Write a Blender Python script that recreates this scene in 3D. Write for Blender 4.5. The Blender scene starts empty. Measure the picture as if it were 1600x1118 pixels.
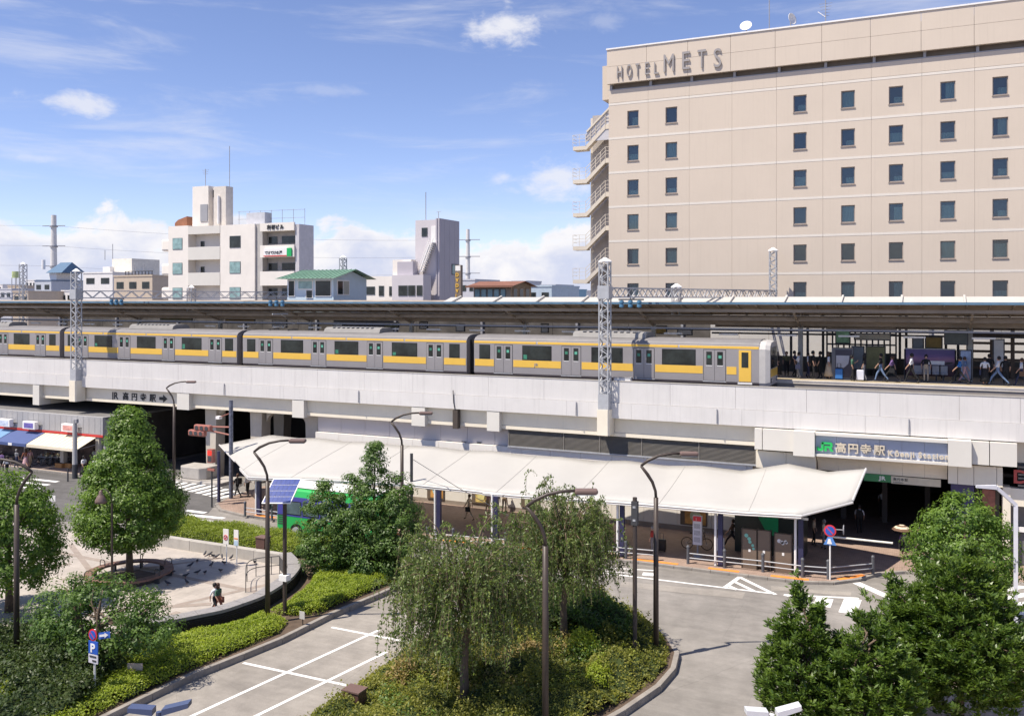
import bpy, math, random
import numpy as np
from mathutils import Vector, Matrix
random.seed(7); rng = np.random.default_rng(7)
sc = bpy.context.scene
R = math.radians
# ------------------------------------------------------------------ camera
EYE = 13.9; FPX = 1400.0; CXP = 800.0; CYP = 468.0
YAW = math.atan(FPX/3000.0); SN, CS = math.sin(YAW), math.cos(YAW)
cam = bpy.data.cameras.new('camera'); camo = bpy.data.objects.new('camera', cam); sc.collection.objects.link(camo)
camo.location = (0, 0, EYE); camo.rotation_euler = (R(90), 0, YAW)
cam.sensor_width = 36; cam.lens = FPX/1600*36; cam.shift_y = -91/1600; cam.clip_end = 9000; cam.clip_start = .3
sc.camera = camo
sc.render.resolution_x = 1024; sc.render.resolution_y = 715
# ------------------------------------------------------------------ light
SUN_AZ, SUN_EL = 50.0, 61.5            # direction the light travels (from +X), elevation
wd = bpy.data.worlds.new('World'); sc.world = wd; wd.use_nodes = True
sun = bpy.data.lights.new('sun', 'SUN'); suno = bpy.data.objects.new('sun', sun); sc.collection.objects.link(suno)
sun.energy = 5.0; sun.angle = R(.53); sun.color = (1.0, .915, .79)
dv = Vector((math.cos(R(SUN_AZ))*math.cos(R(SUN_EL)), math.sin(R(SUN_AZ))*math.cos(R(SUN_EL)), -math.sin(R(SUN_EL))))
suno.rotation_euler = dv.to_track_quat('-Z', 'Y').to_euler(); suno.location = (-30, -30, 80)
sc.view_settings.view_transform = 'Standard'; sc.view_settings.look = 'None'; sc.view_settings.gamma = 1
sc.view_settings.exposure = .47

def world_sky():
    nt = wd.node_tree; nt.nodes.clear(); N = nt.nodes.new; L = nt.links.new
    def val(x):
        return x
    def mth(op, a, b=None, c=None, clamp=False):
        n = N('ShaderNodeMath'); n.operation = op; n.use_clamp = clamp
        for i, q in enumerate((a, b, c)):
            if q is None: continue
            if isinstance(q, (int, float)): n.inputs[i].default_value = q
            else: L(q, n.inputs[i])
        return n.outputs[0]
    def rng_(v, a, b, c=0., d=1.):
        n = N('ShaderNodeMapRange'); n.interpolation_type = 'SMOOTHSTEP'; L(v, n.inputs[0])
        for i, q in enumerate((a, b, c, d)): n.inputs[i+1].default_value = q
        return n.outputs[0]
    sky = N('ShaderNodeTexSky'); sky.sky_type = 'NISHITA'; sky.sun_disc = False
    sky.sun_elevation = R(SUN_EL); sky.sun_rotation = math.atan2(-math.cos(R(SUN_AZ)), -math.sin(R(SUN_AZ)))
    sky.air_density = 1.0; sky.dust_density = .0; sky.ozone_density = 2.2; sky.altitude = 1800
    tc = N('ShaderNodeTexCoord'); sep = N('ShaderNodeSeparateXYZ'); L(tc.outputs['Generated'], sep.inputs[0])
    X, Y, Z = sep.outputs
    az = mth('ARCTAN2', X, Y)                         # radians from +Y, clockwise
    hyp = mth('SQRT', mth('ADD', mth('MULTIPLY', X, X), mth('MULTIPLY', Y, Y)))
    el = mth('ARCTAN2', Z, hyp)
    cmb = N('ShaderNodeCombineXYZ'); L(mth('MULTIPLY', az, 1.0), cmb.inputs[0]); L(mth('MULTIPLY', el, 1.45), cmb.inputs[1])
    def noise(scale, det, rough=.55, off=0., sx=1., sy=1., dist=0.):
        mp = N('ShaderNodeMapping'); L(cmb.outputs[0], mp.inputs[0]); mp.inputs['Location'].default_value = (off, off*.7, off*.3)
        mp.inputs['Scale'].default_value = (sx, sy, 1)
        n = N('ShaderNodeTexNoise'); n.inputs['Scale'].default_value = scale; n.inputs['Detail'].default_value = det
        n.inputs['Roughness'].default_value = rough; n.inputs['Distortion'].default_value = dist; L(mp.outputs[0], n.inputs['Vector'])
        return n.outputs[0]
    # cumulus bank along the horizon, all the way round
    big = noise(5.5, 3, .5, 3.1); puff = noise(17, 9, .58, 1.7, dist=.25)
    top = mth('ADD', .072, mth('MULTIPLY', mth('SUBTRACT', big, .5), .13))
    d = mth('SUBTRACT', top, el)
    d = mth('ADD', d, mth('MULTIPLY', mth('SUBTRACT', puff, .5), .115))
    bank = rng_(d, -.002, .014)
    # thin high streaks
    st = noise(4.2, 8, .62, 9.3, 1., 4.2, .4)
    wisp = mth('MULTIPLY', rng_(st, .47, .78), rng_(el, .03, .16, .2, .5))
    # a few detached puffs
    pf = noise(26, 8, .6, 5.2, 1, 1.25, .2); iso = None
    for (px, py, w, h, s) in ((790, 42, 62, 40, 1.), (118, 161, 74, 20, .8), (940, 34, 40, 14, .25), (868, 278, 90, 36, .85), (785, 276, 26, 14, .6), (520, 142, 90, 10, .22), (50, 246, 46, 9, .45)):
        a0 = math.atan((px-CXP)/FPX) - YAW; e0 = math.atan((CYP-py)/FPX*math.cos(math.atan((px-CXP)/FPX)))
        dx = mth('DIVIDE', mth('SUBTRACT', az, a0), w/FPX); dy = mth('DIVIDE', mth('SUBTRACT', el, e0), h/FPX)
        q = mth('SUBTRACT', 1., mth('SQRT', mth('ADD', mth('MULTIPLY', dx, dx), mth('MULTIPLY', dy, dy))))
        q = mth('ADD', q, mth('MULTIPLY', mth('SUBTRACT', pf, .5), 2.6))
        q = mth('MULTIPLY', rng_(q, -.05, .95), s)
        iso = q if iso is None else mth('MAXIMUM', iso, q)
    # cloud tone: white crests, lavender bases
    sh = noise(13, 7, .6, 1.9, dist=.2)
    tone = mth('ADD', rng_(d, .0, .06, 1.05, .0), mth('MULTIPLY', mth('SUBTRACT', sh, .5), 1.5), clamp=True)
    cm = N('ShaderNodeMix'); cm.data_type = 'RGBA'; L(tone, cm.inputs[0])
    cm.inputs[6].default_value = (3.7, 3.95, 5.0, 1); cm.inputs[7].default_value = (5.7, 5.55, 5.6, 1)
    tint = N('ShaderNodeMix'); tint.data_type = 'RGBA'; tint.blend_type = 'MULTIPLY'; tint.inputs[0].default_value = 1
    L(sky.outputs[0], tint.inputs[6]); tint.inputs[7].default_value = (.97, .87, .98, 1)
    m1 = N('ShaderNodeMix'); m1.data_type = 'RGBA'; L(mth('MULTIPLY', mth('MAXIMUM', wisp, iso), .92), m1.inputs[0]); L(tint.outputs[2], m1.inputs[6]); m1.inputs[7].default_value = (5.2, 5.2, 5.5, 1)
    m2 = N('ShaderNodeMix'); m2.data_type = 'RGBA'; L(mth('MULTIPLY', bank, .93), m2.inputs[0]); L(m1.outputs[2], m2.inputs[6]); L(cm.outputs[2], m2.inputs[7])
    bg = N('ShaderNodeBackground'); bg.inputs[1].default_value = .125; L(m2.outputs[2], bg.inputs[0])
    out = N('ShaderNodeOutputWorld'); L(bg.outputs[0], out.inputs[0])
world_sky()
# ------------------------------------------------------------------ helpers
def ray(px, py):
    a = (px-CXP)/FPX; return (a*CS-SN, a*SN+CS, -(py-CYP)/FPX)
def G(px, py, z=0.):                  # point of the level z seen at a photo pixel
    r = ray(px, py); t = (z-EYE)/r[2]; return (r[0]*t, r[1]*t, z)
def YP(px, py, y):                    # point of the upright plane y seen at a photo pixel
    r = ray(px, py); t = y/r[1]; return (r[0]*t, y, EYE+r[2]*t)
def XY(px, y): return YP(px, 468, y)[0]
def ZY(px, py, y): return YP(px, py, y)[2]
def g2(px, py, z=0.): return G(px, py, z)[:2]

OFF = {}
class MB:
    def __init__(s): s.v = []; s.f = []
    def add(s, vs, fs):
        n = len(s.v); s.v += [tuple(v) for v in vs]; s.f += [tuple(i+n for i in f) for f in fs]; return s
    def box(s, x0, x1, y0, y1, z0, z1):
        return s.add([(x0,y0,z0),(x1,y0,z0),(x1,y1,z0),(x0,y1,z0),(x0,y0,z1),(x1,y0,z1),(x1,y1,z1),(x0,y1,z1)],
                     [(0,3,2,1),(4,5,6,7),(0,1,5,4),(1,2,6,5),(2,3,7,6),(3,0,4,7)])
    def obox(s, c, sx, sy, sz, rz=0, base=True):
        cx, cy, cz = c; ca, sa = math.cos(rz), math.sin(rz); z0 = cz if base else cz-sz/2
        vs = []
        for z in (z0, z0+sz):
            for (a, b) in ((-1,-1),(1,-1),(1,1),(-1,1)):
                x, y = a*sx/2, b*sy/2; vs.append((cx+x*ca-y*sa, cy+x*sa+y*ca, z))
        return s.add(vs, [(0,3,2,1),(4,5,6,7),(0,1,5,4),(1,2,6,5),(2,3,7,6),(3,0,4,7)])
    def prism(s, poly, z0, z1):
        n = len(poly)
        return s.add([(x,y,z0) for x,y in poly]+[(x,y,z1) for x,y in poly],
                     [tuple(range(n-1,-1,-1)), tuple(range(n,2*n))]+[(i,(i+1)%n,(i+1)%n+n,i+n) for i in range(n)])
    def extx(s, prof, x0, x1):          # (y,z) profile extruded along x
        n = len(prof)
        return s.add([(x0,y,z) for y,z in prof]+[(x1,y,z) for y,z in prof],
                     [tuple(range(n)), tuple(range(2*n-1,n-1,-1))]+[(i,i+n,(i+1)%n+n,(i+1)%n) for i in range(n)])
    def exty(s, prof, y0, y1):          # (x,z) profile extruded along y
        n = len(prof)
        return s.add([(x,y0,z) for x,z in prof]+[(x,y1,z) for x,z in prof],
                     [tuple(range(n)), tuple(range(2*n-1,n-1,-1))]+[(i,i+n,(i+1)%n+n,(i+1)%n) for i in range(n)])
    def quad(s, *p): return s.add(p, [tuple(range(len(p)))])
    def tube(s, pts, r, n=6):
        pts = [Vector(p) for p in pts]; m = len(pts); rs = r if isinstance(r, (list, tuple)) else [r]*m
        vs = []; prev = None
        for i, p in enumerate(pts):
            t = (pts[min(i+1, m-1)]-pts[max(i-1, 0)]).normalized()
            a = Vector((0,0,1)) if abs(t.z) < .9 else Vector((1,0,0))
            if prev is not None: a = prev
            u = (a-t*a.dot(t)).normalized(); w = t.cross(u); prev = u
            for k in range(n):
                g = 2*math.pi*(k+.5)/n; vs.append(p+(u*math.cos(g)+w*math.sin(g))*rs[i])
        fs = [(i*n+k, i*n+(k+1)%n, (i+1)*n+(k+1)%n, (i+1)*n+k) for i in range(m-1) for k in range(n)]
        fs += [tuple(range(n-1,-1,-1)), tuple((m-1)*n+k for k in range(n))]
        return s.add(vs, fs)
    def cyl(s, x, y, z0, z1, r, n=12, r2=None):
        return s.tube([(x,y,z0),(x,y,z1)], [r, r if r2 is None else r2], n)
    def bar(s, a, b, w, h=None): return s.tube([a, b], [w*.7071, w*.7071], 4)
    def lathe(s, c, prof, n=16):        # (r,z) profile round a vertical axis
        vs = []; m = len(prof)
        for r, z in prof:
            for k in range(n):
                g = 2*math.pi*k/n; vs.append((c[0]+r*math.cos(g), c[1]+r*math.sin(g), c[2]+z))
        fs = [(i*n+k, i*n+(k+1)%n, (i+1)*n+(k+1)%n, (i+1)*n+k) for i in range(m-1) for k in range(n)]
        fs += [tuple(range(n-1,-1,-1)), tuple((m-1)*n+k for k in range(n))]
        return s.add(vs, fs)
    def ring(s, c, Rr, r, axis='y', n=20, m=6):
        vs = []
        for i in range(n):
            a = 2*math.pi*i/n
            for k in range(m):
                b = 2*math.pi*k/m; q = Rr+r*math.cos(b); h = r*math.sin(b)
                p = {'y': (q*math.cos(a), h, q*math.sin(a)), 'z': (q*math.cos(a), q*math.sin(a), h), 'x': (h, q*math.cos(a), q*math.sin(a))}[axis]
                vs.append((c[0]+p[0], c[1]+p[1], c[2]+p[2]))
        return s.add(vs, [(i*m+k, i*m+(k+1)%m, ((i+1)%n)*m+(k+1)%m, ((i+1)%n)*m+k) for i in range(n) for k in range(m)])
    def disc(s, c, r, axis='y', n=20, t=.02):
        a = []
        for h in (-t/2, t/2):
            for i in range(n):
                g = 2*math.pi*i/n; u, w = r*math.cos(g), r*math.sin(g)
                p = {'y': (u, h, w), 'x': (h, u, w), 'z': (u, w, h)}[axis]; a.append((c[0]+p[0], c[1]+p[1], c[2]+p[2]))
        return s.add(a, [tuple(range(n-1,-1,-1)), tuple(range(n,2*n))]+[(i,(i+1)%n,(i+1)%n+n,i+n) for i in range(n)])
    def build(s, name, mat, parent=None, smooth=False, bevel=0):
        o = (0,0,0)
        if parent is not None: o = OFF.get(parent.name, (0,0,0))
        me = bpy.data.meshes.new(name); me.from_pydata([(x-o[0], y-o[1], z-o[2]) for x,y,z in s.v], [], s.f)
        if smooth: me.polygons.foreach_set('use_smooth', [True]*len(me.polygons))
        return link(name, me, mat, parent, bevel)
def link(name, me, mat, parent=None, bevel=0):
    ob = bpy.data.objects.new(name, me); sc.collection.objects.link(ob)
    if mat is not None and len(me.materials) == 0: me.materials.append(mat)
    if parent is not None: ob.parent = parent; OFF[ob.name] = OFF.get(parent.name, (0,0,0))
    if bevel:
        b = ob.modifiers.new('bevel', 'BEVEL'); b.width = bevel; b.segments = 2; b.limit_method = 'ANGLE'
    return ob
def tag(o, label, cat, group=None, kind=None):
    o['label'] = label; o['category'] = cat
    if group: o['group'] = group
    if kind: o['kind'] = kind
    return o
def thing(name, label, cat, base=(0,0,0), group=None, rz=0, local=False):
    o = bpy.data.objects.new(name, None); sc.collection.objects.link(o); o.empty_display_size = .3
    o.location = base; o.rotation_euler = (0,0,rz)
    if not local: OFF[o.name] = tuple(base)
    return tag(o, label, cat, group)
def struct(o, kind='structure'):
    o['kind'] = kind; return o
def copy_tree(o, parent=None):
    c = o.copy(); sc.collection.objects.link(c); c.parent = parent
    for ch in o.children: copy_tree(ch, c)
    return c
def text_mesh(body, size, depth=.02, bold=.0):
    cu = bpy.data.curves.new('t', 'FONT'); cu.body = body; cu.size = size; cu.extrude = depth/2; cu.offset = bold; cu.align_x = 'LEFT'; cu.resolution_u = 3
    ob = bpy.data.objects.new('t', cu); sc.collection.objects.link(ob)
    dg = bpy.context.evaluated_depsgraph_get(); dg.update()
    me = bpy.data.meshes.new_from_object(ob.evaluated_get(dg)); bpy.data.objects.remove(ob)
    n = len(me.vertices); co = np.zeros(n*3, 'f'); me.vertices.foreach_get('co', co); return me, co.reshape(-1, 3)
def letters(body, x, y, z, size, mat, parent, depth=.03, sx=1., bold=0., gap=0., name='letter', vertical=False, face='-y', split=True):
    """upright lettering, one mesh per character, reading along +x (facing -y) or along +y (facing +x)"""
    cur = 0.; outs = []
    for ch in (body if split else [body]):
        if ch == ' ': cur += size*.34*sx+gap; continue
        me, co = text_mesh(ch, size, depth, bold)
        if len(co) == 0: continue
        x0, x1 = co[:,0].min(), co[:,0].max()
        u = (co[:,0]-x0)*sx; v = co[:,1]; w = co[:,2]
        o = OFF.get(parent.name, (0,0,0)) if parent else (0,0,0)
        uu = u+(0 if vertical else cur); vv = v-(cur if vertical else 0)
        if face == '-y': P = np.stack([x+uu, y-w, z+vv], 1)
        else: P = np.stack([x+w, y+uu, z+vv], 1)
        P -= np.array(o); me.vertices.foreach_set('co', P.astype('f').ravel()); me.materials.clear(); me.update()
        outs.append(link(name, me, mat, parent))
        cur += size*1.05+gap if vertical else (x1-x0)*sx+size*.13*sx+gap
    return outs, cur
# ------------------------------------------------------------------ materials
MATS = {}
def M(name, col, r=.6, var=.1, s=1.5, bump=0., bs=40., metal=0., spec=.4, streak=0., emit=0.):
    if name in MATS: return MATS[name]
    m = bpy.data.materials.new(name); m.use_nodes = True; nt = m.node_tree; N = nt.nodes.new; L = nt.links.new
    b = nt.nodes['Principled BSDF']; b.inputs['Roughness'].default_value = r; b.inputs['Metallic'].default_value = metal
    b.inputs['Specular IOR Level'].default_value = spec
    tc = N('ShaderNodeTexCoord'); n = N('ShaderNodeTexNoise'); n.inputs['Scale'].default_value = s; n.inputs['Detail'].default_value = 7; n.inputs['Roughness'].default_value = .62
    L(tc.outputs['Object'], n.inputs['Vector'])
    mx = N('ShaderNodeMix'); mx.data_type = 'RGBA'
    mr = N('ShaderNodeMapRange'); mr.inputs[1].default_value = .3; mr.inputs[2].default_value = .7; L(n.outputs[0], mr.inputs[0]); L(mr.outputs[0], mx.inputs[0])
    mx.inputs[6].default_value = (*[c*(1-var) for c in col], 1); mx.inputs[7].default_value = (*[min(1, c*(1+var)) for c in col], 1)
    out = mx.outputs[2]
    if streak:
        mp = N('ShaderNodeMapping'); mp.inputs['Scale'].default_value = (2.6, 2.6, .09); L(tc.outputs['Object'], mp.inputs[0])
        n2 = N('ShaderNodeTexNoise'); n2.inputs['Scale'].default_value = 2.2; n2.inputs['Detail'].default_value = 8; n2.inputs['Roughness'].default_value = .7; L(mp.outputs[0], n2.inputs['Vector'])
        r2 = N('ShaderNodeMapRange'); r2.inputs[1].default_value = .52; r2.inputs[2].default_value = .78; r2.inputs[3].default_value = 0; r2.inputs[4].default_value = streak; L(n2.outputs[0], r2.inputs[0])
        m2 = N('ShaderNodeMix'); m2.data_type = 'RGBA'; L(r2.outputs[0], m2.inputs[0]); L(out, m2.inputs[6]); m2.inputs[7].default_value = (*[c*.42 for c in col], 1); out = m2.outputs[2]
    L(out, b.inputs['Base Color'])
    if bump:
        n3 = N('ShaderNodeTexNoise'); n3.inputs['Scale'].default_value = bs; n3.inputs['Detail'].default_value = 4; L(tc.outputs['Object'], n3.inputs['Vector'])
        bp = N('ShaderNodeBump'); bp.inputs['Strength'].default_value = bump; bp.inputs['Distance'].default_value = .02; L(n3.outputs[0], bp.inputs['Height']); L(bp.outputs[0], b.inputs['Normal'])
    if emit: b.inputs['Emission Color'].default_value = (*col, 1); b.inputs['Emission Strength'].default_value = emit
    MATS[name] = m; return m
def paver(name, col, bw, bh, mortar, var=.14, col2=None, rot=0., msize=.012):
    m = bpy.data.materials.new(name); m.use_nodes = True; nt = m.node_tree; N = nt.nodes.new; L = nt.links.new; b = nt.nodes['Principled BSDF']; b.inputs['Roughness'].default_value = .8
    tc = N('ShaderNodeTexCoord'); mp = N('ShaderNodeMapping'); mp.inputs['Rotation'].default_value = (0,0,rot); L(tc.outputs['Object'], mp.inputs[0])
    br = N('ShaderNodeTexBrick'); L(mp.outputs[0], br.inputs['Vector']); br.inputs['Scale'].default_value = 1; br.inputs['Brick Width'].default_value = bw; br.inputs['Row Height'].default_value = bh
    br.inputs['Mortar Size'].default_value = msize; c2 = col2 or [c*(1-var) for c in col]
    br.inputs['Color1'].default_value = (*[c*(1+var) for c in col], 1); br.inputs['Color2'].default_value = (*c2, 1); br.inputs['Mortar'].default_value = (*[c*mortar for c in col], 1)
    n = N('ShaderNodeTexNoise'); n.inputs['Scale'].default_value = .7; n.inputs['Detail'].default_value = 8; n.inputs['Roughness'].default_value = .7; L(tc.outputs['Object'], n.inputs['Vector'])
    mr = N('ShaderNodeMapRange'); mr.inputs[1].default_value = .3; mr.inputs[2].default_value = .7; mr.inputs[3].default_value = .8; mr.inputs[4].default_value = 1.12; L(n.outputs[0], mr.inputs[0])
    mx = N('ShaderNodeMix'); mx.data_type = 'RGBA'; mx.blend_type = 'MULTIPLY'; mx.inputs[0].default_value = 1; L(br.outputs[0], mx.inputs[6]); L(mr.outputs[0], mx.inputs[7]); L(mx.outputs[2], b.inputs['Base Color'])
    MATS[name] = m; return m
def asphalt(name, col):
    m = bpy.data.materials.new(name); m.use_nodes = True; nt = m.node_tree; N = nt.nodes.new; L = nt.links.new; b = nt.nodes['Principled BSDF']; b.inputs['Roughness'].default_value = .85; b.inputs['Specular IOR Level'].default_value = .25
    tc = N('ShaderNodeTexCoord')
    def ns(s, d, sx=1, sy=1):
        mp = N('ShaderNodeMapping'); mp.inputs['Scale'].default_value = (sx, sy, 1); L(tc.outputs['Object'], mp.inputs[0])
        n = N('ShaderNodeTexNoise'); n.inputs['Scale'].default_value = s; n.inputs['Detail'].default_value = d; n.inputs['Roughness'].default_value = .68; L(mp.outputs[0], n.inputs['Vector']); return n.outputs[0]
    def mrn(v, a, b_, c, d):
        q = N('ShaderNodeMapRange'); L(v, q.inputs[0])
        for i, t in enumerate((a, b_, c, d)): q.inputs[i+1].default_value = t
        return q.outputs[0]
    def mul(a, b_):
        q = N('ShaderNodeMath'); q.operation = 'MULTIPLY'; L(a, q.inputs[0]); L(b_, q.inputs[1]); return q.outputs[0]
    f = mul(mul(mrn(ns(.16, 6), .3, .7, .74, 1.18), mrn(ns(1.3, 8), .3, .7, .82, 1.12)), mul(mrn(ns(60, 2), .3, .7, .82, 1.16), mrn(ns(.5, 5, .25, 3.), .35, .75, 1.06, .84)))
    vo = N('ShaderNodeTexVoronoi'); vo.feature = 'DISTANCE_TO_EDGE'; vo.inputs['Scale'].default_value = .22
    wp = N('ShaderNodeMix'); wp.data_type = 'RGBA'; wp.inputs[0].default_value = .12; L(tc.outputs['Object'], wp.inputs[6])
    nn = N('ShaderNodeTexNoise'); nn.inputs['Scale'].default_value = 1.2; nn.inputs['Detail'].default_value = 6; L(tc.outputs['Object'], nn.inputs['Vector']); L(nn.outputs[1], wp.inputs[7]); L(wp.outputs[2], vo.inputs['Vector'])
    f = mul(f, mrn(vo.outputs[0], .0, .003, .86, 1.))
    mx = N('ShaderNodeMix'); mx.data_type = 'RGBA'; mx.blend_type = 'MULTIPLY'; mx.inputs[0].default_value = 1; mx.inputs[6].default_value = (*col, 1); L(f, mx.inputs[7]); L(mx.outputs[2], b.inputs['Base Color'])
    MATS[name] = m; return m
def leafmat(name, c1, c2, tr=.3, rough=.45):
    m = bpy.data.materials.new(name); m.use_nodes = True; nt = m.node_tree; N = nt.nodes.new; L = nt.links.new; b = nt.nodes['Principled BSDF']; b.inputs['Roughness'].default_value = rough; b.inputs['Specular IOR Level'].default_value = .45
    at = N('ShaderNodeAttribute'); at.attribute_name = 'rnd'
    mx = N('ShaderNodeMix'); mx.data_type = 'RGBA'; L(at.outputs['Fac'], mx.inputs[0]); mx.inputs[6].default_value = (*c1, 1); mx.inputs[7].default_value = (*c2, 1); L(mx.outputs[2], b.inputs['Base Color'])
    t = N('ShaderNodeBsdfTranslucent'); hs = N('ShaderNodeMix'); hs.data_type = 'RGBA'; hs.blend_type = 'MULTIPLY'; hs.inputs[0].default_value = 1; L(mx.outputs[2], hs.inputs[6]); hs.inputs[7].default_value = (1.25, 1.3, .6, 1); L(hs.outputs[2], t.inputs[0])
    ms = N('ShaderNodeMixShader'); ms.inputs[0].default_value = tr; L(b.outputs[0], ms.inputs[1]); L(t.outputs[0], ms.inputs[2]); L(ms.outputs[0], nt.nodes['Material Output'].inputs[0]); MATS[name] = m; return m
def glass(name, tint, refl=.11, rough=.03):
    m = bpy.data.materials.new(name); m.use_nodes = True; nt = m.node_tree; N = nt.nodes.new; L = nt.links.new; nt.nodes.remove(nt.nodes['Principled BSDF'])
    t = N('ShaderNodeBsdfTransparent'); t.inputs[0].default_value = (*tint, 1); g = N('ShaderNodeBsdfGlossy'); g.inputs['Roughness'].default_value = rough; g.inputs[0].default_value = (.55,.56,.58,1)
    lw = N('ShaderNodeLayerWeight'); lw.inputs[0].default_value = .2; q = N('ShaderNodeMath'); q.operation = 'ADD'; q.use_clamp = True; q.inputs[1].default_value = refl; L(lw.outputs['Fresnel'], q.inputs[0])
    ms = N('ShaderNodeMixShader'); L(q.outputs[0], ms.inputs[0]); L(t.outputs[0], ms.inputs[1]); L(g.outputs[0], ms.inputs[2]); L(ms.outputs[0], nt.nodes['Material Output'].inputs[0]); MATS[name] = m; return m
A_ROAD = asphalt('asphalt', (.255,.237,.218)); A_DARK = asphalt('asphalt_new', (.125,.12,.118)); A_BAY = asphalt('asphalt_bay', (.315,.288,.258))
PAINT = M('road_paint', (.78,.77,.75), .7, .12, 3)
PLAZA = paver('plaza_stone', (.42,.375,.335), .6, .6, .82, .05)
BRICK = paver('brick_paving', (.33,.238,.192), .22, .11, .7, .12)
BRICK2 = paver('pale_paving', (.47,.36,.30), .3, .3, .8, .06)
CONC = M('concrete', (.40,.375,.345), .85, .14, 1.2, .3, 50, streak=.25); KERB = M('kerb_stone', (.27,.245,.22), .85, .2, 2, .3, 40)
WHITEP = M('parapet_white', (.64,.618,.60), .65, .05, .5, streak=.3); CREAM = M('girder_cream', (.78,.71,.58), .6, .06, .6, streak=.1); CREAM2 = M('panel_cream', (.66,.63,.575), .45, .03, .5)
BEIGE = M('hotel_beige', (.605,.52,.432), .75, .03, .25, .08, 60, streak=.14); BAND = M('hotel_band', (.70,.645,.575), .6, .03)
STEEL = M('train_steel', (.37,.345,.34), .42, .06, .6, metal=.35); YEL = M('train_yellow', (.80,.50,.085), .4, .04); DARKG = M('dark_glass', (.022,.028,.027), .1, .75, .9, spec=.5)  # dark_glass mottling stands in for uneven reflections
BLACK = M('black_rubber', (.012,.012,.013), .6); GALV = M('galvanised', (.44,.45,.47), .5, .12, 3, metal=.2); BROWNP = M('brown_pole', (.06,.045,.037), .45, .15, 3); NAVY = M('navy_paint', (.035,.035,.085), .4)
DBROWN = M('canopy_brown', (.33,.275,.22), .7, .2, .8); BLUEG = M('gutter_blue', (.10,.19,.28), .5, .2); WHITE = M('white_paint', (.82,.80,.78), .5, .05); GREY = M('grey_paint', (.33,.33,.35), .5, .08); DGREY = M('dark_grey', (.06,.06,.065), .6); INNER = M('dim_interior', (.055,.048,.042), .9, .3, .7)
MEMB = M('membrane', (.425,.412,.39), .55, .04, .4); ORANGE = M('orange_tile', (.80,.27,.05), .7, .12, 4); REDP = M('red_paint', (.55,.05,.04), .5); GREENP = M('green_paint', (.02,.42,.12), .4); BARK = M('bark', (.13,.095,.07), .9, .3, 6, .6, 25); SOIL = M('soil', (.10,.07,.05), .95, .3, 2)
INDIGO = M('indigo', (.06,.055,.14), .5); BALLAST = M('ballast', (.075,.055,.045), .95, .35, 5, .6, 12); BLUEP = M('sign_blue', (.03,.10,.45), .45); LAMPH = M('lamp_head', (.17,.115,.10), .45, .06); GLASSW = glass('window_glass', (.70,.79,.79)); 
# ------------------------------------------------------------------ ground, roads, pavements
gr = MB().quad((-2500,-1500,0),(2500,-1500,0),(2500,3500,0),(-2500,3500,0)).build('ground', A_ROAD); struct(gr)
def sheet(name, poly, z, mat, kind='structure'):
    o = MB().quad(*[(p[0], p[1], z) for p in poly]).build(name, mat); struct(o, kind); return o
sheet('side_street', [(-95,38.2),(-52,38.0),(-43.5,41.2),(-42.6,44.5),(-44.2,47),(-47,53),(-50.4,53.2),(-50.4,90),(-59.4,90),(-59.2,49.6),(-95,49.6)], .004, A_DARK)
sheet('parking_bay', [(-24.4,16),(-18.3,16),(-18.4,25),(-18.5,30),(-18.1,35),(-16.6,38.4),(-17.5,40.2),(-21,40.0),(-23.1,36.6),(-23.6,32),(-24.0,27)], .004, A_BAY)
def slab(name, poly, z, mat, kerb=None, kerbmat=None):
    o = MB().prism(poly, -.05, z).build(name, mat); struct(o)
    if kerb:
        k = MB()
        for a, b in zip(kerb[:-1], kerb[1:]):
            L_ = math.hypot(b[0]-a[0], b[1]-a[1]); n = max(1, round(L_/.9))
            for i in range(n):
                p = [a[j]+(b[j]-a[j])*(i+.5)/n for j in (0,1)]
                k.obox((p[0], p[1], -.05), L_/n+.015 if n == 1 else L_/n-.012, .2, z+.062, math.atan2(b[1]-a[1], b[0]-a[0]))
        k.build('kerb', kerbmat or KERB, o, bevel=.015)
    return o
KF = [(-44.6,50.5),(-44.3,48.2),(-43.7,46.4),(-42.3,45.3),(-39.8,44.75),(-34.6,44.5),(-24.8,44.6),(-13.9,45.6),(-7.3,45.7),(-5.6,45.8),(-4.3,46.3),(-3.2,47.4),(-2.4,48.8),(-1.2,49.7),(2,50.0),(22,50.4)]
slab('station_pavement', KF+[(22,70),(-9.3,70),(-9.3,53.4),(-44.6,53.4)], .13, BRICK, KF)
KW = [(-95,49.6),(-60.2,49.65),(-59.4,50.2),(-59.2,51.2)]
slab('shop_pavement', KW+[(-59.3,53),(-95,53)], .13, BRICK2, KW)
KP = [(-24.7,16),(-24.6,22),(-24.5,24.8),(-24.1,27),(-23.8,28.9),(-23.7,32.2),(-23.3,35.1),(-23.1,37),(-23.8,39),(-25.4,40.5),(-27.5,41),(-41.5,41),(-42.6,40.2),(-43,38.4)]
slab('planting_bed', [(-35,16)]+KP+[(-43,37.9),(-30.4,37.9),(-28.4,36),(-27.6,33),(-27.7,30),(-28.6,27),(-30.5,24.5),(-34,22.5)], .24, SOIL, KP)
KI = [(-18.2,16),(-18.3,25),(-18.5,30),(-18.1,34.5),(-17.2,37.2),(-15.4,38.8),(-13.2,38.7),(-11.2,37.4),(-9.7,35.7),(-8.9,34.2),(-8.65,32.7),(-8.75,31),(-9.3,28.7),(-10.1,26.2),(-11,24),(-12.4,21),(-13.8,16)]
slab('island_bed', KI, .24, SOIL, KI)
slab('plaza_paving', [(-95,20),(-33,20),(-29.8,24.5),(-28.4,27.5),(-27.9,30.5),(-28.2,34),(-29.6,36.6),(-30.6,37.5),(-95,37.5)], .06, PLAZA)
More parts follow.
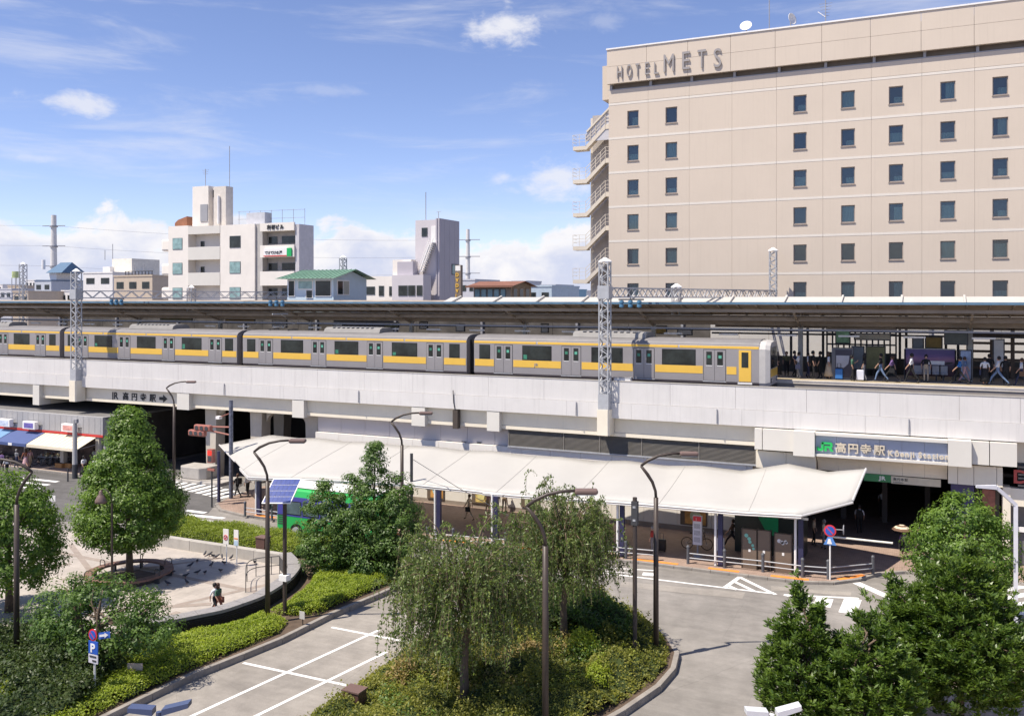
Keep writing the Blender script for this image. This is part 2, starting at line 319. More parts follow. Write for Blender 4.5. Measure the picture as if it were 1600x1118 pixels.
KR = [(-7,16),(-5.4,24),(-4.2,29),(-2.6,33.5),(0,36.8),(3.8,39.6),(9,41),(20,42)]
slab('corner_pavement', [(20,16)]+KR, .13, BRICK2, KR)
# painted markings
ZI = [0]
def strip(a, b, w, name='road_marking', z=.009, mat=None, parent=None):
    ZI[0] += 1; z += .0004*(ZI[0] % 9)
    a = Vector(a[:2]); b = Vector(b[:2]); d = (b-a).normalized(); n = Vector((-d.y, d.x))*w/2
    o = MB().quad(*[(p.x, p.y, z) for p in (a-n, b-n, b+n, a+n)]).build(name, mat or PAINT, parent); struct(o); return o
def lerp2(a, b, t): return (a[0]+(b[0]-a[0])*t, a[1]+(b[1]-a[1])*t)
for i in range(10):
    t = i/9; a = lerp2(g2(256,758), g2(352,781), t); b = lerp2(g2(290,748.5), g2(392,772), t); strip(a, b, .5, 'crossing_stripe')
for (a, b) in (((290,797),(321,801)),((285,803),(350,809.5)),((284,810),(333,815)),((283,816),(316,820))): strip(g2(*a), g2(*b), .42, 'crossing_stripe')
for (a, b) in (((34,746.5),(90,752.5)),((33,753),(76,757.5)),((30,760),(62,763.5))): strip(g2(*a), g2(*b), .42, 'crossing_stripe')
for (a, b) in (((1562,922),(1625,911)),((1556,936),(1625,925)),((1550,951),(1625,939)),((1545,966),(1625,953))): strip(g2(*a), g2(*b), .45, 'crossing_stripe')
strip(g2(1338,910), g2(1392,934), .45, 'stop_line')
for (a, b) in (((300,1118),(592,984)),((400,1118),(604,1018)),((240,1145),(300,1118)),((330,1152),(400,1118)),((380,1035),(578,1078)),((518,979.5),(640,1003))): strip(g2(*a), g2(*b), .15)
for (a, b, w) in (((940,894.5),(1204,926.5),.16),((1131,918.5),(1156,901),.22),((1155,901),(1208,927),.22),((1147,908),(1178,923),.22),((1138,914.5),(1152,921),.22),((1205,925),(1212,928.5),.2),
                  ((1225,929),(1342,934.5),.2),((1225,929),(1252,935),.2),((1252,935),(1284,947),.2),((1289,934),(1284,947),.75),((1333,935),(1324,958),.75),((905,884),(1022,891),.14),((910,889),(985,895),.1),((1004,896),(1022,897.5),.5)): strip(g2(*a), g2(*b), w)
for (a, b, w) in (((425,834),(455,824),.1),((424,835),(440,829),.45),((434,840),(462,836),.3),((452,832),(470,840),.5)): strip(g2(*a), g2(*b), w)
# paving bands in the plaza
BANDM = M('plaza_band', (.30,.25,.215), .85, .15, 2)
for (a, b, w) in (((60,856),(420,928),.34),((275,945),(420,912),.3),((95,905),(345,871),.3),((0,905),(110,880),.34),((110,850),(150,903),.3),((268,957),(300,965),.5),((252,948),(330,943),.4)): strip(g2(*a, .06), g2(*b, .06), w, 'paving_band', .066, BANDM)
# plaza walls
t = thing('plaza_wall', 'low pale concrete wall in front of the clipped hedge in the plaza', 'wall', (-35,37.4,0))
for i in range(5): MB().box(-41.5+i*2.25, -39.262+i*2.25, 37.25, 37.62, 0, .62).build('wall_block', CONC, t, bevel=.02)
arc_out = [G(px, py, .85)[:2] for px, py in ((455,862),(470,880),(462,896),(448,908),(414,929),(380,942),(349,952),(310,960),(274,967),(235,973),(190,978))]
t = thing('curved_wall', 'curved dark wall with ribbed black outer face and grey stone top', 'wall', (arc_out[4][0], arc_out[4][1], 0))
def offset_poly(p, d):
    out = []
    for i in range(len(p)):
        a = Vector(p[max(i-1, 0)]); b = Vector(p[min(i+1, len(p)-1)]); q = (b-a).normalized(); out.append((p[i][0]+q.y*d, p[i][1]-q.x*d))
    return out
def dens(p, k=3):
    o = []
    for i in range(len(p)-1):
        p0 = p[max(i-1,0)]; p1 = p[i]; p2 = p[i+1]; p3 = p[min(i+2,len(p)-1)]
        for j in range(k):
            u = j/k; o.append(tuple(.5*((2*p1[c])+(-p0[c]+p2[c])*u+(2*p0[c]-5*p1[c]+4*p2[c]-p3[c])*u*u+(-p0[c]+3*p1[c]-3*p2[c]+p3[c])*u**3) for c in range(len(p1))))
    return o+[tuple(p[-1])]
arc = dens(arc_out); inn = offset_poly(arc, .62); 
def ribbon(outer, inner, z0, z1):
    m = MB(); n = len(outer)
    m.add([(*p, z0) for p in outer]+[(*p, z1) for p in outer]+[(*p, z0) for p in inner]+[(*p, z1) for p in inner],
          [(i,i+1,n+i+1,n+i) for i in range(n-1)]+[(n+i,n+i+1,3*n+i+1,3*n+i) for i in range(n-1)]+[(2*n+i+1,2*n+i,3*n+i,3*n+i+1) for i in range(n-1)]+[(0,n,3*n,2*n),(n-1,2*n-1,4*n-1,3*n-1)])
    return m
ribbon(offset_poly(arc, .04), inn, 0, .72).build('wall_core', DGREY, t)
GRAN = M('granite_top', (.28,.265,.26), .5, .15, 6)
for k in range(0, len(arc)-1, 3): ribbon(arc[k:k+4], inn[k:k+4], .725, .86).build('coping_stone', GRAN, t, bevel=.012)
for k in range(8): ribbon(offset_poly(arc, -.0), offset_poly(arc, .03), .06+k*.083, .105+k*.083).build('rib', BLACK, t)
hr = thing('plaza_handrail', 'thin dark curved handrail beside the curved wall in the plaza', 'handrail', G(395,915))
hp = [G(*q, .06) for q in ((384,925),(386,908),(400,900),(424,897),(437,896))]
for z in (.5, .95): MB().tube([(p[0], p[1], z) for p in dens([q[:2] for q in hp], 3)], .02).build('rail', DGREY, hr)
for p in hp: MB().cyl(p[0], p[1], .06, .95, .02, 6).build('post', DGREY, hr)
# ring bench round the plaza tree
TREE1 = G(202, 905); c = TREE1
t = thing('ring_bench', 'round reddish bench with metal hoops encircling the plaza tree', 'bench', (c[0], c[1], .06))
BENCHM = M('bench_brick', (.21,.12,.095), .7, .2, 4)
n = 18
for i in range(n):
    a0, a1 = 2*math.pi*i/n, 2*math.pi*(i+.97)/n; m = MB()
    ps = [(c[0]+r*math.cos(a), c[1]+r*math.sin(a)) for a, r in ((a0,1.65),(a0,2.08),(a1,2.08),(a1,1.65))]; m.prism(ps, .36, .46).build('seat_segment', BENCHM, t)
    if i % 2 == 0: MB().obox((c[0]+1.85*math.cos(a0), c[1]+1.85*math.sin(a0), .06), .3, .08, .3, a0).build('leg', DGREY, t)
    if i % 3 == 0: MB().tube([(c[0]+r*math.cos(a0), c[1]+r*math.sin(a0), z) for r, z in ((1.7,.46),(1.7,.68),(1.78,.76),(1.95,.76),(2.03,.68),(2.03,.46))], .022).build('armrest_hoop', DGREY, t)
sheet('tree_pit', [(c[0]+1.6*math.cos(2*math.pi*i/24), c[1]+1.6*math.sin(2*math.pi*i/24)) for i in range(24)], .066, SOIL)
# ------------------------------------------------------------------ viaduct and station
RAIL = 7.87; PLAT = 8.95
v = thing('railway_viaduct', 'long white concrete railway viaduct crossing the whole picture', 'viaduct', (-30,52.3,0))
MB().box(-110,40,53.3,76,6.3,7.45).build('deck', CONC, v)
MB().box(-110,40,52.44,53.25,6.66,7.6).build('edge_slab', CONC, v)
J = [-110,-100,-92,-86,-80.5,-75.5,-70.5,-65.2,-60.98,-56.98,-53.09,-49.7,-45.8,-41.79,-39.8,-35.79,-31.84,-28.82,-26.11,-22.17,-18.0,-14.02,-10.18,-6.26,-2.46,1.38,4.16,8,12,16,22,30,40]
for a, b in zip(J[:-1], J[1:]):
    dz = random.uniform(-.012,.012); MB().box(a+.007, b-.007, 52.3, 52.43, 7.6, 8.9+dz).build('parapet_panel', WHITEP, v)
x = -110
while x < 38:
    w = random.choice((4.2,5.2,6.6,7.8)); MB().box(x+.005, x+w-.005, 52.24+random.uniform(-.004,.004), 52.42, 6.66, 7.585).build('edge_panel', WHITEP, v); x += w
MB().box(-110,40,52.28,52.46,8.905,8.96).build('coping', CONC, v)
x = -110; GL = [-110,-64.9,-52.6,-41.5,-31.1,-25.75,-18.0,-9.1]
for a, b in zip(GL[:-1], GL[1:]):
    MB().box(a+.02, b-.02, 52.7, 53.28, 5.72, 6.655).build('girder', CREAM, v); MB().box(a+.02, b-.02, 52.62, 53.28, 5.5, 5.715).build('girder_flange', CREAM, v)
MB().box(-9.05,40,53.0,53.28,5.5,6.655).build('girder', CREAM, v)
for xb, w in ((-69.35,.8),(-52.6,1.25),(-41.5,1.04),(-31.4,1.04),(-25.75,.9)): MB().box(xb-w/2, xb+w/2, 52.26, 53.4, 5.36 if xb > -60 else 4.9, 6.62).build('bracket', CREAM2, v)
MB().box(-69.75,-68.95,53.42,57.5,4.9,6.3).build('cross_beam', CREAM, v)
for xx in (-106,-92,-80.5): MB().box(xx, xx+.8, 52.26, 56, 4.9, 6.3).build('bracket', CREAM, v)
COLC = M('column_concrete', (.52,.47,.40), .8, .1, .8, streak=.2)
def column(xc, yc, w0, w1, ztop=6.3):
    MB().add([(xc+sx*w/2, yc+sy*.5*(1 if w == w0 else 1), z) for w, z in ((w0,0),(w1,ztop-.9),(w1+.7,ztop)) for sx, sy in ((-1,-1),(1,-1),(1,1),(-1,1))],
             [(0,1,5,4),(1,2,6,5),(2,3,7,6),(3,0,4,7),(4,5,9,8),(5,6,10,9),(6,7,11,10),(7,4,8,11),(8,9,10,11)]).build('column', COLC, v)
for xx in (-50.9,-46.4,-41.2): column(xx, 53.95, .85, 1.15)
for xx in (-61.2,-50.9,-46.4,-41.2): column(xx, 62, .9, 1.2); column(xx, 69, .9, 1.2)
MB().box(-110,40,71.5,71.8,0,6.3).build('light_block_wall', INNER, v)  # added unseen wall, keeps light from the underpass's far end out
for xx in (-48.6,-43.8):
    prof = [(xx-1.85,6.3),(xx-1.85,4.6)]+[(xx-1.85+1.85*(1-math.cos(a)), 4.6+.95*math.sin(a)) for a in np.linspace(0.05,math.pi-.05,10)]+[(xx+1.85,4.6),(xx+1.85,6.3)]
    MB().exty(prof, 53.75, 54.15).build('arch_spandrel', COLC, v)
jb = thing('junction_box', 'dark narrow box with a cable hanging on the viaduct girder', 'junction box', (XY(711,52.2),52.3,5.4)); xq = XY(711,52.2)
MB().box(xq-.18,xq+.18,52.2,52.6,5.35,6.6).build('box', M('jb_brown', (.07,.055,.045), .6), jb); MB().tube([(xq,52.2,6.6),(xq-.1,52.18,7.1),(xq-.15,52.2,7.9)], .03, 6).build('cable', DGREY, jb)
for i, px in enumerate((350,560,900,1120,1420)): xq = XY(px,52.18); tag(MB().tube([(xq,52.2,7.55),(xq,52.17,7.2),(xq,52.17,6.7)], .035, 8).build('drain_pipe', GREY), ('thin grey drain pipe on the viaduct edge above the underpass column','thin grey drain pipe on the viaduct edge above the green tree','thin grey drain pipe on the viaduct edge left of the tall mast','thin grey drain pipe on the viaduct edge right of the tall mast','thin grey drain pipe on the viaduct edge above the station name')[i], 'pipe')
# lettering on the girder
SIGNK = M('sign_black', (.02,.02,.022), .5)
st = thing('station_direction_lettering', 'black lettering with arrow fixed on the girder over the side street', 'sign', (-57,52.68,6))
zb = 5.78; xs = XY(174,52.68)
_, wdt = letters('JR', xs, 52.68, zb, .80, SIGNK, st, .03, 1.0, .012)
letters('高円寺駅', xs+wdt+.42, 52.68, zb+.05, .64, SIGNK, st, .03, 1.06, .014, .28)
xa = XY(249,52.68)
MB().exty([(xa,zb+.16),(xa+.42,zb+.16),(xa+.42,zb-.02),(xa+.85,zb+.28),(xa+.42,zb+.58),(xa+.42,zb+.4),(xa,zb+.4)], 52.66, 52.69).build('arrow', SIGNK, st)
# station frontage wall
s = thing('station_building', 'white panelled station front under the viaduct with long louvre band', 'building', (-25,52.85,0))
WALLW = M('station_wall', (.80,.76,.70), .55, .04, .5, streak=.12); PANG = M('upper_panel', (.56,.52,.52), .6, .04, .5)
xs = [-40.4+2.05*i for i in range(16)]
for i, x in enumerate(xs): MB().box(x+.008, min(x+2.05,-9.3)-.008, 52.85, 53.1, .13, 4.32).build('wall_panel', WALLW, s)
for i, x in enumerate(xs[:8]): MB().box(x+.01, min(x+2.05,-24.9)-.01, 53.15, 53.3, 4.33, 5.5).build('upper_panel', PANG, s)
MB().box(-40.45,-9.3,53.32,53.6,.13,6.3).build('wall_core', INNER, s)
MB().box(-40.5,-9.3,52.84,52.86,.13,.42).build('skirting', M('skirting', (.30,.25,.21), .7), s)
for px in (543,564,679,702,725,749):
    xx = XY(px,53.15); zz = ZY(px, 688+(px-543)*.035, 53.15); f = MB().box(xx-.2, xx+.2, 53.12, 53.16, zz-.26, zz+.26).build('vent_frame', GREY, s); MB().box(xx-.15, xx+.15, 53.105, 53.118, zz-.21, zz+.21).build('vent_cover', DGREY, f)
LOUV = M('louvre', (.20,.185,.165), .5, .08); MB().box(-24.85,-9.1,52.9,53.2,4.42,5.48).build('louvre_back', BLACK, s)
for i in range(14):
    z = 4.45+i*.073; MB().add([(-24.85,52.74,z),(-9.1,52.74,z),(-9.1,52.86,z+.055),(-24.85,52.86,z+.055),(-24.85,52.74,z-.012),(-9.1,52.74,z-.012),(-9.1,52.86,z+.043),(-24.85,52.86,z+.043)], [(0,1,2,3),(4,7,6,5),(0,4,5,1)]).build('louvre_slat', LOUV, s)
for xx in (-24.85,-21,-18.6,-15.9,-12.4,-9.12): MB().box(xx-.03, xx+.03, 52.72, 52.76, 4.4, 5.5).build('louvre_post', LOUV, s)
MB().box(-24.9,-9.05,52.68,52.9,4.33,4.41).build('louvre_sill', GALV, s)
POSTM = [M('poster_a', (.62,.33,.10), .5, .5, 2.2), M('poster_b', (.60,.45,.16), .5, .6, 1.8), M('poster_c', (.45,.50,.30), .5, .6, 2.6)]
for i, (px, py, w) in enumerate(((681,766,1.3),(751,773,1.25),(829,779,1.3),(1084,806,1.6))):
    q = YP(px, py, 52.83); po = thing('wall_poster_case', ('framed orange poster, nearest the green tree, on the white station wall','framed yellow poster second from the green tree on the station wall','framed poster on the station wall behind the weeping tree','framed round-pattern poster on the station wall behind the parked bicycle')[i], 'poster', (q[0], 52.83, q[2]), 'posters on the station wall')
    MB().box(q[0]-w/2, q[0]+w/2, 52.77, 52.84, q[2]-.55, q[2]+.55).build('frame', M('poster_frame', (.16,.12,.09), .5), po)
    MB().box(q[0]-w/2+.28, q[0]+w/2-.07, 52.755, 52.769, q[2]-.46, q[2]+.48).build('print', POSTM[i % 3], po)
    MB().disc((q[0]+.12, 52.745, q[2]+.04), .33, 'y', 24, .012).build('print_motif', M('motif%d' % i, ((.45,.62,.60),(.75,.68,.3),(.5,.5,.3),(.62,.68,.45))[i], .5, .2, 5), po)
# entrance block
e = thing('station_entrance', 'cream entrance canopy of the station with name sign and curved hood', 'entrance', (-2.5,52,0))
ZT, ZB = 6.6, 5.38
for a, b in ((-9.05,-8.62),(-8.6,-6.9),(1.95,2.75),(2.77,4.0)): MB().box(a+.01, b-.01, 51.95, 52.9, 5.42, 6.6).build('fascia_panel', CREAM2, e)
MB().box(-6.88,-5.75,51.6,52.9,5.27,6.63).build('sign_block', CREAM2, e); MB().box(.84,1.93,51.6,52.9,5.3,6.63).build('sign_block', CREAM2, e)
MB().box(-5.74,.83,51.72,52.9,6.45,6.6).build('sign_lintel', CREAM2, e); MB().box(-5.74,.83,51.72,52.9,5.3,5.43).build('sign_ledge', CREAM2, e)
SG = M('sign_glass', (.40,.44,.56), .15, .05, .6, spec=.6)
for i in range(6): MB().box(-5.74+i*1.095+.006, -5.74+(i+1)*1.095-.006, 51.98, 52.2, 5.43, 6.45).build('sign_glass', SG, e)
for i in range(6):
    pr_ = [(51.75,5.29)]+[(51.75+1.3*math.sin(a), 5.29-.95*(1-math.cos(a))) for a in np.linspace(.1,math.pi/2,8)]+[(53.05,5.29)]
    MB().extx(pr_, -5.74+i*1.095+.004, -5.74+(i+1)*1.095-.004).build('hood_panel', CREAM, e)
for a, b in ((-9.05,-7.4),(-7.38,-5.78)): MB().box(a, b, 52.5, 52.9, 4.3, 5.26).build('soffit_panel', CREAM, e)
for a, b in ((.86,1.3),(1.32,2.05),(2.07,3.1),(3.12,3.38)): MB().box(a, b, 52.4, 52.9, 4.25, 5.28).build('soffit_panel', CREAM, e)
MB().box(-9.3,-8.9,53.15,53.5,.13,5.5).build('entrance_jamb', CREAM, e)
MB().box(1.0,2.1,53.0,53.6,.13,4.25).build('indigo_pillar', INDIGO, e)
MB().box(-9.3,22,53.7,71.4,4.6,4.75).build('hall_ceiling', INNER, e); MB().box(-9.6,-9.3,53.6,71.4,.1,4.6).build('hall_wall', INNER, e)
MB().box(2.15,2.3,53.4,71.4,.1,4.6).build('hall_wall', INNER, e)
for i in range(4): MB().box(-7.5+i*2.4, -7.2+i*2.4, 60, 60.3, .13, 4.6).build('hall_pillar', M('hall_pillar', (.12,.10,.09), .6), e)
GSB = thing('entrance_green_sign', 'green and white strip sign hanging under the entrance hood', 'sign', (-2.4,53.0,4.1))
q0, q1, q2 = XY(1350,53), XY(1392,53), XY(1470,53)
MB().box(q0, q1, 53.0, 53.08, 3.93, 4.33).build('green_panel', M('sign_green', (.06,.25,.10), .5), GSB); MB().box(q1+.01, q2, 53.0, 53.08, 3.9, 4.3).build('cream_panel', M('sign_cream', (.62,.56,.44), .5), GSB)
letters('JR', q1-.62, 52.99, 4.05, .28, WHITE, GSB, .02, 1.2, .01); letters('高円寺駅', q1+.12, 52.99, 4.08, .17, SIGNK, GSB, .01, 1, 0, .02); letters('Koenji Station', q1+.12, 52.99, 3.95, .09, SIGNK, GSB, .01, split=False, name='small_print')
ns = thing('station_name_lettering', 'raised gold station name with green logo letters on the entrance sign', 'sign', (-2.4,51.9,5.5))
JRG = M('logo_green', (.03,.50,.12), .4); GOLD = M('letter_gold', (.62,.54,.42), .45)
xs = -5.66; zb = 5.62
MB().exty([(xs,zb+.0),(xs+.08,zb-.02),(xs+.28,zb-.02),(xs+.36,zb+.06),(xs+.36,zb+.46),(xs+.24,zb+.46),(xs+.24,zb+.1),(xs+.1,zb+.1),(xs+.1,zb+.18),(xs,zb+.18)], 51.8, 51.9).build('logo_letter', JRG, ns)
MB().exty([(xs+.40,zb-.02),(xs+.52,zb-.02),(xs+.52,zb+.16),(xs+.62,zb+.16),(xs+.72,zb-.02),(xs+.87,zb-.02),(xs+.76,zb+.18),(xs+.82,zb+.24),(xs+.82,zb+.40),(xs+.76,zb+.46),(xs+.26,zb+.465),(xs+.26,zb+.36),(xs+.70,zb+.355),(xs+.70,zb+.27),(xs+.40,zb+.27)], 51.8, 51.9).build('logo_letter', JRG, ns)
letters('高円寺駅', xs+.98, 51.86, zb-.0, .58, GOLD, ns, .12, 1.0, .012, .04)
letters('Kōenji Station', xs+3.62, 51.86, zb-.04, .40, GOLD, ns, .1, 1.0, .012, .0)
# right-hand shop front beside the entrance
rs = thing('corner_shop_front', 'grey shop front at the right edge with red lettering above louvres', 'shop', (8,53,0))
MB().box(3.4,3.75,52.6,53.4,.13,4.25).build('pier', CREAM, rs); MB().box(3.42,16,52.7,53.2,3.3,4.2).build('fascia', CREAM, rs)
MB().box(2.3,3.3,53.5,53.6,.13,4.2).build('glass_door', DARKG, rs); MB().box(2.5,3.1,53.42,53.49,2.2,3.9).build('door_poster', M('door_poster', (.30,.12,.09), .5, .6, 2), rs)
MB().box(3.8,16,53.3,53.5,.13,3.28).build('shop_window', M('shop_glass', (.12,.12,.13), .1, .3, .8), rs)
for i in range(6): MB().box(4.1, 16, 52.72, 52.9, 4.32+i*.19, 4.40+i*.19).build('louvre', LOUV, rs)
MB().box(4.1,16,52.95,53.2,4.2,5.5).build('louvre_back', DGREY, rs)
MB().box(3.85,16,53.1,53.28,1.9,2.15).build('transom', WHITE, rs)
letters('DI', XY(1584,52.68), 52.68, 4.5, .95, M('sign_red', (.42,.07,.06), .5), rs, .08, 1.1, .02)
# ------------------------------------------------------------------ tracks and platform
o = MB().box(-110,40,52.5,57.15,7.46,7.68).build('track_bed', BALLAST); struct(o)
o2 = MB().box(-110,40,65.0,71.4,7.46,7.68).build('track_bed', BALLAST); struct(o2)
for y in (54.9,55.97,67.0,68.07): struct(MB().box(-110,40,y-.035,y+.035,7.7,RAIL).build('rail', M('rail_steel', (.22,.15,.11), .5, .2, 3, metal=.5)))
plat = struct(MB().box(-110,40,57.25,64.9,7.46,PLAT).build('platform', M('platform_paving', (.30,.27,.24), .85, .14, 1.2)))
MB().box(-110,40,57.2,57.5,PLAT-.2,PLAT+.012).build('platform_edge', M('edge_white', (.66,.60,.52), .7, .1, 1), plat)
MB().box(-110,40,57.95,58.25,PLAT,PLAT+.01).build('tactile_strip', M('tactile', (.42,.33,.16), .7, .1, 5), plat)
nb = thing('noise_barrier', 'white panel barrier along the far track behind the platform', 'barrier', (-20,72.5,7.4))
NBM = M('barrier_white', (.56,.54,.51), .5, .04)
for i in range(33,57): MB().box(-92+i*2.3, -92+i*2.3+2.27, 72.5, 72.6, 9.45, 12.6).build('barrier_panel', NBM, nb)
for i in range(33): MB().box(-92+i*2.3, -92+i*2.3+2.27, 72.5, 72.6, 7.4, 12.9).build('dark_barrier_panel', M('barrier_dark', (.10,.09,.08), .8, .5, .6), nb)
MB().box(-17,40,72.45,72.62,7.4,9.43).build('barrier_plinth', M('plinth_dark', (.16,.15,.13), .8, .3, 1), nb)
for i in range(12): MB().box(-92+i*9.2-.1, -92+i*9.2+.1, 72.3, 72.48, 7.4, 12.4).build('barrier_post', GREY, nb)
cp = thing('platform_canopy', 'long brown platform canopy with blue gutter edge above the train', 'canopy', (-30,61,PLAT))
ROOFW = M('roof_white', (.47,.455,.43), .55, .05, .5); ZE = 13.72
MB().add([(-110,57.0,ZE),(40,57.0,ZE),(40,61,12.95),(-110,61,12.95),(-110,57.0,ZE-.07),(40,57.0,ZE-.07),(40,61,12.88),(-110,61,12.88)], [(0,1,2,3),(7,6,5,4),(0,4,5,1)]).build('roof_near', DBROWN, cp)
MB().add([(-36,61,12.97),(40,61,12.97),(40,65.2,14.10),(-36,65.2,14.10),(-36,61,12.9),(40,61,12.9),(40,65.2,14.03),(-36,65.2,14.03)], [(0,1,2,3),(7,6,5,4),(2,6,7,3)]).build('roof_far', ROOFW, cp)
MB().add([(-110,61,12.97),(-36.02,61,12.97),(-36.02,65.2,13.85),(-110,65.2,13.85)], [(0,1,2,3)]).build('roof_far', DBROWN, cp)
MB().box(-110,40,56.86,57.0,ZE-.12,ZE+.03).build('gutter', BLUEG, cp)
for i in range(20): MB().tube([(-35+i*3.7,61.2,13.1),(-35+i*3.7,65.1,14.17)], .09, 4).build('roof_rib', ROOFW, cp)
x = -109.0
while x < 39: MB().tube([(x,57.05,ZE-.14),(x,60.9,12.82)], .06, 4).build('rafter', DBROWN, cp); x += 1.18
for y, z, w in ((57.6,13.3,.2),(59.2,12.75,.22)): MB().box(-110,40,y,y+.14,z-w,z).build('purlin', DBROWN, cp)
MB().box(-110,40,60.7,61.3,12.2,12.86).build('valley_beam', DBROWN, cp)
MB().box(-110,40,58.8,58.9,11.95,12.05).build('conduit', GREY, cp); MB().box(-110,40,62.8,62.9,11.75,11.85).build('conduit', DGREY, cp)
for i in range(16):
    x = XY(1251,61)-9.86*10+i*9.86
    MB().box(x-.14, x+.14, 60.85, 61.13, PLAT, 12.2).build('post', M('canopy_post', (.36,.36,.33), .6, .12), cp); MB().tube([(x,60.9,12.1),(x,57.7,13.1)], .09, 4).build('bracket_arm', DBROWN, cp); MB().tube([(x,61.1,12.1),(x,64.4,13.2)], .09, 4).build('bracket_arm', DBROWN, cp)
# hanging lights and boards under the canopy
TUBE = M('tube_light', (.95,.93,.88), .5, .02)
for i in range(26):
    x = -84+i*3.75; q = tag(MB().box(x, x+1.25, 59.9, 60.05, 11.55, 11.66).build('platform_light', TUBE), 'white tube light hanging in a row under the platform canopy', 'light', 'tube lights under the platform canopy')
BOARD = [M('board_grey', (.20,.22,.23), .5, .15, 2), M('board_olive', (.20,.19,.08), .5, .25, 2), M('board_white', (.55,.54,.52), .5, .1), M('board_dark', (.07,.08,.07), .4, .2), M('board_amber', (.30,.20,.05), .5, .3, 2)]
def board(px0, px1, py0, py1, y, mat, label, cat='sign board', posts=True, name='platform_board'):
    a = YP(px0, py0, y); b = YP(px1, py1, y); t = thing(name, label, cat, ((a[0]+b[0])/2, y, b[2]))
    MB().box(a[0], b[0], y, y+.12, b[2], a[2]).build('frame', DGREY, t); MB().box(a[0]+.07, b[0]-.07, y-.014, y-.002, b[2]+.07, a[2]-.07).build('face', mat, t)
    if posts:
        for x in (a[0]+.06, b[0]-.06): MB().box(x-.03, x+.03, y+.03, y+.09, PLAT, b[2]).build('post', DGREY, t)
    return t
board(1330,1351,540,578,61.6,BOARD[0],'grey notice panel, left of a pair on the platform'); board(1352,1384,540,578,61.6,BOARD[1],'olive timetable panel right of the grey notice on the platform')
board(1425,1444,525,545,62.5,BOARD[0],'small grey panel above the mural bench wall'); board(1445,1473,525,545,62.5,BOARD[4],'amber notice panel above the mural bench wall')
board(1475,1513,516,539,60.2,BOARD[3],'dark departure board hanging from the platform canopy', posts=False); board(1551,1570,529,575,61.5,BOARD[2],'tall pale grey panel behind walking passengers at right of the platform')
board(1499,1519,546,594,59.9,M('poster_bluew', (.26,.33,.46), .4, .5, 1.5),'blue and white upright poster beside the mural bench wall',posts=False)
board(1305,1329,515,537,62.3,M('board_lgreen', (.25,.45,.25), .5, .5, 4),'pale green lit stair enclosure panel on the platform'); 
board(1334,1392,520,532,60.6,M('board_beige', (.30,.27,.2), .5, .1),'long beige guide sign hanging over the platform',posts=False)
for i, (p0, p1, p2, p3, m) in enumerate(((520,535,505,516,2),(600,623,503,512,1),(655,668,502,514,2),(712,726,505,518,2),(845,857,505,520,2),(965,985,512,530,2),(1020,1042,508,522,4),(1058,1082,512,524,2),(250,300,494,503,1),(352,398,498,506,4),(425,448,497,512,2))):
    board(p0, p1, p2, p3, 62.6+.3*(i % 3), BOARD[m], ['pale','olive','white','small white','narrow white','square white','amber','broad white','long olive','long amber','cream'][i]+' board hanging over the platform behind the train roof, '+['leftmost car gap','second car','third car','car joint','middle of third car','beside lattice pole','right of lattice pole','above cab car','above second car','above front of second car','near the roof pantograph'][i], posts=False)
se = thing('stair_enclosure', 'dark glazed stair enclosure with green lights left of the notice panels on the platform', 'stair enclosure', (XY(1312,63),63,PLAT)); xa_, xb_ = XY(1292,63), XY(1400,63)
for k in range(13): MB().box(xa_+(xb_-xa_)*k/12-.05, xa_+(xb_-xa_)*k/12+.05, 63, 63.12, PLAT, 12.1).build('post', DGREY, se)
for z in (9.9,10.9,11.6): MB().box(xa_, xb_, 62.98, 63.14, z, z+.1).build('rail', DGREY, se)
MB().box(xa_, xb_, 63.3, 63.34, PLAT, 10.4).build('panel', BOARD[3], se); MB().box(xa_, xb_, 62.9, 63.5, 11.75, 12.1).build('head_beam', DBROWN, se)
pr_ = thing('platform_rack', 'brown slatted rack of posts behind the passengers at the far right of the platform', 'rack', (XY(1560,64.4),64.4,PLAT)); xa_ = XY(1518,64.4)
for k in range(9): MB().box(xa_+k*1.15-.11, xa_+k*1.15+.11, 64.3, 64.5, PLAT, 12.6).build('post', M('rack_brown', (.13,.095,.07), .7), pr_)
for k in range(6): MB().box(xa_, xa_+9.2, 64.32, 64.42, 9.5+k*.52, 9.66+k*.52).build('slat', MATS['rack_brown'], pr_)
bt_ = thing('rear_canopy_frame', 'dark steel frame posts and beam along the rear edge of the platform', 'frame', (XY(1400,64.6),64.6,PLAT))
for px in (1236,1262,1286,1406,1416,1478,1497,1512): MB().box(XY(px,64.6)-.08, XY(px,64.6)+.08, 64.55, 64.7, PLAT, 13.6).build('post', DGREY, bt_)
MB().box(-14, 20, 64.5, 64.75, 11.95, 12.3).build('beam', DBROWN, bt_); MB().box(-14, 20, 63.4, 63.55, 11.5, 11.62).build('cable_tray', DGREY, bt_); MB().box(-14, 20, 64.5, 64.6, PLAT, 10.0).build('kick_panel', M('kick_dark', (.09,.085,.075), .8, .4, 1), bt_)
vm = thing('vending_machine', 'dark vending machine on the platform with a curved pale front panel', 'vending machine', (*G(1316,593,PLAT)[:2], PLAT)); c = vm.location
MB().box(c[0]-.62, c[0]+.62, c[1], c[1]+.7, PLAT, PLAT+1.95).build('cabinet', M('vm_grey', (.14,.14,.15), .4), vm); MB().box(c[0]-.4, c[0]+.55, c[1]-.03, c[1]-.005, PLAT+.15, PLAT+1.85).build('front_panel', M('vm_dark', (.05,.045,.065), .35), vm)
MB().exty([(c[0]-.35,PLAT+1.5),(c[0]+.42,PLAT+1.5),(c[0]+.36,PLAT+1.0),(c[0]+.1,PLAT+.75),(c[0]-.35,PLAT+.78)], c[1]-.05, c[1]-.032).build('display_window', M('vm_pale', (.42,.42,.46), .3), vm)
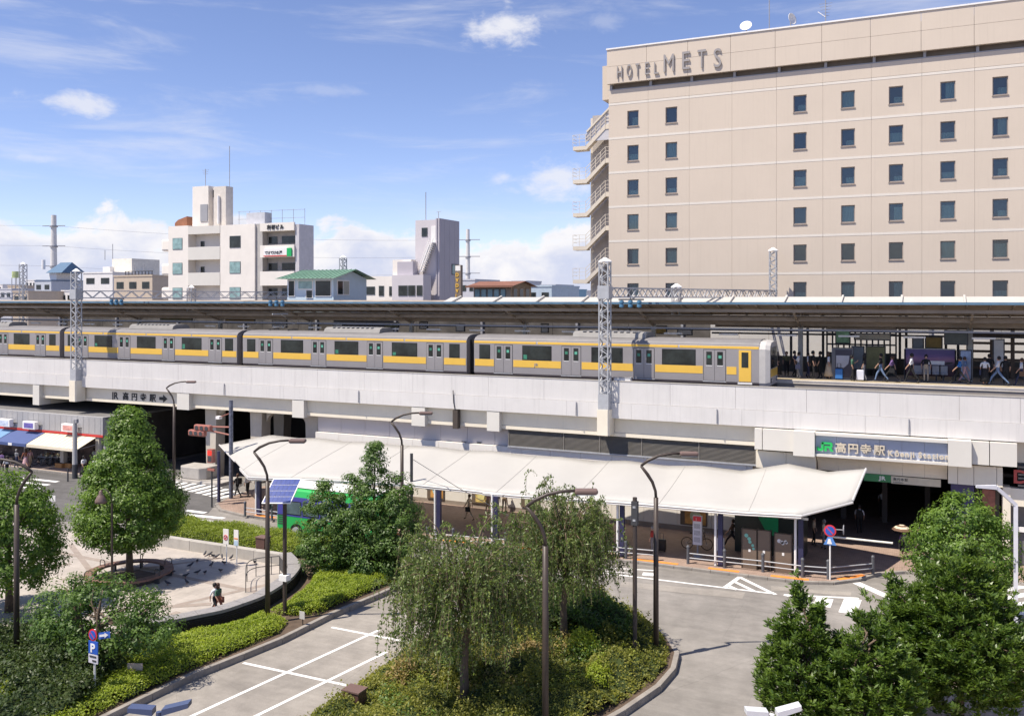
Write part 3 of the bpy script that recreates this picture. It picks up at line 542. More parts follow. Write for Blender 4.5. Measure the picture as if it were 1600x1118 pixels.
a = YP(1414,545,61.0); b = YP(1493,594,61.0)
mw = thing('mural_bench_wall', 'wide purple sunset mural panel behind the platform seats', 'billboard', (a[0]*.5+b[0]*.5, 61, PLAT))
def muralmat():
    m = bpy.data.materials.new('mural'); m.use_nodes = True; nt = m.node_tree; N = nt.nodes.new; L = nt.links.new; b_ = nt.nodes['Principled BSDF']; tc = N('ShaderNodeTexCoord'); sp = N('ShaderNodeSeparateXYZ'); L(tc.outputs['Generated'], sp.inputs[0])
    n = N('ShaderNodeTexNoise'); n.inputs['Scale'].default_value = 4; mp = N('ShaderNodeMapping'); mp.inputs['Scale'].default_value = (1,1,5); L(tc.outputs['Generated'], mp.inputs[0]); L(mp.outputs[0], n.inputs['Vector'])
    ad = N('ShaderNodeMath'); ad.operation = 'MULTIPLY_ADD'; L(n.outputs[0], ad.inputs[0]); ad.inputs[1].default_value = .35; L(sp.outputs[2], ad.inputs[2]); cr = N('ShaderNodeValToRGB'); L(ad.outputs[0], cr.inputs[0]); el = cr.color_ramp.elements
    el[0].position = .3; el[0].color = (.06,.015,.03,1); el[1].position = 1.15; el[1].color = (.10,.07,.2,1)
    for p, c_ in ((.6,(.05,.03,.06,1)),(.78,(.30,.15,.24,1)),(.92,(.16,.09,.24,1))): q = el.new(p); q.color = c_
    L(cr.outputs[0], b_.inputs['Base Color']); return m
MB().box(a[0], b[0], 61, 61.15, PLAT+.25, a[2]).build('panel', muralmat(), mw); MB().box(a[0], b[0], 60.95, 61.2, a[2], a[2]+.06).build('top_rail', GREY, mw); MB().box(a[0]+1.2, b[0]-.6, 60.975, 60.998, PLAT+.95, PLAT+1.18).build('white_band', WHITE, mw)
for x in (a[0], b[0]): MB().box(x-.05, x+.05, 61, 61.12, PLAT, a[2]).build('post', DGREY, mw)
MB().exty([(a[0]+2.2,PLAT+1.0),(a[0]+2.5,PLAT+1.02),(a[0]+2.75,PLAT+1.12),(a[0]+2.35,PLAT+1.1)], 60.966, 60.972).build('band_mark', SIGNK, mw)
pbn = thing('platform_bench', 'row of grey moulded platform seats under the mural', 'bench', (XY(1457,60.5),60.5,PLAT))
for px in (1434,1448,1463,1474):
    q = G(px,594,PLAT); MB().box(q[0]-.23, q[0]+.23, 60.25, 60.68, PLAT+.4, PLAT+.46).build('seat', GREY, pbn); MB().box(q[0]-.23, q[0]+.23, 60.66, 60.72, PLAT+.46, PLAT+.9).build('backrest', GREY, pbn); MB().cyl(q[0], 60.5, PLAT, PLAT+.4, .05, 8).build('leg', DGREY, pbn)
# ------------------------------------------------------------------ lattice masts and gantries
def mast(x, y, z0, z1, w, label, group, base=None, n=None):
    t = thing('lattice_mast', label, 'mast', (x, y, base if base else z0), group); h = w/2
    for sx in (-1,1):
        for sy in (-1,1): MB().box(x+sx*h-.035, x+sx*h+.035, y+sy*h-.035, y+sy*h+.035, z0, z1).build('corner_post', GALV, t)
    n = n or max(4, int((z1-z0)/(w*.62))); dz = (z1-z0)/n
    for k in range(4):
        m = MB()
        for i in range(n):
            a, b = (-1, 1) if i % 2 == 0 else (1, -1); za, zb = z0+i*dz, z0+(i+1)*dz
            if k < 2: yy = y+(-1,1)[k]*h; m.bar((x+a*h,yy,za),(x+b*h,yy,zb), .05)
            else: xx = x+(-1,1)[k-2]*h; m.bar((xx,y+a*h,za),(xx,y+b*h,zb), .05)
        m.build('bracing', GALV, t)
    MB().lathe((x,y,z1), [(w*.78,0),(w*.78,.05),(.06,.28)], 4).build('cap', WHITE, t)
    if base:
        MB().box(x-h-.05, x+h+.05, y-h-.05, y+h+.05, z0-.9, z0+.05).build('collar', GALV, t); MB().prism([(x-h-.1,y-h-.1),(x+h+.02,y-h-.1),(x+h+.1,y-h),(x+h+.1,y+h+.3),(x-h-.1,y+h+.3)], base, z0-.88).build('concrete_foot', CREAM, t)
    return t
def gantry(a, b, label, z0=14.05, z1=14.62, w=.45):
    t = thing('gantry_beam', label, 'gantry', (a[0], a[1], z0), 'overhead line gantries'); d = Vector((b[0]-a[0], b[1]-a[1], 0)); L_ = d.length; d.normalize(); nn = Vector((-d.y, d.x, 0))*w/2; A = Vector((*a, 0))
    for s_ in (-1,1):
        for z in (z0,z1): MB().bar(A+nn*s_+Vector((0,0,z)), A+d*L_+nn*s_+Vector((0,0,z)), .08).build('chord', GALV, t)
    n = int(L_/.62)
    for s_ in (-1,1):
        m = MB()
        for i in range(n):
            za, zb = (z0,z1) if i % 2 == 0 else (z1,z0); m.bar(A+nn*s_+d*(L_*i/n)+Vector((0,0,za)), A+nn*s_+d*(L_*(i+1)/n)+Vector((0,0,zb)), .05)
        m.build('web', GALV, t)
    return t
MP1 = (-18.0,52.0); MP0 = (-64.1,52.0)
mast(*MP1, 8.1, 16.2, .56, 'tall galvanised lattice mast rising in front of the cab car', 'lattice masts', 5.65); mast(*MP0, 8.1, 16.2, .56, 'galvanised lattice mast at left with cream concrete foot on the viaduct', 'lattice masts', 5.5)
f1 = (XY(1208,73.4),73.4); f0 = (XY(536,73.4),73.4); mast(*f1, 8, ZY(1208,392,73.4), .5, 'far lattice mast standing against the beige hotel wall', 'lattice masts'); mast(*f0, 8, ZY(536,403,73.4), .5, 'far lattice mast peeking over the green roofed hut', 'lattice masts')
fl = (XY(36,73.4),73.4); mast(*fl, 8, ZY(36,413,73.4), .6, 'far lattice mast at the left edge before the city skyline', 'lattice masts')
mast(XY(1057,60.4),60.4, 12.9, ZY(1057,449,60.4), .5, 'short lattice mast stub above the platform canopy right of the tall mast', 'lattice masts'); mast(XY(299,60.4),60.4, 12.9, ZY(299,450,60.4), .5, 'short lattice mast stub above the canopy before the cream block', 'lattice masts')
gantry(MP1, f1, 'lattice gantry beam from the tall mast to the hotel side'); gantry(MP0, f0, 'lattice gantry beam from the left mast across the tracks'); gantry((fl[0]-16,fl[1]-18), fl, 'lattice gantry beam end at the left edge of the picture')
for i, p in enumerate((MP1, MP0)): MB().box(p[0]-.36, p[0]+.36, p[1]-.36, p[1]+.36, 13.95, 14.75).build('gantry_node_box', GALV, [o for o in sc.objects if o.name.startswith('lattice_mast')][i])
# insulators and wires
for i, (px, py) in enumerate(((182,472),(432,474),(985,475))):
    q = YP(px, py, 56.5); t = thing('insulator_cluster', ('leftmost','middle','rightmost')[i]+' blue insulator cluster hanging before the canopy edge', 'insulator', q, 'insulators')
    for k in range(3): MB().lathe((q[0]-.6+k*.6, 56.5, q[2]-.25), [(.05,0),(.16,.06),(.16,.2),(.08,.26),(.16,.32),(.16,.46),(.05,.5)], 10).build('insulator', M('insul_blue', (.08,.20,.33), .3), t)
    MB().bar((q[0]-.8,56.5,q[2]+.3),(q[0]+.9,56.5,q[2]+.3), .1).build('crossbar', DGREY, t); MB().bar((q[0],56.5,q[2]+.3),(q[0],56.5,14.1), .06).build('hanger', DGREY, t)
for i, (y, z) in enumerate(((55.5,12.95),(55.5,12.2),(67.5,12.6))): tag(MB().tube([(-110,y,z),(40,y,z)], .015, 4).build('overhead_wire', DGREY), ('upper carrier wire over the near track','lower contact wire over the near track','contact wire over the far track')[i], 'wire')
# ------------------------------------------------------------------ train
INTG = M('sticker_reflection_green', (.05,.22,.14), .5, .3, 4)
TROOF = M('train_roof', (.20,.19,.19), .55, .1, 1)
def car(x0, x1, label, cab=False):
    t = thing('train_car', label, 'train car', (x0, 54.1, RAIL), 'cars of the yellow-striped commuter train'); Z = RAIL; Y0 = 54.1
    a, b = x0+.28, x1-(.28 if not cab else .1)
    P = [(.10,.98),(.0,1.12),(.0,3.14),(.05,3.3),(.2,3.45),(.55,3.58),(1.0,3.63)]; P = P+[(2.95-y, z) for y, z in reversed(P)]
    MB().extx([(Y0+y, Z+z) for y, z in P], a, b).build('body', STEEL, t)
    MB().extx([(Y0+y, Z+z) for y, z in [(.04,3.32),(.2,3.465),(.55,3.595),(1.0,3.645),(1.95,3.645),(2.4,3.595),(2.75,3.465),(2.91,3.32)]], a-.004, b+.004).build('roof', TROOF, t)
    MB().box(a+.3, b-.3, Y0+.25, Y0+2.7, Z+.25, Z+.97).build('underframe', BLACK, t)
    for xb in (a+2.6, b-2.6):
        MB().box(xb-1.4, xb+1.4, Y0+.5, Y0+2.45, Z+.2, Z+.55).build('bogie', BLACK, t)
        for k in (-1.05,1.05): MB().disc((xb+k, Y0+.8, Z+.43), .43, 'y', 16, .12).build('wheel', BLACK, t)
    dc = [x0+d for d in ((2.55,7.5,12.45,17.4) if not cab else (2.5,7.35,12.2,16.6))]
    ed = [a+.06]+sum([[d-.72, d+.72] for d in dc], [])+[b-.06 if not cab else x0+17.9]
    for i in range(0, 10, 2):
        if ed[i+1]-ed[i] > .3: MB().box(ed[i], ed[i+1], Y0-.012, Y0+.02, Z+1.56, Z+2.02).build('lower_stripe', YEL, t)
    up = [a+.02]+[(dc[i]+dc[i+1])/2 for i in range(3)]+[b-.02]
    for i in range(4): MB().box(up[i]+(.06 if i else 0), up[i+1]-(.06 if i < 3 else 0), Y0-.01, Y0+.02, Z+3.1, Z+3.25).build('upper_stripe', YEL, t)
    for d in dc:
        dr = MB().box(d-.68, d+.68, Y0-.004, Y0+.05, Z+1.14, Z+3.04).build('door_frame', M('door_dark', (.05,.05,.05), .5), t)
        for k in (-1,1):
            dd = MB().box(d+k*.33-.32, d+k*.33+.32, Y0-.02, Y0-.006, Z+1.16, Z+3.0).build('door', STEEL, t)
            MB().box(d+k*.33-.17, d+k*.33+.17, Y0-.028, Y0-.0205, Z+2.08, Z+2.9).build('door_window', DARKG, dd)
            MB().box(d+k*.33-.09, d+k*.33+.09, Y0-.034, Y0-.0285, Z+2.5, Z+2.68).build('door_sticker', INTG if k < 0 else M('sticker', (.12,.42,.30), .5), dd)
            MB().box(d+k*.33-.18, d+k*.33+.18, Y0-.03, Y0-.0205, Z+2.03, Z+2.07).build('window_sill', WHITE, dd)
        MB().box(d-.7, d+.7, Y0-.05, Y0, Z+1.08, Z+1.13).build('door_step', GALV, t)
    def win(c, w):
        f = MB().box(c-w/2-.05, c+w/2+.05, Y0-.008, Y0+.02, Z+2.03, Z+3.0).build('window_gasket', BLACK, t, bevel=.0); MB().box(c-w/2, c+w/2, Y0-.016, Y0-.0085, Z+2.08, Z+2.95).build('window_pane', DARKG, f)
        if w > 1: MB().box(c-w/2+.04, c-w/2+.3, Y0-.022, Y0-.0165, Z+2.1, Z+2.28+.2*random.random()).build('painted_reflection', INTG, f) if random.random() < .45 else None  # green patch on the pane is a painted reflection
    for i in range(3): win((dc[i]+dc[i+1])/2, 2.0)
    win((a+dc[0]-.7)/2+.05, .72)
    if not cab: win((b+dc[3]+.7)/2-.05, .72)
    ac = [(0,3.6),(.12,3.86),(.4,3.98),(1.55,3.98),(1.83,3.86),(1.95,3.6)]
    MB().extx([(Y0+.5+y, Z+z) for y, z in ac], (a+b)/2-2.5, (a+b)/2+2.4).build('air_conditioner', M('ac_grey', (.25,.24,.23), .6, .1), t)
    for k in range(9): MB().box((a+b)/2-1.9+k*.42, (a+b)/2-1.66+k*.42, Y0+.68, Y0+2.2, Z+3.982, Z+4.0).build('grille', GREY, t)
    if not cab: MB().box(b, b+.56, Y0+.55, Y0+2.4, Z+1.0, Z+3.3).build('gangway_bellows', BLACK, t)
    else:
        xc = x0+18.4; dd = MB().box(xc-.36, xc+.36, Y0-.02, Y0+.02, Z+1.16, Z+3.02).build('cab_door', YEL, t); MB().box(xc-.2, xc+.2, Y0-.03, Y0-.0205, Z+2.0, Z+2.9).build('door_window', DARKG, dd); MB().box(xc-.42, xc+.42, Y0-.03, Y0, Z+1.0, Z+1.1).build('step', WHITE, dd)
        FW = M('cab_white', (.50,.48,.46), .45); xf = b
        Pn = [(.08,.9),(.0,1.1),(.0,3.1),(.12,3.36),(.5,3.54),(1.475,3.6),(2.45,3.54),(2.83,3.36),(2.95,3.1),(2.95,1.1),(2.87,.9)]
        m = MB(); n_ = len(Pn)
        Pi = [(1.475+(y-1.475)*.93, 2.2+(z-2.2)*.95) for y, z in Pn]
        m.add([(xf+.002,Y0+y,Z+z) for y,z in Pn]+[(xf+.36,Y0+y,Z+z) for y,z in Pn]+[(xf+.62,Y0+y,Z+z) for y,z in Pi], [(i,(i+1)%n_,(i+1)%n_+n_,i+n_) for i in range(n_)]+[(n_+i,n_+(i+1)%n_,2*n_+(i+1)%n_,2*n_+i) for i in range(n_)]+[tuple(range(3*n_-1,2*n_-1,-1)), tuple(range(n_))])
        m.build('cab_mask', FW, t)
        MB().box(xf+.62, xf+.64, Y0+.3, Y0+2.65, Z+1.95, Z+3.2).build('windscreen', DARKG, t); MB().box(xf+.62, xf+.638, Y0+.22, Y0+2.73, Z+1.45, Z+1.9).build('front_stripe', YEL, t)
        for yy in (.35,2.3): hl = MB().box(xf+.62, xf+.65, Y0+yy, Y0+yy+.32, Z+1.12, Z+1.36).build('headlight_case', DGREY, t); MB().disc((xf+.656, Y0+yy+.16, Z+1.24), .09, 'x', 14, .01).build('headlight', WHITE, hl)
        MB().box(xf+.3, xf+.7, Y0+.6, Y0+2.35, Z+.35, Z+.85).build('coupler_skirt', DGREY, t)
    return t
car(-88.6,-68.47,'leftmost train car, cut off by the picture edge'); car(-68.45,-48.57,'second train car from the left, behind the left lattice mast'); car(-48.55,-28.39,'third train car from the left, beneath the green roofed hut'); car(-28.37,-9.05,'cab car with yellow cab door and white front at the train head', True)
letters('JR', XY(834,54.07), 54.07, RAIL+1.66, .28, GREY, [o for o in sc.objects if o.name.startswith('train_car')][3], .01, 1.2, split=False, name='side_logo')
pgt = thing('pantograph', 'folded pantograph frame on the roof of the third train car', 'pantograph', (-45.5,55.5,RAIL+3.65)); 
for dx in (-.9,.9): MB().bar((-45.5+dx,54.9,RAIL+3.72),(-45.5+dx,56.1,RAIL+3.72), .08).build('base_bar', DGREY, pgt)
MB().tube([(-46.4,55.5,RAIL+3.8),(-44.2,55.5,RAIL+4.2),(-45.8,55.5,RAIL+4.9)], .04, 6).build('arm', DGREY, pgt); MB().bar((-45.8,54.6,RAIL+4.92),(-45.8,56.4,RAIL+4.92), .09).build('contact_head', GALV, pgt)
tb = thing('trackside_box', 'small white trackside cabinet on the parapet right of the tall mast', 'cabinet', YP(975,586,52.9)); c = tb.location; MB().box(c[0]-.55, c[0]+.5, 52.6, 52.95, 8.6, 9.1).build('box', WHITE, tb); MB().box(c[0]-.6, c[0]+.55, 52.58, 52.97, 9.1, 9.15).build('lid', GREY, tb); MB().bar((c[0],52.75,7.7),(c[0],52.75,8.6), .1).build('leg', GREY, tb)
# ------------------------------------------------------------------ hotel
HY = 75.0; hx0 = XY(951,HY); pitch = (XY(1523,HY)-hx0)/8
h = thing('hotel', 'large beige hotel tower with rows of small square windows', 'hotel', (hx0+15,HY,0))
MB().box(hx0+.05,hx0+pitch*11,HY+.42,HY+24,0,35.2).build('core', M('hotel_core', (.24,.20,.165), .9), h)
bands = [31.02-3.0*k for k in range(9)]
CUR = M('curtain', (.60,.63,.56), .8, .15, 9); ROOM = M('room_dark', (.04,.045,.055), .7, .2, .6); FR = M('window_frame', (.30,.255,.225), .5)
wcol = {0: 989, 1: 1049, 4: 1250, 5: 1325, 6: 1400, 7: 1481, 8: 1563}
W_, H_ = 1.02, 1.36
def panel(x0, x1, z0, z1, hole=None):
    m = MB(); y0, y1 = HY, HY+.3; g = .006; x0 += g; x1 -= g; z0 += g; z1 -= g
    if hole:
        a, b, c_, d = hole; m.box(x0,a,y0,y1,z0,z1); m.box(b,x1,y0,y1,z0,z1); m.box(a,b,y0,y1,z0,c_); m.box(a,b,y0,y1,d,z1)
    else: m.box(x0,x1,y0,y1,z0,z1)
    m.build('wall_panel', BEIGE, h)
for c_ in range(11):
    xa, xb = hx0+c_*pitch, hx0+(c_+1)*pitch
    panel(xa, xb, 31.14, 32.25)
    for k in range(8):
        z1, z0 = bands[k]-.1, bands[k+1]+.1
        wx = XY(wcol[c_],HY) if c_ in wcol else ((xa+xb)/2 if c_ > 8 else None)
        if c_ in (0,1) and k == 5: pass
        if wx is None: panel(xa, xb, z0, z1); continue
        zc = (z0+z1)/2+.12; a, b = wx-W_/2, wx+W_/2; panel(xa, xb, z0, z1, (a, b, zc-H_/2, zc+H_/2))
        f = MB(); t_ = .07
        for q in ((a,b,zc+H_/2-t_,zc+H_/2),(a,b,zc-H_/2,zc-H_/2+t_),(a,a+t_,zc-H_/2+t_,zc+H_/2-t_),(b-t_,b,zc-H_/2+t_,zc+H_/2-t_)): f.box(q[0],q[1],HY+.1,HY+.24,q[2],q[3])
        f.box(a-.04,b+.04,HY-.06,HY+.1,zc-H_/2-.07,zc-H_/2-.005)
        w = f.build('window', FR, h); MB().box(a+t_,b-t_,HY+.17,HY+.18,zc-H_/2+t_,zc+H_/2-t_).build('pane', GLASSW, w)
        MB().box(a,b,HY+.40,HY+.41,zc-H_/2,zc+H_/2).build('room', ROOM, w)
        if random.random() < .82:
            ch = random.choice((.35,.45,.5,.6,1.,.42)) if k < 3 else random.choice((.45,.8,1.,.4)); n_ = 9; pts = []; w0, w1 = (a, b) if random.random() < .6 else (a+.35*(b-a), b)
            m = MB()
            for i in range(n_):
                xx0, xx1 = w0+(w1-w0)*i/n_, w0+(w1-w0)*(i+1)/n_; dy = .03*(i % 2); m.quad((xx0,HY+.3+dy,zc-H_/2),(xx1,HY+.33-dy,zc-H_/2),(xx1,HY+.33-dy,zc-H_/2+H_*ch),(xx0,HY+.3+dy,zc-H_/2+H_*ch))
            m.build('curtain', CUR, w)
for k, zb in enumerate(bands):
    for c_ in range(11): MB().box(hx0+c_*pitch+.01,hx0+(c_+1)*pitch-.01,HY-.012,HY+.3,zb-.1,zb+.1).build('white_band', BAND, h)
for r_, (z0, z1) in enumerate(((32.75,34.25),(34.27,35.72))):
    for c_ in range(11): MB().box(hx0-.05+c_*pitch+.012,hx0-.05+(c_+1)*pitch-.012,HY-.35,HY+.0,z0,z1).build('parapet_panel', BEIGE, h)
MB().box(hx0-.1,hx0+pitch*11,HY-.42,HY+.1,35.73,35.85).build('parapet_cap', WHITE, h)
for c_ in range(11): MB().box(hx0+c_*pitch+.1,hx0+c_*pitch+.3,HY+.05,HY+.4,32.25,32.8).build('gap_post', GREY, h)
MB().box(hx0,hx0+pitch*11,HY+.02,HY+.4,32.26,32.33).build('ledge', GREY, h)
MB().box(hx0-.75,hx0-.06,HY+.5,HY+6,31.6,34.6).build('side_parapet', BEIGE, h)
HLET = M('hotel_letter', (.36,.33,.31), .4, .05, metal=.2); hl = thing('hotel_name_lettering', 'grey raised hotel name letters along the roof parapet', 'sign', (hx0+3,HY-.4,33))
yl = HY-.44
for s_, px0, px1, py0, py1 in (('H',964,972,103,123),('O',979,987,100,121),('T',993,999,99,120),('E',1008,1014,97,117),('L',1022,1029,97,116),('M',1037,1053,84,113),('E',1066,1078,80,109),('T',1090,1103,77,107),('S',1115,1127,75,106)):
    a = YP(px0,py1,yl); b = YP(px1,py0,yl); me, co = text_mesh(s_, 1., .3, .0); w0 = co[:,0].min(); ww = co[:,0].max()-w0; z0_ = co[:,1].min(); hh = co[:,1].max()-z0_
    P = np.stack([a[0]+(co[:,0]-w0)/ww*(b[0]-a[0]), yl-co[:,2]*.3, a[2]+(co[:,1]-z0_)/hh*(b[2]-a[2])], 1)-np.array(OFF[hl.name]); me.vertices.foreach_set('co', P.astype('f').ravel()); me.materials.clear(); me.update(); link('letter', me, HLET, hl)
for i, px in enumerate((1118,1166,1235)):
    x = XY(px,HY+1.5); t = thing('satellite_dish', ('small white dish just showing above the hotel parapet','large white satellite dish above the hotel name','white satellite dish near the roof masts, seen edge on')[i], 'satellite dish', (x,HY+1.5,35.3)); r_ = (.35,.5,.5)[i]; zc = (36.0,36.75,36.9)[i]
    d = MB().lathe((0,0,0), [(.02,0),(r_*.5,.05),(r_*.85,.14),(r_,.2),(r_*.98,.22),(r_*.83,.17),(r_*.5,.08),(.02,.03)], 18); vs = []
    rot = Matrix.Rotation(R(62),4,'X') if i < 2 else Matrix.Rotation(R(-30),4,'Z') @ Matrix.Rotation(R(80),4,'Y')
    d.v = [tuple(rot @ Vector(v_)+Vector((x,HY+1.5,zc))) for v_ in d.v]; d.build('reflector', WHITE, t, True); MB().cyl(x,HY+1.6,35.2,zc,.05,8).build('mast', GREY, t)
for i, (px, top) in enumerate(((1202,-30),(1290,0))):
    x = XY(px,HY+2); t = thing('roof_antenna', ('thin plain roof mast on the hotel','roof antenna with cross arms on the hotel')[i], 'antenna', (x,HY+2,35.2)); zt = ZY(px,top,HY+2); MB().cyl(x,HY+2,35.2,zt,.04,6).build('mast', GREY, t)
    if i: 
        for k in range(5): MB().bar((x-.5+.06*k,HY+2,zt-.3-k*.25),(x+.5-.06*k,HY+2.2,zt-.25-k*.25), .025).build('element', GREY, t)
        MB().bar((x-.6,HY+2,zt-.9),(x,HY+2,zt-1.4), .05).build('stay', WHITE, t)
# fire stair on the hotel's side
fs = thing('fire_stair', 'cream outdoor fire stair zigzagging up the left side of the hotel', 'fire stair', (hx0-1.6,HY+1,8)); STC = M('stair_cream', (.66,.59,.49), .55, .05)
sy0, sy1 = HY+.7, HY+1.8; xl, xr = XY(917,HY+1), hx0-.05; xo = XY(897,HY+1)
MB().box(xl-.0,xl+.22,HY+2.0,HY+2.3,8,30.4).build('stair_post', STC, fs); MB().box(xl+.9,xl+1.0,HY+3.3,HY+3.4,8,31).build('stair_post', GREY, fs)
MB().box(xl+.2,xr,HY+1.95,HY+2.05,8,30.6).build('rear_screen', M('stair_screen', (.42,.385,.36), .6), fs)
for k in range(7):
    zt = bands[k]-1.55; zb = zt-1.75
    MB().add([(xl,sy0,zb),(xr-.5,sy0,zt),(xr-.5,sy0,zt-.42),(xl,sy0,zb-.42),(xl,sy0+.1,zb),(xr-.5,sy0+.1,zt),(xr-.5,sy0+.1,zt-.42),(xl,sy0+.1,zb-.42)], [(0,1,2,3),(7,6,5,4),(0,4,5,1),(3,2,6,7)]).build('stringer', STC, fs)
    MB().add([(xl,sy0+.1,zb-.2),(xr-.5,sy0+.1,zt-.2),(xr-.5,sy1,zt-.2),(xl,sy1,zb-.2)], [(0,1,2,3)]).build('flight', STC, fs)
    MB().add([(xl+.3,sy1+.3,zt+.9-2.4),(xr-.2,sy1+.3,zb+.9-2.4+3.2),(xr-.2,sy1+.4,zb+.7-2.4+3.2),(xl+.3,sy1+.4,zt+.7-2.4)], [(0,1,2,3)]).build('return_flight', STC, fs)
    MB().box(xr-.52,xr+.0,sy0,sy1,zt-.42,zt).build('landing', STC, fs); MB().box(xo,xl-.0,sy0,sy1,zb-.36,zb-.02).build('landing', STC, fs)
    for j in (.35,.65,1.0): MB().tube([(xl,sy0,zb+j),(xr-.5,sy0,zt+j),(xr,sy0,zt+j)], .025, 4).build('handrail', STC, fs); MB().tube([(xo,sy0+1,zb+j),(xo,sy0,zb+j),(xl,sy0,zb+j)], .02, 4).build('handrail', STC, fs)
    for j in range(5):
        u = j/4; MB().bar((xl+(xr-.5-xl)*u,sy0,zb+(zt-zb)*u),(xl+(xr-.5-xl)*u,sy0,zb+(zt-zb)*u+1.0), .04).build('baluster', STC, fs)
    for xx in (xo, (xo+xl)/2): MB().bar((xx,sy0,zb),(xx,sy0,zb+1.0), .03).build('baluster', STC, fs)
MB().add([(xl,HY+.75,28.1),(xr,HY+.75,28.1),(xr,HY+.75,30.95),(xl+.15,HY+.75,28.9),(xl,HY+.75,28.6),(xl,HY+.85,28.1),(xr,HY+.85,28.1),(xr,HY+.85,30.95),(xl+.15,HY+.85,28.9),(xl,HY+.85,28.6)], [(0,1,2,3,4),(9,8,7,6,5),(2,7,8,3)]).build('glazed_screen', M('stair_glass', (.55,.54,.56), .3, .05), fs)
MB().bar((xl+.1,HY+.7,28.95),(xr,HY+.7,31.0), .14).build('screen_rail', STC, fs)
# ------------------------------------------------------------------ background buildings
def wins(t, cells, y, mat=DARKG, fr=None, sub=True, d=.06):
    for (x0, x1, z0, z1) in cells:
        f = MB().box(x0,x1,y-d,y+.05,z0,z1).build('window', fr or M('bg_frame', (.14,.15,.15), .5), t); MB().box(x0+.06,x1-.06,y-d-.012,y-d-.002,z0+.06,z1-.06).build('pane', mat, f)
PALEG = M('pane_pale', (.25,.38,.38), .15, .3, 1.5)
by = 105.0; bx = lambda px: XY(px,by); bz = lambda py: ZY(300,py,by)
CB = M('block_cream', (.78,.73,.67), .7, .05, .5, streak=.1); CBR = M('block_brown', (.30,.13,.07), .7, .1)
b = thing('cream_apartment_block', 'cream four storey block with balconies and roof tower behind the platform', 'building', (bx(360),by,0))
MB().box(bx(263),bx(294),by,by+3.6,0,bz(352)).build('wall', CB, b); MB().box(bx(294)+.02,bx(344),by+1.6,by+3.6,0,bz(356)).build('wall', CB, b); MB().box(bx(344)+.02,bx(398),by,by+3.6,0,bz(354)).build('wall', CB, b); MB().box(bx(398)+.02,bx(408),by+.3,by+3.6,0,bz(354)).build('wall', M('block_grey', (.45,.43,.41), .7), b)
MB().box(bx(408)+.02,bx(460),by+1.4,by+3.6,0,bz(357)).build('wall', M('block_grey2', (.40,.37,.34), .7), b); MB().box(bx(460)+.02,bx(466),by+.2,by+3.6,0,bz(357)).build('side_wall', M('block_side_shade', (.55,.53,.55), .6), b)  # side_wall: the shaded side is put into a greyer colour
for py0, py1 in ((354,366),(386,406),(426,446)): MB().box(bx(294)+.03,bx(344)-.02,by-.05,by+.15,bz(py1),bz(py0)).build('balcony', CREAM2, b); MB().box(bx(294)+.03,bx(344)-.02,by+.15,by+1.6,bz(py1),bz(py1)+.15).build('balcony_floor', CB, b)
for py in (380,419,458): wins(b, [(bx(270),bx(285),bz(py+9),bz(py-9))], by, PALEG); wins(b, [(bx(359),bx(376),bz(py+9),bz(py-9))], by, PALEG if py > 390 else DARKG)
for py in (384,424): wins(b, [(bx(302),bx(308),bz(py+3),bz(py-8)),(bx(335),bx(341),bz(py+3),bz(py-8))], by+1.6)
for py in (384,424,462): wins(b, [(bx(410),bx(424),bz(py),bz(py-11)),(bx(431),bx(452),bz(py),bz(py-11))], by+1.4)
for py0, py1 in ((354,366),(387,405),(426,447)): MB().box(bx(407),bx(460),by-.1,by+.2,bz(py1),bz(py0)).build('balcony', CB, b); MB().box(bx(408)+.03,bx(460)-.02,by+.2,by+1.4,bz(py1),bz(py1)+.15).build('balcony_floor', CB, b)
letters('利研ビル', bx(418), by-.16, bz(363), .72, SIGNK, b, .05, 1.0, .02, .05)
bs = thing('izakaya_balcony_sign', 'white balcony sign with black script, red stripe and green end', 'sign', (bx(432),by-.2,bz(400)))
MB().box(bx(414),bx(450),by-.3,by-.12,bz(404),bz(392)).build('sign_panel', WHITE, bs); MB().box(bx(414),bx(450),by-.32,by-.31,bz(404),bz(402.4)).build('red_stripe', REDP, bs); MB().box(bx(450.3),bx(457),by-.3,by-.12,bz(404),bz(392)).build('green_end', GREENP, bs); letters('てけてけの屋', bx(416), by-.33, bz(400.5), .55, SIGNK, bs, .01, 1.0, .02, -.02)
MB().add([(bx(258),by+2,bz(345)),(bx(263),by+2,bz(340)),(bx(277),by+2,bz(335)),(bx(277),by+2,bz(353)),(bx(263),by+2,bz(354)),(bx(263),by+2,0),(bx(258),by+2,0)]+[(x,by+3.6,z) for x,z in ((bx(258),bz(345)),(bx(263),bz(340)),(bx(277),bz(335)),(bx(277),bz(353)),(bx(263),bz(354)),(bx(263),0),(bx(258),0))], [tuple(range(7)),(13,12,11,10,9,8,7)]+[(i,i+7,(i+1)%7+7,(i+1)%7) for i in range(7)]).build('brown_wall', CBR, b)
for py in (371,410,448): MB().box(bx(240),bx(263)-.02,by+1.5,by+3,bz(py+19),bz(py)).build('round_balcony', CB, b, bevel=.3)
MB().box(bx(288),bx(313),by+1.7,by+3.5,bz(356),bz(289)).build('roof_tower', CB, b); MB().box(bx(313)+.02,bx(320),by+2.6,by+3.5,bz(356),bz(292)).build('roof_tower', CB, b); MB().box(bx(320)+.02,bx(339),by+1.9,by+3.5,bz(356),bz(291)).build('roof_tower', M('tower_shade', (.66,.61,.55), .7), b)
wins(b, [(bx(314),bx(319),bz(307),bz(295))], by+2.6); MB().box(bx(301),bx(312),by+1.6,by+1.69,bz(345),bz(318)).build('tower_door', GREY, b); MB().cyl(bx(329),by+1.7,bz(350),bz(306),.2,8).build('flue', WHITE, b)
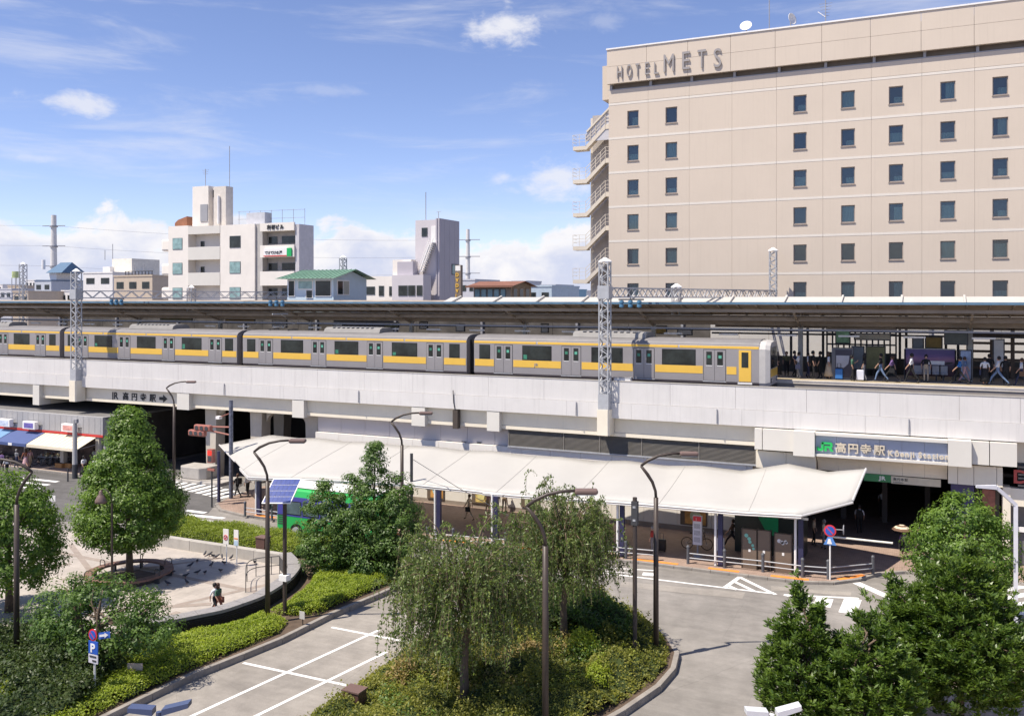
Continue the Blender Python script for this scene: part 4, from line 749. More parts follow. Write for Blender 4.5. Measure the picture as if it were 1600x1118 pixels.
for k in range(7): MB().bar((bx(352)+k*2.1,by+3,bz(355)),(bx(352)+k*2.1,by+3,bz(331)), .05).build('roof_fence_post', GREY, b)
for py in (331,343): MB().bar((bx(350),by+3,bz(py)),(bx(455),by+3,bz(py+1.5)), .05).build('roof_fence_rail', GREY, b)
MB().box(bx(372),bx(401),by+1.8,by+3.4,bz(356),bz(335)).build('plant_box', M('plant_grey', (.50,.51,.55), .5), b)
for px, py in ((299,260),(337,227)): MB().cyl(bx(px),by+3,bz(292),bz(py),.05,6).build('antenna_mast', GREY, b)
for k in range(3): MB().bar((bx(294)+.1*k,by+3,bz(262+3*k)),(bx(304)-.1*k,by+3,bz(262+3*k)), .05).build('antenna_element', GREY, b)
# green-roofed hut on the canopy
hy = 66.0; kx = lambda px: XY(px,hy); kz = lambda py: ZY(500,py,hy)
hb = thing('green_roofed_hut', 'pale blue hut with green metal roof above the platform canopy', 'hut', (kx(485),hy,12.5)); HB = M('hut_blue', (.55,.66,.74), .55, .05)
xw0, xw1 = kx(449), kx(521); yb = hy+5.2; z0, z1 = 12.6, kz(434)
MB().box(xw0,xw1,hy,yb,z0,z1).build('wall', HB, hb)
GR = M('roof_green', (.17,.30,.22), .5, .15, 1)
zr = kz(426); MB().add([(xw0-.9,hy-.7,z1-.05),(xw1+.7,hy-.7,z1-.05),(xw1+.7,yb+.7,z1-.05),(xw0-.9,yb+.7,z1-.05),(xw0-.3,(hy+yb)/2,zr+.35),(xw1+.7,(hy+yb)/2,zr+.35)], [(0,1,5,4),(3,4,5,2),(0,4,3)]).build('roof', GR, hb)
MB().add([(xw1,hy,z1),(xw1,yb,z1),(xw1,(hy+yb)/2,zr+.25)], [(0,1,2)]).build('gable', HB, hb)
for k in range(14): MB().bar((xw0-.6+k*(xw1-xw0+1.2)/13,hy-.7,z1-.02),(xw0-.2+k*(xw1-xw0+.8)/13,(hy+yb)/2,zr+.38), .05).build('roof_seam', GR, hb)
for a, b_, c_, m_ in ((451,461,460,DARKG),(466,489,452,PALEG),(478.5,489,466,DARKG),(493,518,460,DARKG)): wins(hb, [(kx(a),kx(b_),kz(c_+(3 if c_ < 466 else 0)) if c_ != 452 else kz(452),kz(437.5) if c_ != 466 else kz(452.5))], hy, m_, WHITE)
f = MB().box(xw1-.05,xw1+.05,hy+.5,hy+2.4,kz(461),kz(437)).build('window', WHITE, hb); MB().box(xw1+.052,xw1+.06,hy+.6,hy+1.35,kz(459.5),kz(439)).build('pane', DARKG, f); MB().box(xw1+.052,xw1+.06,hy+1.45,hy+2.3,kz(459.5),kz(439)).build('pane', M('hut_blind', (.45,.43,.36), .7), f)
# grey tower block with outside stair and vertical sign
gy = 100.0; X_ = lambda px: XY(px,gy); Z_ = lambda py: ZY(680,py,gy)
gb = thing('grey_stair_tower_building', 'lavender grey building with slim tower and outside white stair', 'building', (X_(670),gy,0)); GP = M('grey_panel', (.60,.56,.58), .6, .04, .5); GP2 = M('grey_panel2', (.46,.43,.47), .6, .04, .5)
MB().box(X_(649),X_(681),gy,gy+5.4,0,Z_(343)).build('tower', GP, gb); MB().box(X_(681)+.0,X_(683),gy-.05,gy+5.4,0,Z_(341)).build('tower_corner', GP2, gb)
for k in range(4): MB().box(X_(683)-.0,X_(683)+.3,gy+.05+k*1.35,gy+1.37+k*1.35,0,Z_(341)).build('side_panel', GP2, gb)  # darker panel grey carries the shade of this side in its colour
wins(gb, [(X_(659),X_(668),Z_(369),Z_(355))], gy); MB().box(X_(674),X_(681),gy-.06,gy,Z_(378),Z_(353)).build('door', WHITE, gb)
MB().box(X_(620),X_(649)-.02,gy-1,gy+7,0,Z_(405)).build('wing', CB, gb); MB().box(X_(632),X_(680),gy-3,gy-1.05,0,Z_(430)).build('low_wing', GP, gb); MB().box(X_(635),X_(659),gy-2.2,gy-1.02,Z_(430),Z_(409)).build('stair_head', GP2, gb)
for k in range(14):
    u = k/13; MB().box(X_(661)+(X_(676)-X_(661))*u, X_(661)+(X_(676)-X_(661))*u+.5, gy-1.0, gy-.02, Z_(424)+(Z_(381)-Z_(424))*u, Z_(424)+(Z_(381)-Z_(424))*u+.12).build('stair_tread', WHITE, gb)
for o_ in (-.98,-.06): MB().bar((X_(661),gy+o_,Z_(426)),(X_(677),gy+o_,Z_(382)), .16).build('stair_stringer', WHITE, gb); MB().bar((X_(661),gy+o_,Z_(416)),(X_(677),gy+o_,Z_(372)), .07).build('stair_rail', WHITE, gb)
wins(gb, [(X_(642),X_(656),Z_(462),Z_(446)),(X_(657),X_(668),Z_(462),Z_(446)),(X_(670),X_(679),Z_(462),Z_(446))], gy-3); 
MB().box(X_(576),X_(631.5),gy-1.5,gy+6,0,Z_(431)).build('left_wing', CB, gb); wins(gb, [(X_(578),X_(596),Z_(460),Z_(447)),(X_(602),X_(610),Z_(462),Z_(446)),(X_(618),X_(624),Z_(462),Z_(447))], gy-1.5)
MB().box(X_(588),X_(606),gy+4,gy+8,0,Z_(407)).build('roof_box', WHITE, gb); wins(gb, [(X_(592),X_(594),Z_(415),Z_(412))], gy+4)
f = MB().box(X_(683)+.28,X_(683)+.36,gy+3.3,gy+4.9,Z_(428),Z_(411)).build('window', DGREY, gb); MB().box(X_(683)+.362,X_(683)+.37,gy+3.4,gy+4.8,Z_(427),Z_(412)).build('pane', PALEG, f)
MB().cyl(X_(653),gy+2,Z_(344),Z_(296),.05,6).build('antenna_mast', GREY, gb); MB().cyl(X_(673),gy+2,Z_(344),Z_(328),.04,6).build('antenna_mast', GREY, gb); MB().bar((X_(670),gy+2,Z_(329)),(X_(677),gy+2,Z_(328)), .05).build('antenna_element', GREY, gb)
dy_ = 97.0; dx0, dx1 = XY(711,dy_), XY(720,dy_); ds = thing('vertical_shop_sign', 'tall narrow brown sign with yellow vertical lettering beside the grey tower', 'sign', (dx0,dy_,0))
zz = lambda py: ZY(715,py,dy_); MB().box(dx0,dx1,dy_,dy_+.5,0,zz(414)).build('sign_box', M('sign_brown', (.22,.17,.13), .6), ds); MB().box(dx0+.06,dx1-.06,dy_-.02,dy_-.002,zz(423),zz(415)).build('emblem_panel', WHITE, ds); letters('DVDVI', dx0+.1, dy_-.03, zz(432), .62, M('sign_yellow', (.75,.45,.06), .5), ds, .04, 1.0, .02, .0, vertical=True)
# brown-roofed hut
ry = 80.0; rx = lambda px: XY(px,ry); rz = lambda py: ZY(780,py,ry); rh = thing('brown_roofed_house', 'wooden house with brown gable roof peeking over the platform canopy', 'house', (rx(780),ry,0)); RB = M('roof_brown', (.22,.10,.065), .7, .15, 1); RW = M('house_wood', (.40,.31,.22), .7, .15, 1.5)
xa, xb = rx(740), rx(798); MB().box(xa,xb,ry,ry+5,0,rz(446)).build('wall', RW, rh)
MB().add([(xa-.6,ry-.6,rz(447)),(xb+.5,ry-.6,rz(447)),(xb+.5,ry+2.5,rz(438.5)),(xa-.6,ry+2.5,rz(438.5)),(xb+.5,ry+5.6,rz(447)),(xa-.6,ry+5.6,rz(447))], [(0,1,2,3),(3,2,4,5)]).build('roof', RB, rh); MB().box(xa-.6,xb+.5,ry-.65,ry-.6,rz(449),rz(446)).build('eaves', RB, rh)
MB().add([(xb+.02,ry,rz(446)),(xb+.02,ry+5,rz(446)),(xb+.02,ry+2.5,rz(439))], [(0,1,2)]).build('gable', RW, rh)
wins(rh, [(rx(p),rx(p+8.5),rz(465),rz(451)) for p in (742,752,762,772,782)], ry, PALEG)
for k in range(3):
    f = MB().box(xb-.02,xb+.05,ry+.5+k*1.5,ry+1.5+k*1.5,rz(466),rz(450)).build('window', RW, rh); MB().box(xb+.052,xb+.06,ry+.6+k*1.5,ry+1.4+k*1.5,rz(465),rz(451)).build('pane', DARKG, f)
# further city blocks
def block(name, label, px0, px1, py, y, depth, mat, wn=0, rows=0, roof=None):
    xa, xb = XY(px0,y), XY(px1,y); zt = ZY((px0+px1)/2,py,y); t = thing(name, label, 'building', ((xa+xb)/2,y,0)); MB().box(xa,xb,y,y+depth,0,zt).build('wall', mat, t)
    if wn:
        st_ = (xb-xa)/wn
        wins(t, [(xa+st_*(i+.22),xa+st_*(i+.78),zt-1.0-2.9*r-1.3,zt-1.0-2.9*r) for i in range(wn) for r in range(rows)], y)
    MB().box(xa-.1,xb+.1,y-.1,y+depth+.1,zt,zt+.3).build('roof', roof or mat, t); return t
PB = M('far_blue', (.46,.49,.55), .7, .06); PW = M('far_white', (.70,.68,.67), .7, .06); PT = M('far_tan', (.52,.43,.34), .7, .06); PG = M('far_grey', (.50,.50,.54), .7, .06)
block('tan_building','tan building with rooftop lettered frame left of the cream block',178,238,432,125,12,PT,3,1); b2 = block('white_stepped_building','white stepped building with roof tank behind the left mast',130,176,427,140,12,PW,2,1)
q = 142; MB().box(XY(152,q),XY(183,q),q+4,q+12,0,ZY(165,403,q)).build('roof_house', M('far_cream', (.72,.68,.60), .7), b2); MB().box(XY(143,q),XY(154,q),q+3,q+6,0,ZY(148,416,q)).build('stair_block', PW, b2)
for px in (164,176): MB().cyl(XY(px,q+5),q+5,ZY(px,404,q),ZY(px,378 if px > 170 else 388,q),.08,6).build('antenna_mast', GREY, b2)
q = 125; rf = thing('rooftop_frame', 'grey rooftop sign frame on the tan building', 'sign frame', (XY(215,q),q+2,ZY(215,432,q))); 
for k in range(9): MB().bar((XY(196+k*5.2,q+2),q+2,ZY(215,432,q)),(XY(196+k*5.2,q+2),q+2,ZY(215,423,q)), .12).build('upright', DGREY, rf)
for py in (423,428): MB().bar((XY(196,q+2),q+2,ZY(215,py,q)),(XY(239,q+2),q+2,ZY(215,py,q)), .12).build('rail', DGREY, rf)
for k, px in enumerate((210,225)): MB().cyl(XY(px,q+3),q+3,ZY(px,432,q),ZY(px,412,q),.07,6).build('antenna_mast', GREY, rf)
bb = block('blue_roofed_house','pale house with steep blue roof and chimney on the skyline',54,80,439,170,12,PB,2,2,M('far_navy', (.10,.15,.24), .6)); q = 170
MB().box(XY(67,q),XY(78,q),q+2,q+8,0,ZY(72,426,q)).build('gable_wall', PW, bb); MB().add([(XY(66,q),q+1,ZY(72,426,q)),(XY(91,q),q+1,ZY(72,426,q)),(XY(88,q),q+5,ZY(72,409,q)),(XY(70,q),q+5,ZY(72,409,q)),(XY(66,q),q+9,ZY(72,426,q)),(XY(91,q),q+9,ZY(72,426,q))], [(0,1,2,3),(3,2,5,4),(0,3,4),(1,5,2)]).build('blue_roof', M('roof_blue', (.09,.16,.25), .5), bb); MB().cyl(XY(68,q+2),q+2,ZY(72,420,q),ZY(72,405,q),.5,8).build('chimney', WHITE, bb)
for i, a_ in enumerate(((0,18,452,180,10,PG,2,1),(12,32,447,230,14,PT,2,2),(40,56,438,260,12,PW,3,2),(90,118,443,240,14,PB,4,2),(96,112,455,160,10,PW,2,1),(118,132,453,190,10,PG,2,1),(-30,4,445,260,14,PW,3,2),(20,44,456,150,10,PT,2,1),(822,862,448,150,14,M('far_sky', (.42,.50,.58), .6),2,1),(845,868,446,200,12,PB,2,1),(865,893,453,230,12,M('far_teal', (.20,.36,.48), .6),3,1),(800,822,440,210,10,PG,2,2),(720,742,438,170,12,PG,2,2),(545,580,449,160,10,PW,3,1),(470,500,440,190,12,PG,3,2),(895,917,455,260,12,PW,2,1))):
    block('distant_building', ('low grey','low tan','white narrow','pale blue wide','small white','small grey','white edge','small tan','sky blue','pale blue','teal roofed','slim grey','grey','low white','grey slab','far white')[i]+' distant building '+('at the far left edge','under the water tank','beside the blue roofed house','left of the left mast','in front of the pylon','just left of the left mast','cut by the left edge','low at the far left','right of the brown roofed house','with rooftop tanks near the hotel stair','by the hotel stair foot','behind the brown roofed house','right of the grey tower','behind the green roofed hut','right of the cream block','at the hotel stair foot')[i], *a_)
wt = thing('water_tank_tower', 'small lime and white rooftop water tank at the far left skyline', 'water tank', (XY(25,230),230,20)); q = 230; MB().cyl(XY(25,q),q,ZY(25,434,q),ZY(25,424,q),1.4,12).build('tank', M('tank_lime', (.45,.52,.25), .6), wt)
for k in (-1,1):
    for j in (-1,1): MB().bar((XY(25,q)+k,q+j,10),(XY(25,q)+k,q+j,ZY(25,434,q)), .2).build('leg', GREY, wt)
def pylon(px, py, y, label, w=1.5):
    x = XY(px,y); zt = ZY(px,py,y); t = thing('power_pylon', label, 'pylon', (x,y,0), 'power pylons'); MB().cyl(x,y,0,zt,w,14,w*.62).build('shaft', M('pylon_white', (.66,.64,.62), .6), t)
    for k in range(3): zz_ = zt-(4+k*(zt-14)/4.2); MB().bar((x-4.5,y-1.2,zz_),(x+4.5,y+1.2,zz_), .28).build('cross_arm', GREY, t); MB().lathe((x,y,zz_-.5), [(w*.95,0),(w*.95,.6)], 12).build('collar', GREY, t)
    return zt
zt = pylon(84,336,230,'tall white tubular pylon on the left skyline'); zt2 = pylon(731,358,300,'slimmer pylon behind the grey stair tower', 1.1)
for k in range(3):
    za = zt-(4+k*(zt-14)/4.2); zb_ = zt2-(4+k*(zt2-14)/4.2); xa_, xb_ = XY(84,230), XY(731,300); pts = []
    for i in range(17): u = i/16; pts.append((xa_+(xb_-xa_)*u, 230+70*u, za+(zb_-za)*u-8*u*(1-u)))
    tag(MB().tube(pts, .05, 4).build('power_line', GREY), ('upper','middle','lower')[k]+' power line strung between the two pylons', 'power line'); tag(MB().tube([(xa_,230,za),(xa_-120,190,za+2)], .05, 4).build('power_line', GREY), ('upper','middle','lower')[k]+' power line leaving the left pylon to the picture edge', 'power line')
# ------------------------------------------------------------------ bus-stop membrane canopy
mc = thing('membrane_canopy', 'long wavy white membrane roof over the bus stop pavement', 'canopy', (-22,47,0))
def fy(px): return 44.4+1.6*min(1, max(0, (px-388)/700))
F_ = [(-42.6,47.0,2.95)]+[YP(px,py-6,fy(px)) for px,py in ((388,749),(440,751),(540,755),(640,760),(720,768),(800,777),(900,783),(1000,790),(1080,797),(1150,803),(1252,808.5))]
B_ = [(-46.6,49.8,3.4)]+[YP(px,py,50.95+.6*min(1,max(0,(px-860)/120))) for px,py in ((424,679),(466,684),(500,684),(540,689.5),(572,690),(625,695.5),(677,697),(725,703),(770,704),(825,711),(875,713),(930,719.5),(980,719),(1040,727),(1095,727),(1160,735),(1231,724))]
def resample(P, n):
    P = [Vector(p) for p in P]; d = [0]
    for a, b in zip(P[:-1], P[1:]): d.append(d[-1]+abs(b.x-a.x)+1e-4)
    return [tuple(np.interp(np.linspace(0,d[-1],n), d, [p[k] for p in P])) for k in range(3)]
n = 110; fr = np.array(resample(F_, n)).T; bk = np.array(resample(B_, n)).T
fe, be = Vector(fr[-1]), Vector(bk[-1]); ft = Vector((-3.5,47.6,3.9)); bv = Vector(YP(1294,736.5,51.0)); bt = Vector(YP(1353,732,50.2)); wing = []
for q_ in range(1,9):
    u_ = q_/8; wing.append((tuple(fe.lerp(ft,u_)), tuple(be.lerp(bv,u_*2) if u_ <= .5 else bv.lerp(bt,u_*2-1))))
fr = np.vstack([fr, [w[0] for w in wing]]); bk = np.vstack([bk, [w[1] for w in wing]]); n = len(fr); K = 9; V = []
# alternating ridges: the cloth is pulled up along the ribs and dips between them
for i in range(n):
    for k in range(K):
        u = k/(K-1); p = fr[i]*(1-u)+bk[i]*u; p = p.copy(); p[2] += .13*math.sin(math.pi*u)*(.3+.7*math.cos(2*math.pi*(p[0]+2.0)/4.6))*min(1,max(0,(n-9-i)/8))*min(1,i/6); V.append(tuple(p))
m = MB(); m.add(V, [(i*K+k, (i+1)*K+k, (i+1)*K+k+1, i*K+k+1) for i in range(n-1) for k in range(K-1)])
mo = m.build('membrane', MEMB, mc, True); sd = mo.modifiers.new('thick', 'SOLIDIFY'); sd.thickness = .03
VA = np.array(V).reshape(n,K,3)
for xs_ in np.arange(-40.5,-6.5,4.6):
    pts = [(xs_, np.interp(xs_,VA[:,k,0],VA[:,k,1]), np.interp(xs_,VA[:,k,0],VA[:,k,2])+.012) for k in range(K)]; MB().tube(pts, .009, 4).build('seam', M('seam_grey', (.37,.36,.34), .7), mc)
ALU = M('edge_alu', (.62,.60,.58), .4, .05, metal=.2)
MB().tube([tuple(p-np.array((0,0,.09))) for p in fr[4:]], .07, 6).build('front_edge_beam', ALU, mc); MB().tube([tuple(p-np.array((0,.0,.2))) for p in fr[4:-8]], .05, 6).build('front_lower_beam', ALU, mc)
MB().tube([tuple(p-np.array((0,0,.06))) for p in bk], .05, 6).build('rear_edge_beam', ALU, mc)
MB().tube([tuple(fr[-1]),tuple(bk[-1])], .06, 6).build('end_beam', ALU, mc); MB().tube([tuple(fr[0]),tuple(bk[0])], .06, 6).build('end_beam', ALU, mc)
for i, (px, py) in enumerate(((393,806),(667,846),(768,852),(965,868),(1118,883),(1243,897))):
    x, y, _ = G(px, py, .13); y = max(y, 45.1); zt = 3.0 if i else 2.4
    MB().cyl(x,y,.13,zt,.07,10).build('post', WHITE, mc); MB().box(x+.14,x+.38,y-.1,y+.1,.13,zt-.1).build('sign_post', NAVY, mc); MB().bar((x-.6,y,zt-.05),(x+.6,y+.1,zt-.05), .12).build('crosshead', ALU, mc); MB().tube([(x,y,zt-.2),(x,51.2,3.75)], .05, 6).build('rib_arm', ALU, mc)
# ------------------------------------------------------------------ railings along the kerb
RAILG = M('rail_grey', (.10,.105,.12), .45, .1, 3)
def fence(pts, label):
    P = [G(*p, .13) for p in pts]; t = thing('pavement_railing', label, 'railing', P[0], 'grey pavement railings')
    for p in P: MB().lathe((p[0],p[1],.13), [(.078,0),(.078,.82),(.09,.83),(.09,.9),(.05,.96)], 12).build('post', RAILG, t)
    for z in (.42,.66): 
        for a, b in zip(P[:-1], P[1:]): MB().tube([(a[0],a[1],z+.02),(b[0],b[1],z+.02)], .028, 6).build('rail', GALV, t)
fence(((1075,880),(1132,886.5),(1192,893),(1254,901),(1294,904),(1364,897)), 'long grey railing on the pavement corner by the entrance'); fence(((935,868),(978,872),(1023,876)), 'short grey railing by the pavement behind the weeping tree'); fence(((668,848),(708,851),(750,855),(790,858)), 'grey railing by the canopy post right of the green tree'); fence(((383,806),(425,812),(465,818)), 'grey railing behind the solar panel near the bus')
for i, (a, b) in enumerate(((384,416),(600,640),(690,735),(806,842),(983,1055),(1103,1152),(1202,1262))):
    pa, pb = G(a, 809+(a-384)*.1145, .13), G(b, 809+(b-384)*.1145, .13); ya = lambda x: np.interp(x, [k[0] for k in KF[3:10]], [k[1] for k in KF[3:10]])+.32
    strip((pa[0],ya(pa[0])),(pb[0],ya(pb[0])), .3, 'orange_tile_strip', .137, ORANGE)
strip((-4.1,46.75),(-3.0,48.1), .3, 'orange_tile_strip', .137, ORANGE)
# ------------------------------------------------------------------ curved street lamps
AD = Vector((CS, SN, 0))
def street_lamp(base, label, flip=1, Hh=7.82, warm=False):
    t = thing('street_lamp', label, 'street lamp', base, 'curved brown street lamps'); b = Vector(base); d = AD*flip
    MB().tube([b, b+Vector((0,0,3.2)), b+Vector((0,0,6.1))], [.11,.1,.09], 10).build('pole', BROWNP, t, True); MB().lathe(base, [(.2,0),(.2,.04),(.13,.1)], 12).build('base_plate', BROWNP, t)
    k = b-d*.58+Vector((0,0,7.32))
    MB().tube([b+Vector((0,0,6.08)), b+Vector((0,0,6.35))-d*.02, b+Vector((0,0,6.7))-d*.14, b+Vector((0,0,7.0))-d*.33, k], [.055,.055,.06,.065,.05], 8).build('lower_arm', BROWNP, t, True)
    MB().tube([k, k+d*.25+Vector((0,0,.2)), k+d*.65+Vector((0,0,.38)), k+d*1.1+Vector((0,0,.47)), k+d*1.5+Vector((0,0,.49))], [.05,.062,.055,.05,.045], 8).build('upper_arm', BROWNP, t, True)
    c = k+d*1.85+Vector((0,0,.47)); hd = MB(); hd.obox((0,0,0), .72, .32, .16, 0, False); ang = math.atan2(d.y,d.x); ca, sa = math.cos(ang), math.sin(ang)
    hd.v = [(c.x+x*ca-y*sa, c.y+x*sa+y*ca, c.z+z) for x,y,z in hd.v]; ho = hd.build('lamp_head', LAMPH, t, bevel=.06); g = MB().obox((0,0,-.095), .6, .27, .02); g.v = [(c.x+x*ca-y*sa, c.y+x*sa+y*ca, c.z+z) for x,y,z in g.v]; g.build('diffuser', M('diffuser', (.55,.54,.5), .3), ho)
def from_kink(px, py): p = Vector(G(px, py, 7.32)); p.z = 0; return tuple(p+AD*.58)
street_lamp((*G(272,760)[:2],0), 'brown curved street lamp in front of the dark underpass'); street_lamp((*G(418,982)[:2],.15), 'brown curved street lamp in the hedge left of the solar panel'); q = from_kink(611,662); street_lamp((q[0],q[1],.1), 'brown curved street lamp behind the green tree'); q = from_kink(823,799); street_lamp((q[0],q[1],.16), 'nearest brown street lamp between the two weeping trees'); street_lamp((*G(1025,1030)[:2],.16), 'brown curved street lamp at the tip of the planted island'); q = Vector(G(26,1045)); street_lamp((q.x,q.y,.1), 'brown curved street lamp at the left edge, arm pointing left', -1, )
p = G(992,1036); t = thing('banner_pole', 'straight dark pole with clamps beside the lamp on the island', 'pole', (p[0],p[1],.16)); zt = 6.35; MB().cyl(p[0],p[1],.16,zt,.085,10).build('pole', M('pole_dark', (.07,.055,.05), .5), t); 
for z in (5.45,5.95): MB().lathe((p[0],p[1],z), [(.12,0),(.12,.08)], 10).build('clamp', GALV, t)
MB().box(p[0]-.12,p[0]+.12,p[1]-.1,p[1]+.1,5.3,6.2).build('control_box', DGREY, t)
# plaza lamp with bell shade
p = G(175,936,.06); t = thing('plaza_lamp', 'small brown plaza lamp with bell shade before the round tree', 'plaza lamp', p); b = Vector(p); zt = 4.5; MB().cyl(b.x,b.y,.06,zt,.055,10,.045).build('pole', BROWNP, t)
MB().tube([b+Vector((0,0,zt)), b+Vector((0,0,zt+.35))-AD*.08, b+Vector((0,0,zt+.6))-AD*.3, b+Vector((0,0,zt+.55))-AD*.5], .028, 6).build('arm', BROWNP, t, True); c = b+Vector((0,0,zt-.05))-AD*.52; MB().lathe(c, [(.26,0),(.25,.12),(.15,.34),(.08,.42),(.08,.55),(.02,.6)], 16).build('bell_shade', LAMPH, t, True)
# solar panel pole
p = G(445,969); t = thing('solar_panel_pole', 'tilted blue solar panel on a dark pole beside the bus', 'solar panel', (p[0],p[1],.15)); zt = 5.15; MB().cyl(p[0],p[1],.15,zt,.09,10).build('pole', BROWNP, t)
c = Vector((p[0],p[1],zt+.45))-AD*.12; u = AD*.62; w = Vector((-SN,CS,0))*.42+Vector((.0,0,.45)); sh = AD*.16
def quadbox(c, u, w, th):
    nn = u.cross(w).normalized()*th; P = [c-u-w, c+u-w, c+u+w, c-u+w]; return MB().add([tuple(q) for q in P]+[tuple(q+nn) for q in P], [(3,2,1,0),(4,5,6,7),(0,1,5,4),(1,2,6,5),(2,3,7,6),(3,0,4,7)])
w = w+sh*.9; f = quadbox(c,u,w,.05).build('panel_frame', WHITE, t); CELL = M('solar_cell', (.03,.06,.26), .2, .2, 8); nn = u.cross(w).normalized()
for i in range(6):
    for j in range(4):
        cc = c+u*((i+.5)/3-1)*.94+w*((j+.5)/2-1)*.94+nn*(.056 if nn.z > 0 else -.006); quadbox(cc,u*.94/6.3,w*.94/4.3,.004 if nn.z > 0 else -.004).build('cell', CELL, f)
MB().box(p[0]-.14,p[0]+.14,p[1]-.14,p[1]+.14,zt-.05,zt+.3).build('bracket', BLUEP, t); MB().box(p[0]-.2,p[0]+.2,p[1]-.16,p[1]+.16,1.75,2.0).build('white_clamp_box', WHITE, t)
# white modern lamp at right
p = G(1587,992,.13); t = thing('white_street_lamp', 'white angular street lamp behind the right-hand trees', 'street lamp', p); b = Vector(p); k1 = b+Vector((0,0,5.35)); k2 = k1+Vector((-.72,-.3,.72)); k3 = k2+Vector((-.75,-.3,.02)); WL = M('lamp_white', (.62,.63,.68), .4)
MB().tube([b,k1], .11, 4).build('pole', WL, t); MB().tube([k1,k2], .1, 4).build('inclined_arm', WL, t); MB().tube([k2,k3], [.12,.07], 4).build('lamp_head', WL, t)
# lamp heads close to the camera at the lower edge
def low_lamp(px, py, zc, label, col, s=1.):
    a = (px-CXP)/FPX; xc = a*zc; b = Vector((xc*CS-zc*SN, xc*SN+zc*CS, EYE-(py-CYP)/FPX*zc)); t = thing('twin_head_lamp', label, 'street lamp', (b.x,b.y,0), 'twin head lamps'); MB().cyl(b.x,b.y,0,b.z-.05,.07,10).build('pole', col, t)
    for sg, L_ in ((-1,.75),(1,.8)):
        u = AD*sg; P = [b-Vector((0,0,.05)), b+u*.12+Vector((0,0,.06)), b+u*L_*s+Vector((0,0,.22 if sg > 0 else .1))]
        n_ = Vector((-SN,CS,0))*.14; m = MB(); 
        m.add([tuple(P[1]-n_),tuple(P[2]-n_),tuple(P[2]+n_),tuple(P[1]+n_),tuple(P[1]-n_-Vector((0,0,.16))),tuple(P[2]-n_-Vector((0,0,.12))),tuple(P[2]+n_-Vector((0,0,.12))),tuple(P[1]+n_-Vector((0,0,.16)))], [(0,1,2,3),(7,6,5,4),(0,4,5,1),(1,5,6,2),(2,6,7,3),(3,7,4,0)]); m.build('lamp_head', col, t)
low_lamp(248,1108,23.,'blue-grey twin head lamp cut by the lower edge at left', M('lamp_blue', (.07,.09,.17), .35)); low_lamp(1206,1112,23.,'pale grey twin head lamp cut by the lower edge at right', M('lamp_pale', (.6,.61,.63), .4), .9)
# ------------------------------------------------------------------ signs
def sign_pole(px, py, ztop, label, cat='road sign', z=.0, r=.038, mat=None, name='sign_post'):
    p = G(px, py, z); t = thing(name, label, cat, p); MB().cyl(p[0],p[1],z,ztop,r,8).build('post', mat or WHITE, t); return p, t
CRED = M('sign_red2', (.62,.04,.06), .4)
def noparking(t, x, y, z, r):
    MB().disc((x,y-.05,z), r, 'y', 28, .02).build('red_rim', CRED, t); MB().disc((x,y-.068,z), r*.74, 'y', 28, .014).build('blue_disc', BLUEP, t); m = MB(); s_ = r*.74; c_ = math.cos(math.pi/4)
    m.quad((x-s_*c_-r*.06,y-.08,z+s_*c_-r*.06),(x-s_*c_+r*.06,y-.08,z+s_*c_+r*.06),(x+s_*c_+r*.06,y-.08,z-s_*c_+r*.06),(x+s_*c_-r*.06,y-.08,z-s_*c_-r*.06)).build('red_bar', CRED, t)
p, t = sign_pole(148,1094,2.6,'parking sign with round no-parking disc and arrow in the shade-toned shrubs',z=.15); x, y = p[0], p[1]; noparking(t, x-.03, y, 2.42, .2)
MB().box(x-.22,x+.22,y-.07,y-.04,1.78,2.21).build('parking_plate', BLUEP, t); letters('P', x-.11, y-.075, 1.84, .41, WHITE, t, .012, 1.1, .01); MB().box(x-.22,x+.22,y-.07,y-.04,1.46,1.76).build('notice_plate', M('plate_pale', (.62,.6,.66), .5), t); MB().box(x-.16,x+.16,y-.082,y-.072,1.66,1.72).build('notice_print', DGREY, t); MB().box(x-.03,x+.16,y-.082,y-.072,1.52,1.58).build('notice_print', DGREY, t)
MB().add([(x+.22,y-.03,2.3),(x+.62,y+.1,2.37),(x+.62,y+.1,2.6),(x+.22,y-.03,2.53)], [(0,1,2,3)]).build('arrow_plate', M('arrow_blue', (.05,.14,.5), .4), t); MB().add([(x+.27,y-.04,2.39),(x+.45,y+.018,2.42),(x+.45,y+.018,2.37),(x+.58,y+.06,2.48),(x+.45,y+.018,2.55),(x+.45,y+.018,2.5),(x+.27,y-.04,2.47)], [(0,1,2,3,4,5,6)]).build('arrow', WHITE, t)
p, t = sign_pole(1297,905,2.72,'round no-parking sign over blue triangle on the pavement corner',z=.13); x, y = p[0], p[1]; noparking(t, x, y, 2.55, .29); MB().exty([(x-.3,1.85),(x+.3,1.85),(x+.1,2.25),(x-.1,2.25)], y-.06, y-.04).build('blue_triangle', M('tri_blue', (.10,.25,.6), .4), t); MB().exty([(x-.14,1.9),(x+.1,1.9),(x+.02,2.15),(x-.08,2.15)], y-.075, y-.062).build('figure_mark', WHITE, t); MB().disc((x+.62,y+.1,2.62), .24, 'x', 24, .03).build('side_disc', GREY, t); MB().bar((x,y,2.62),(x+.62,y+.1,2.62), .04).build('side_arm', GREY, t)
p, t = sign_pole(82,830,2.15,'white post with small blank sign at the plaza edge',z=0,r=.05); MB().box(p[0]-.32,p[0]+.32,p[1]-.06,p[1]-.03,1.85,2.2).build('plate', M('plate_grey', (.6,.6,.6), .5), t)
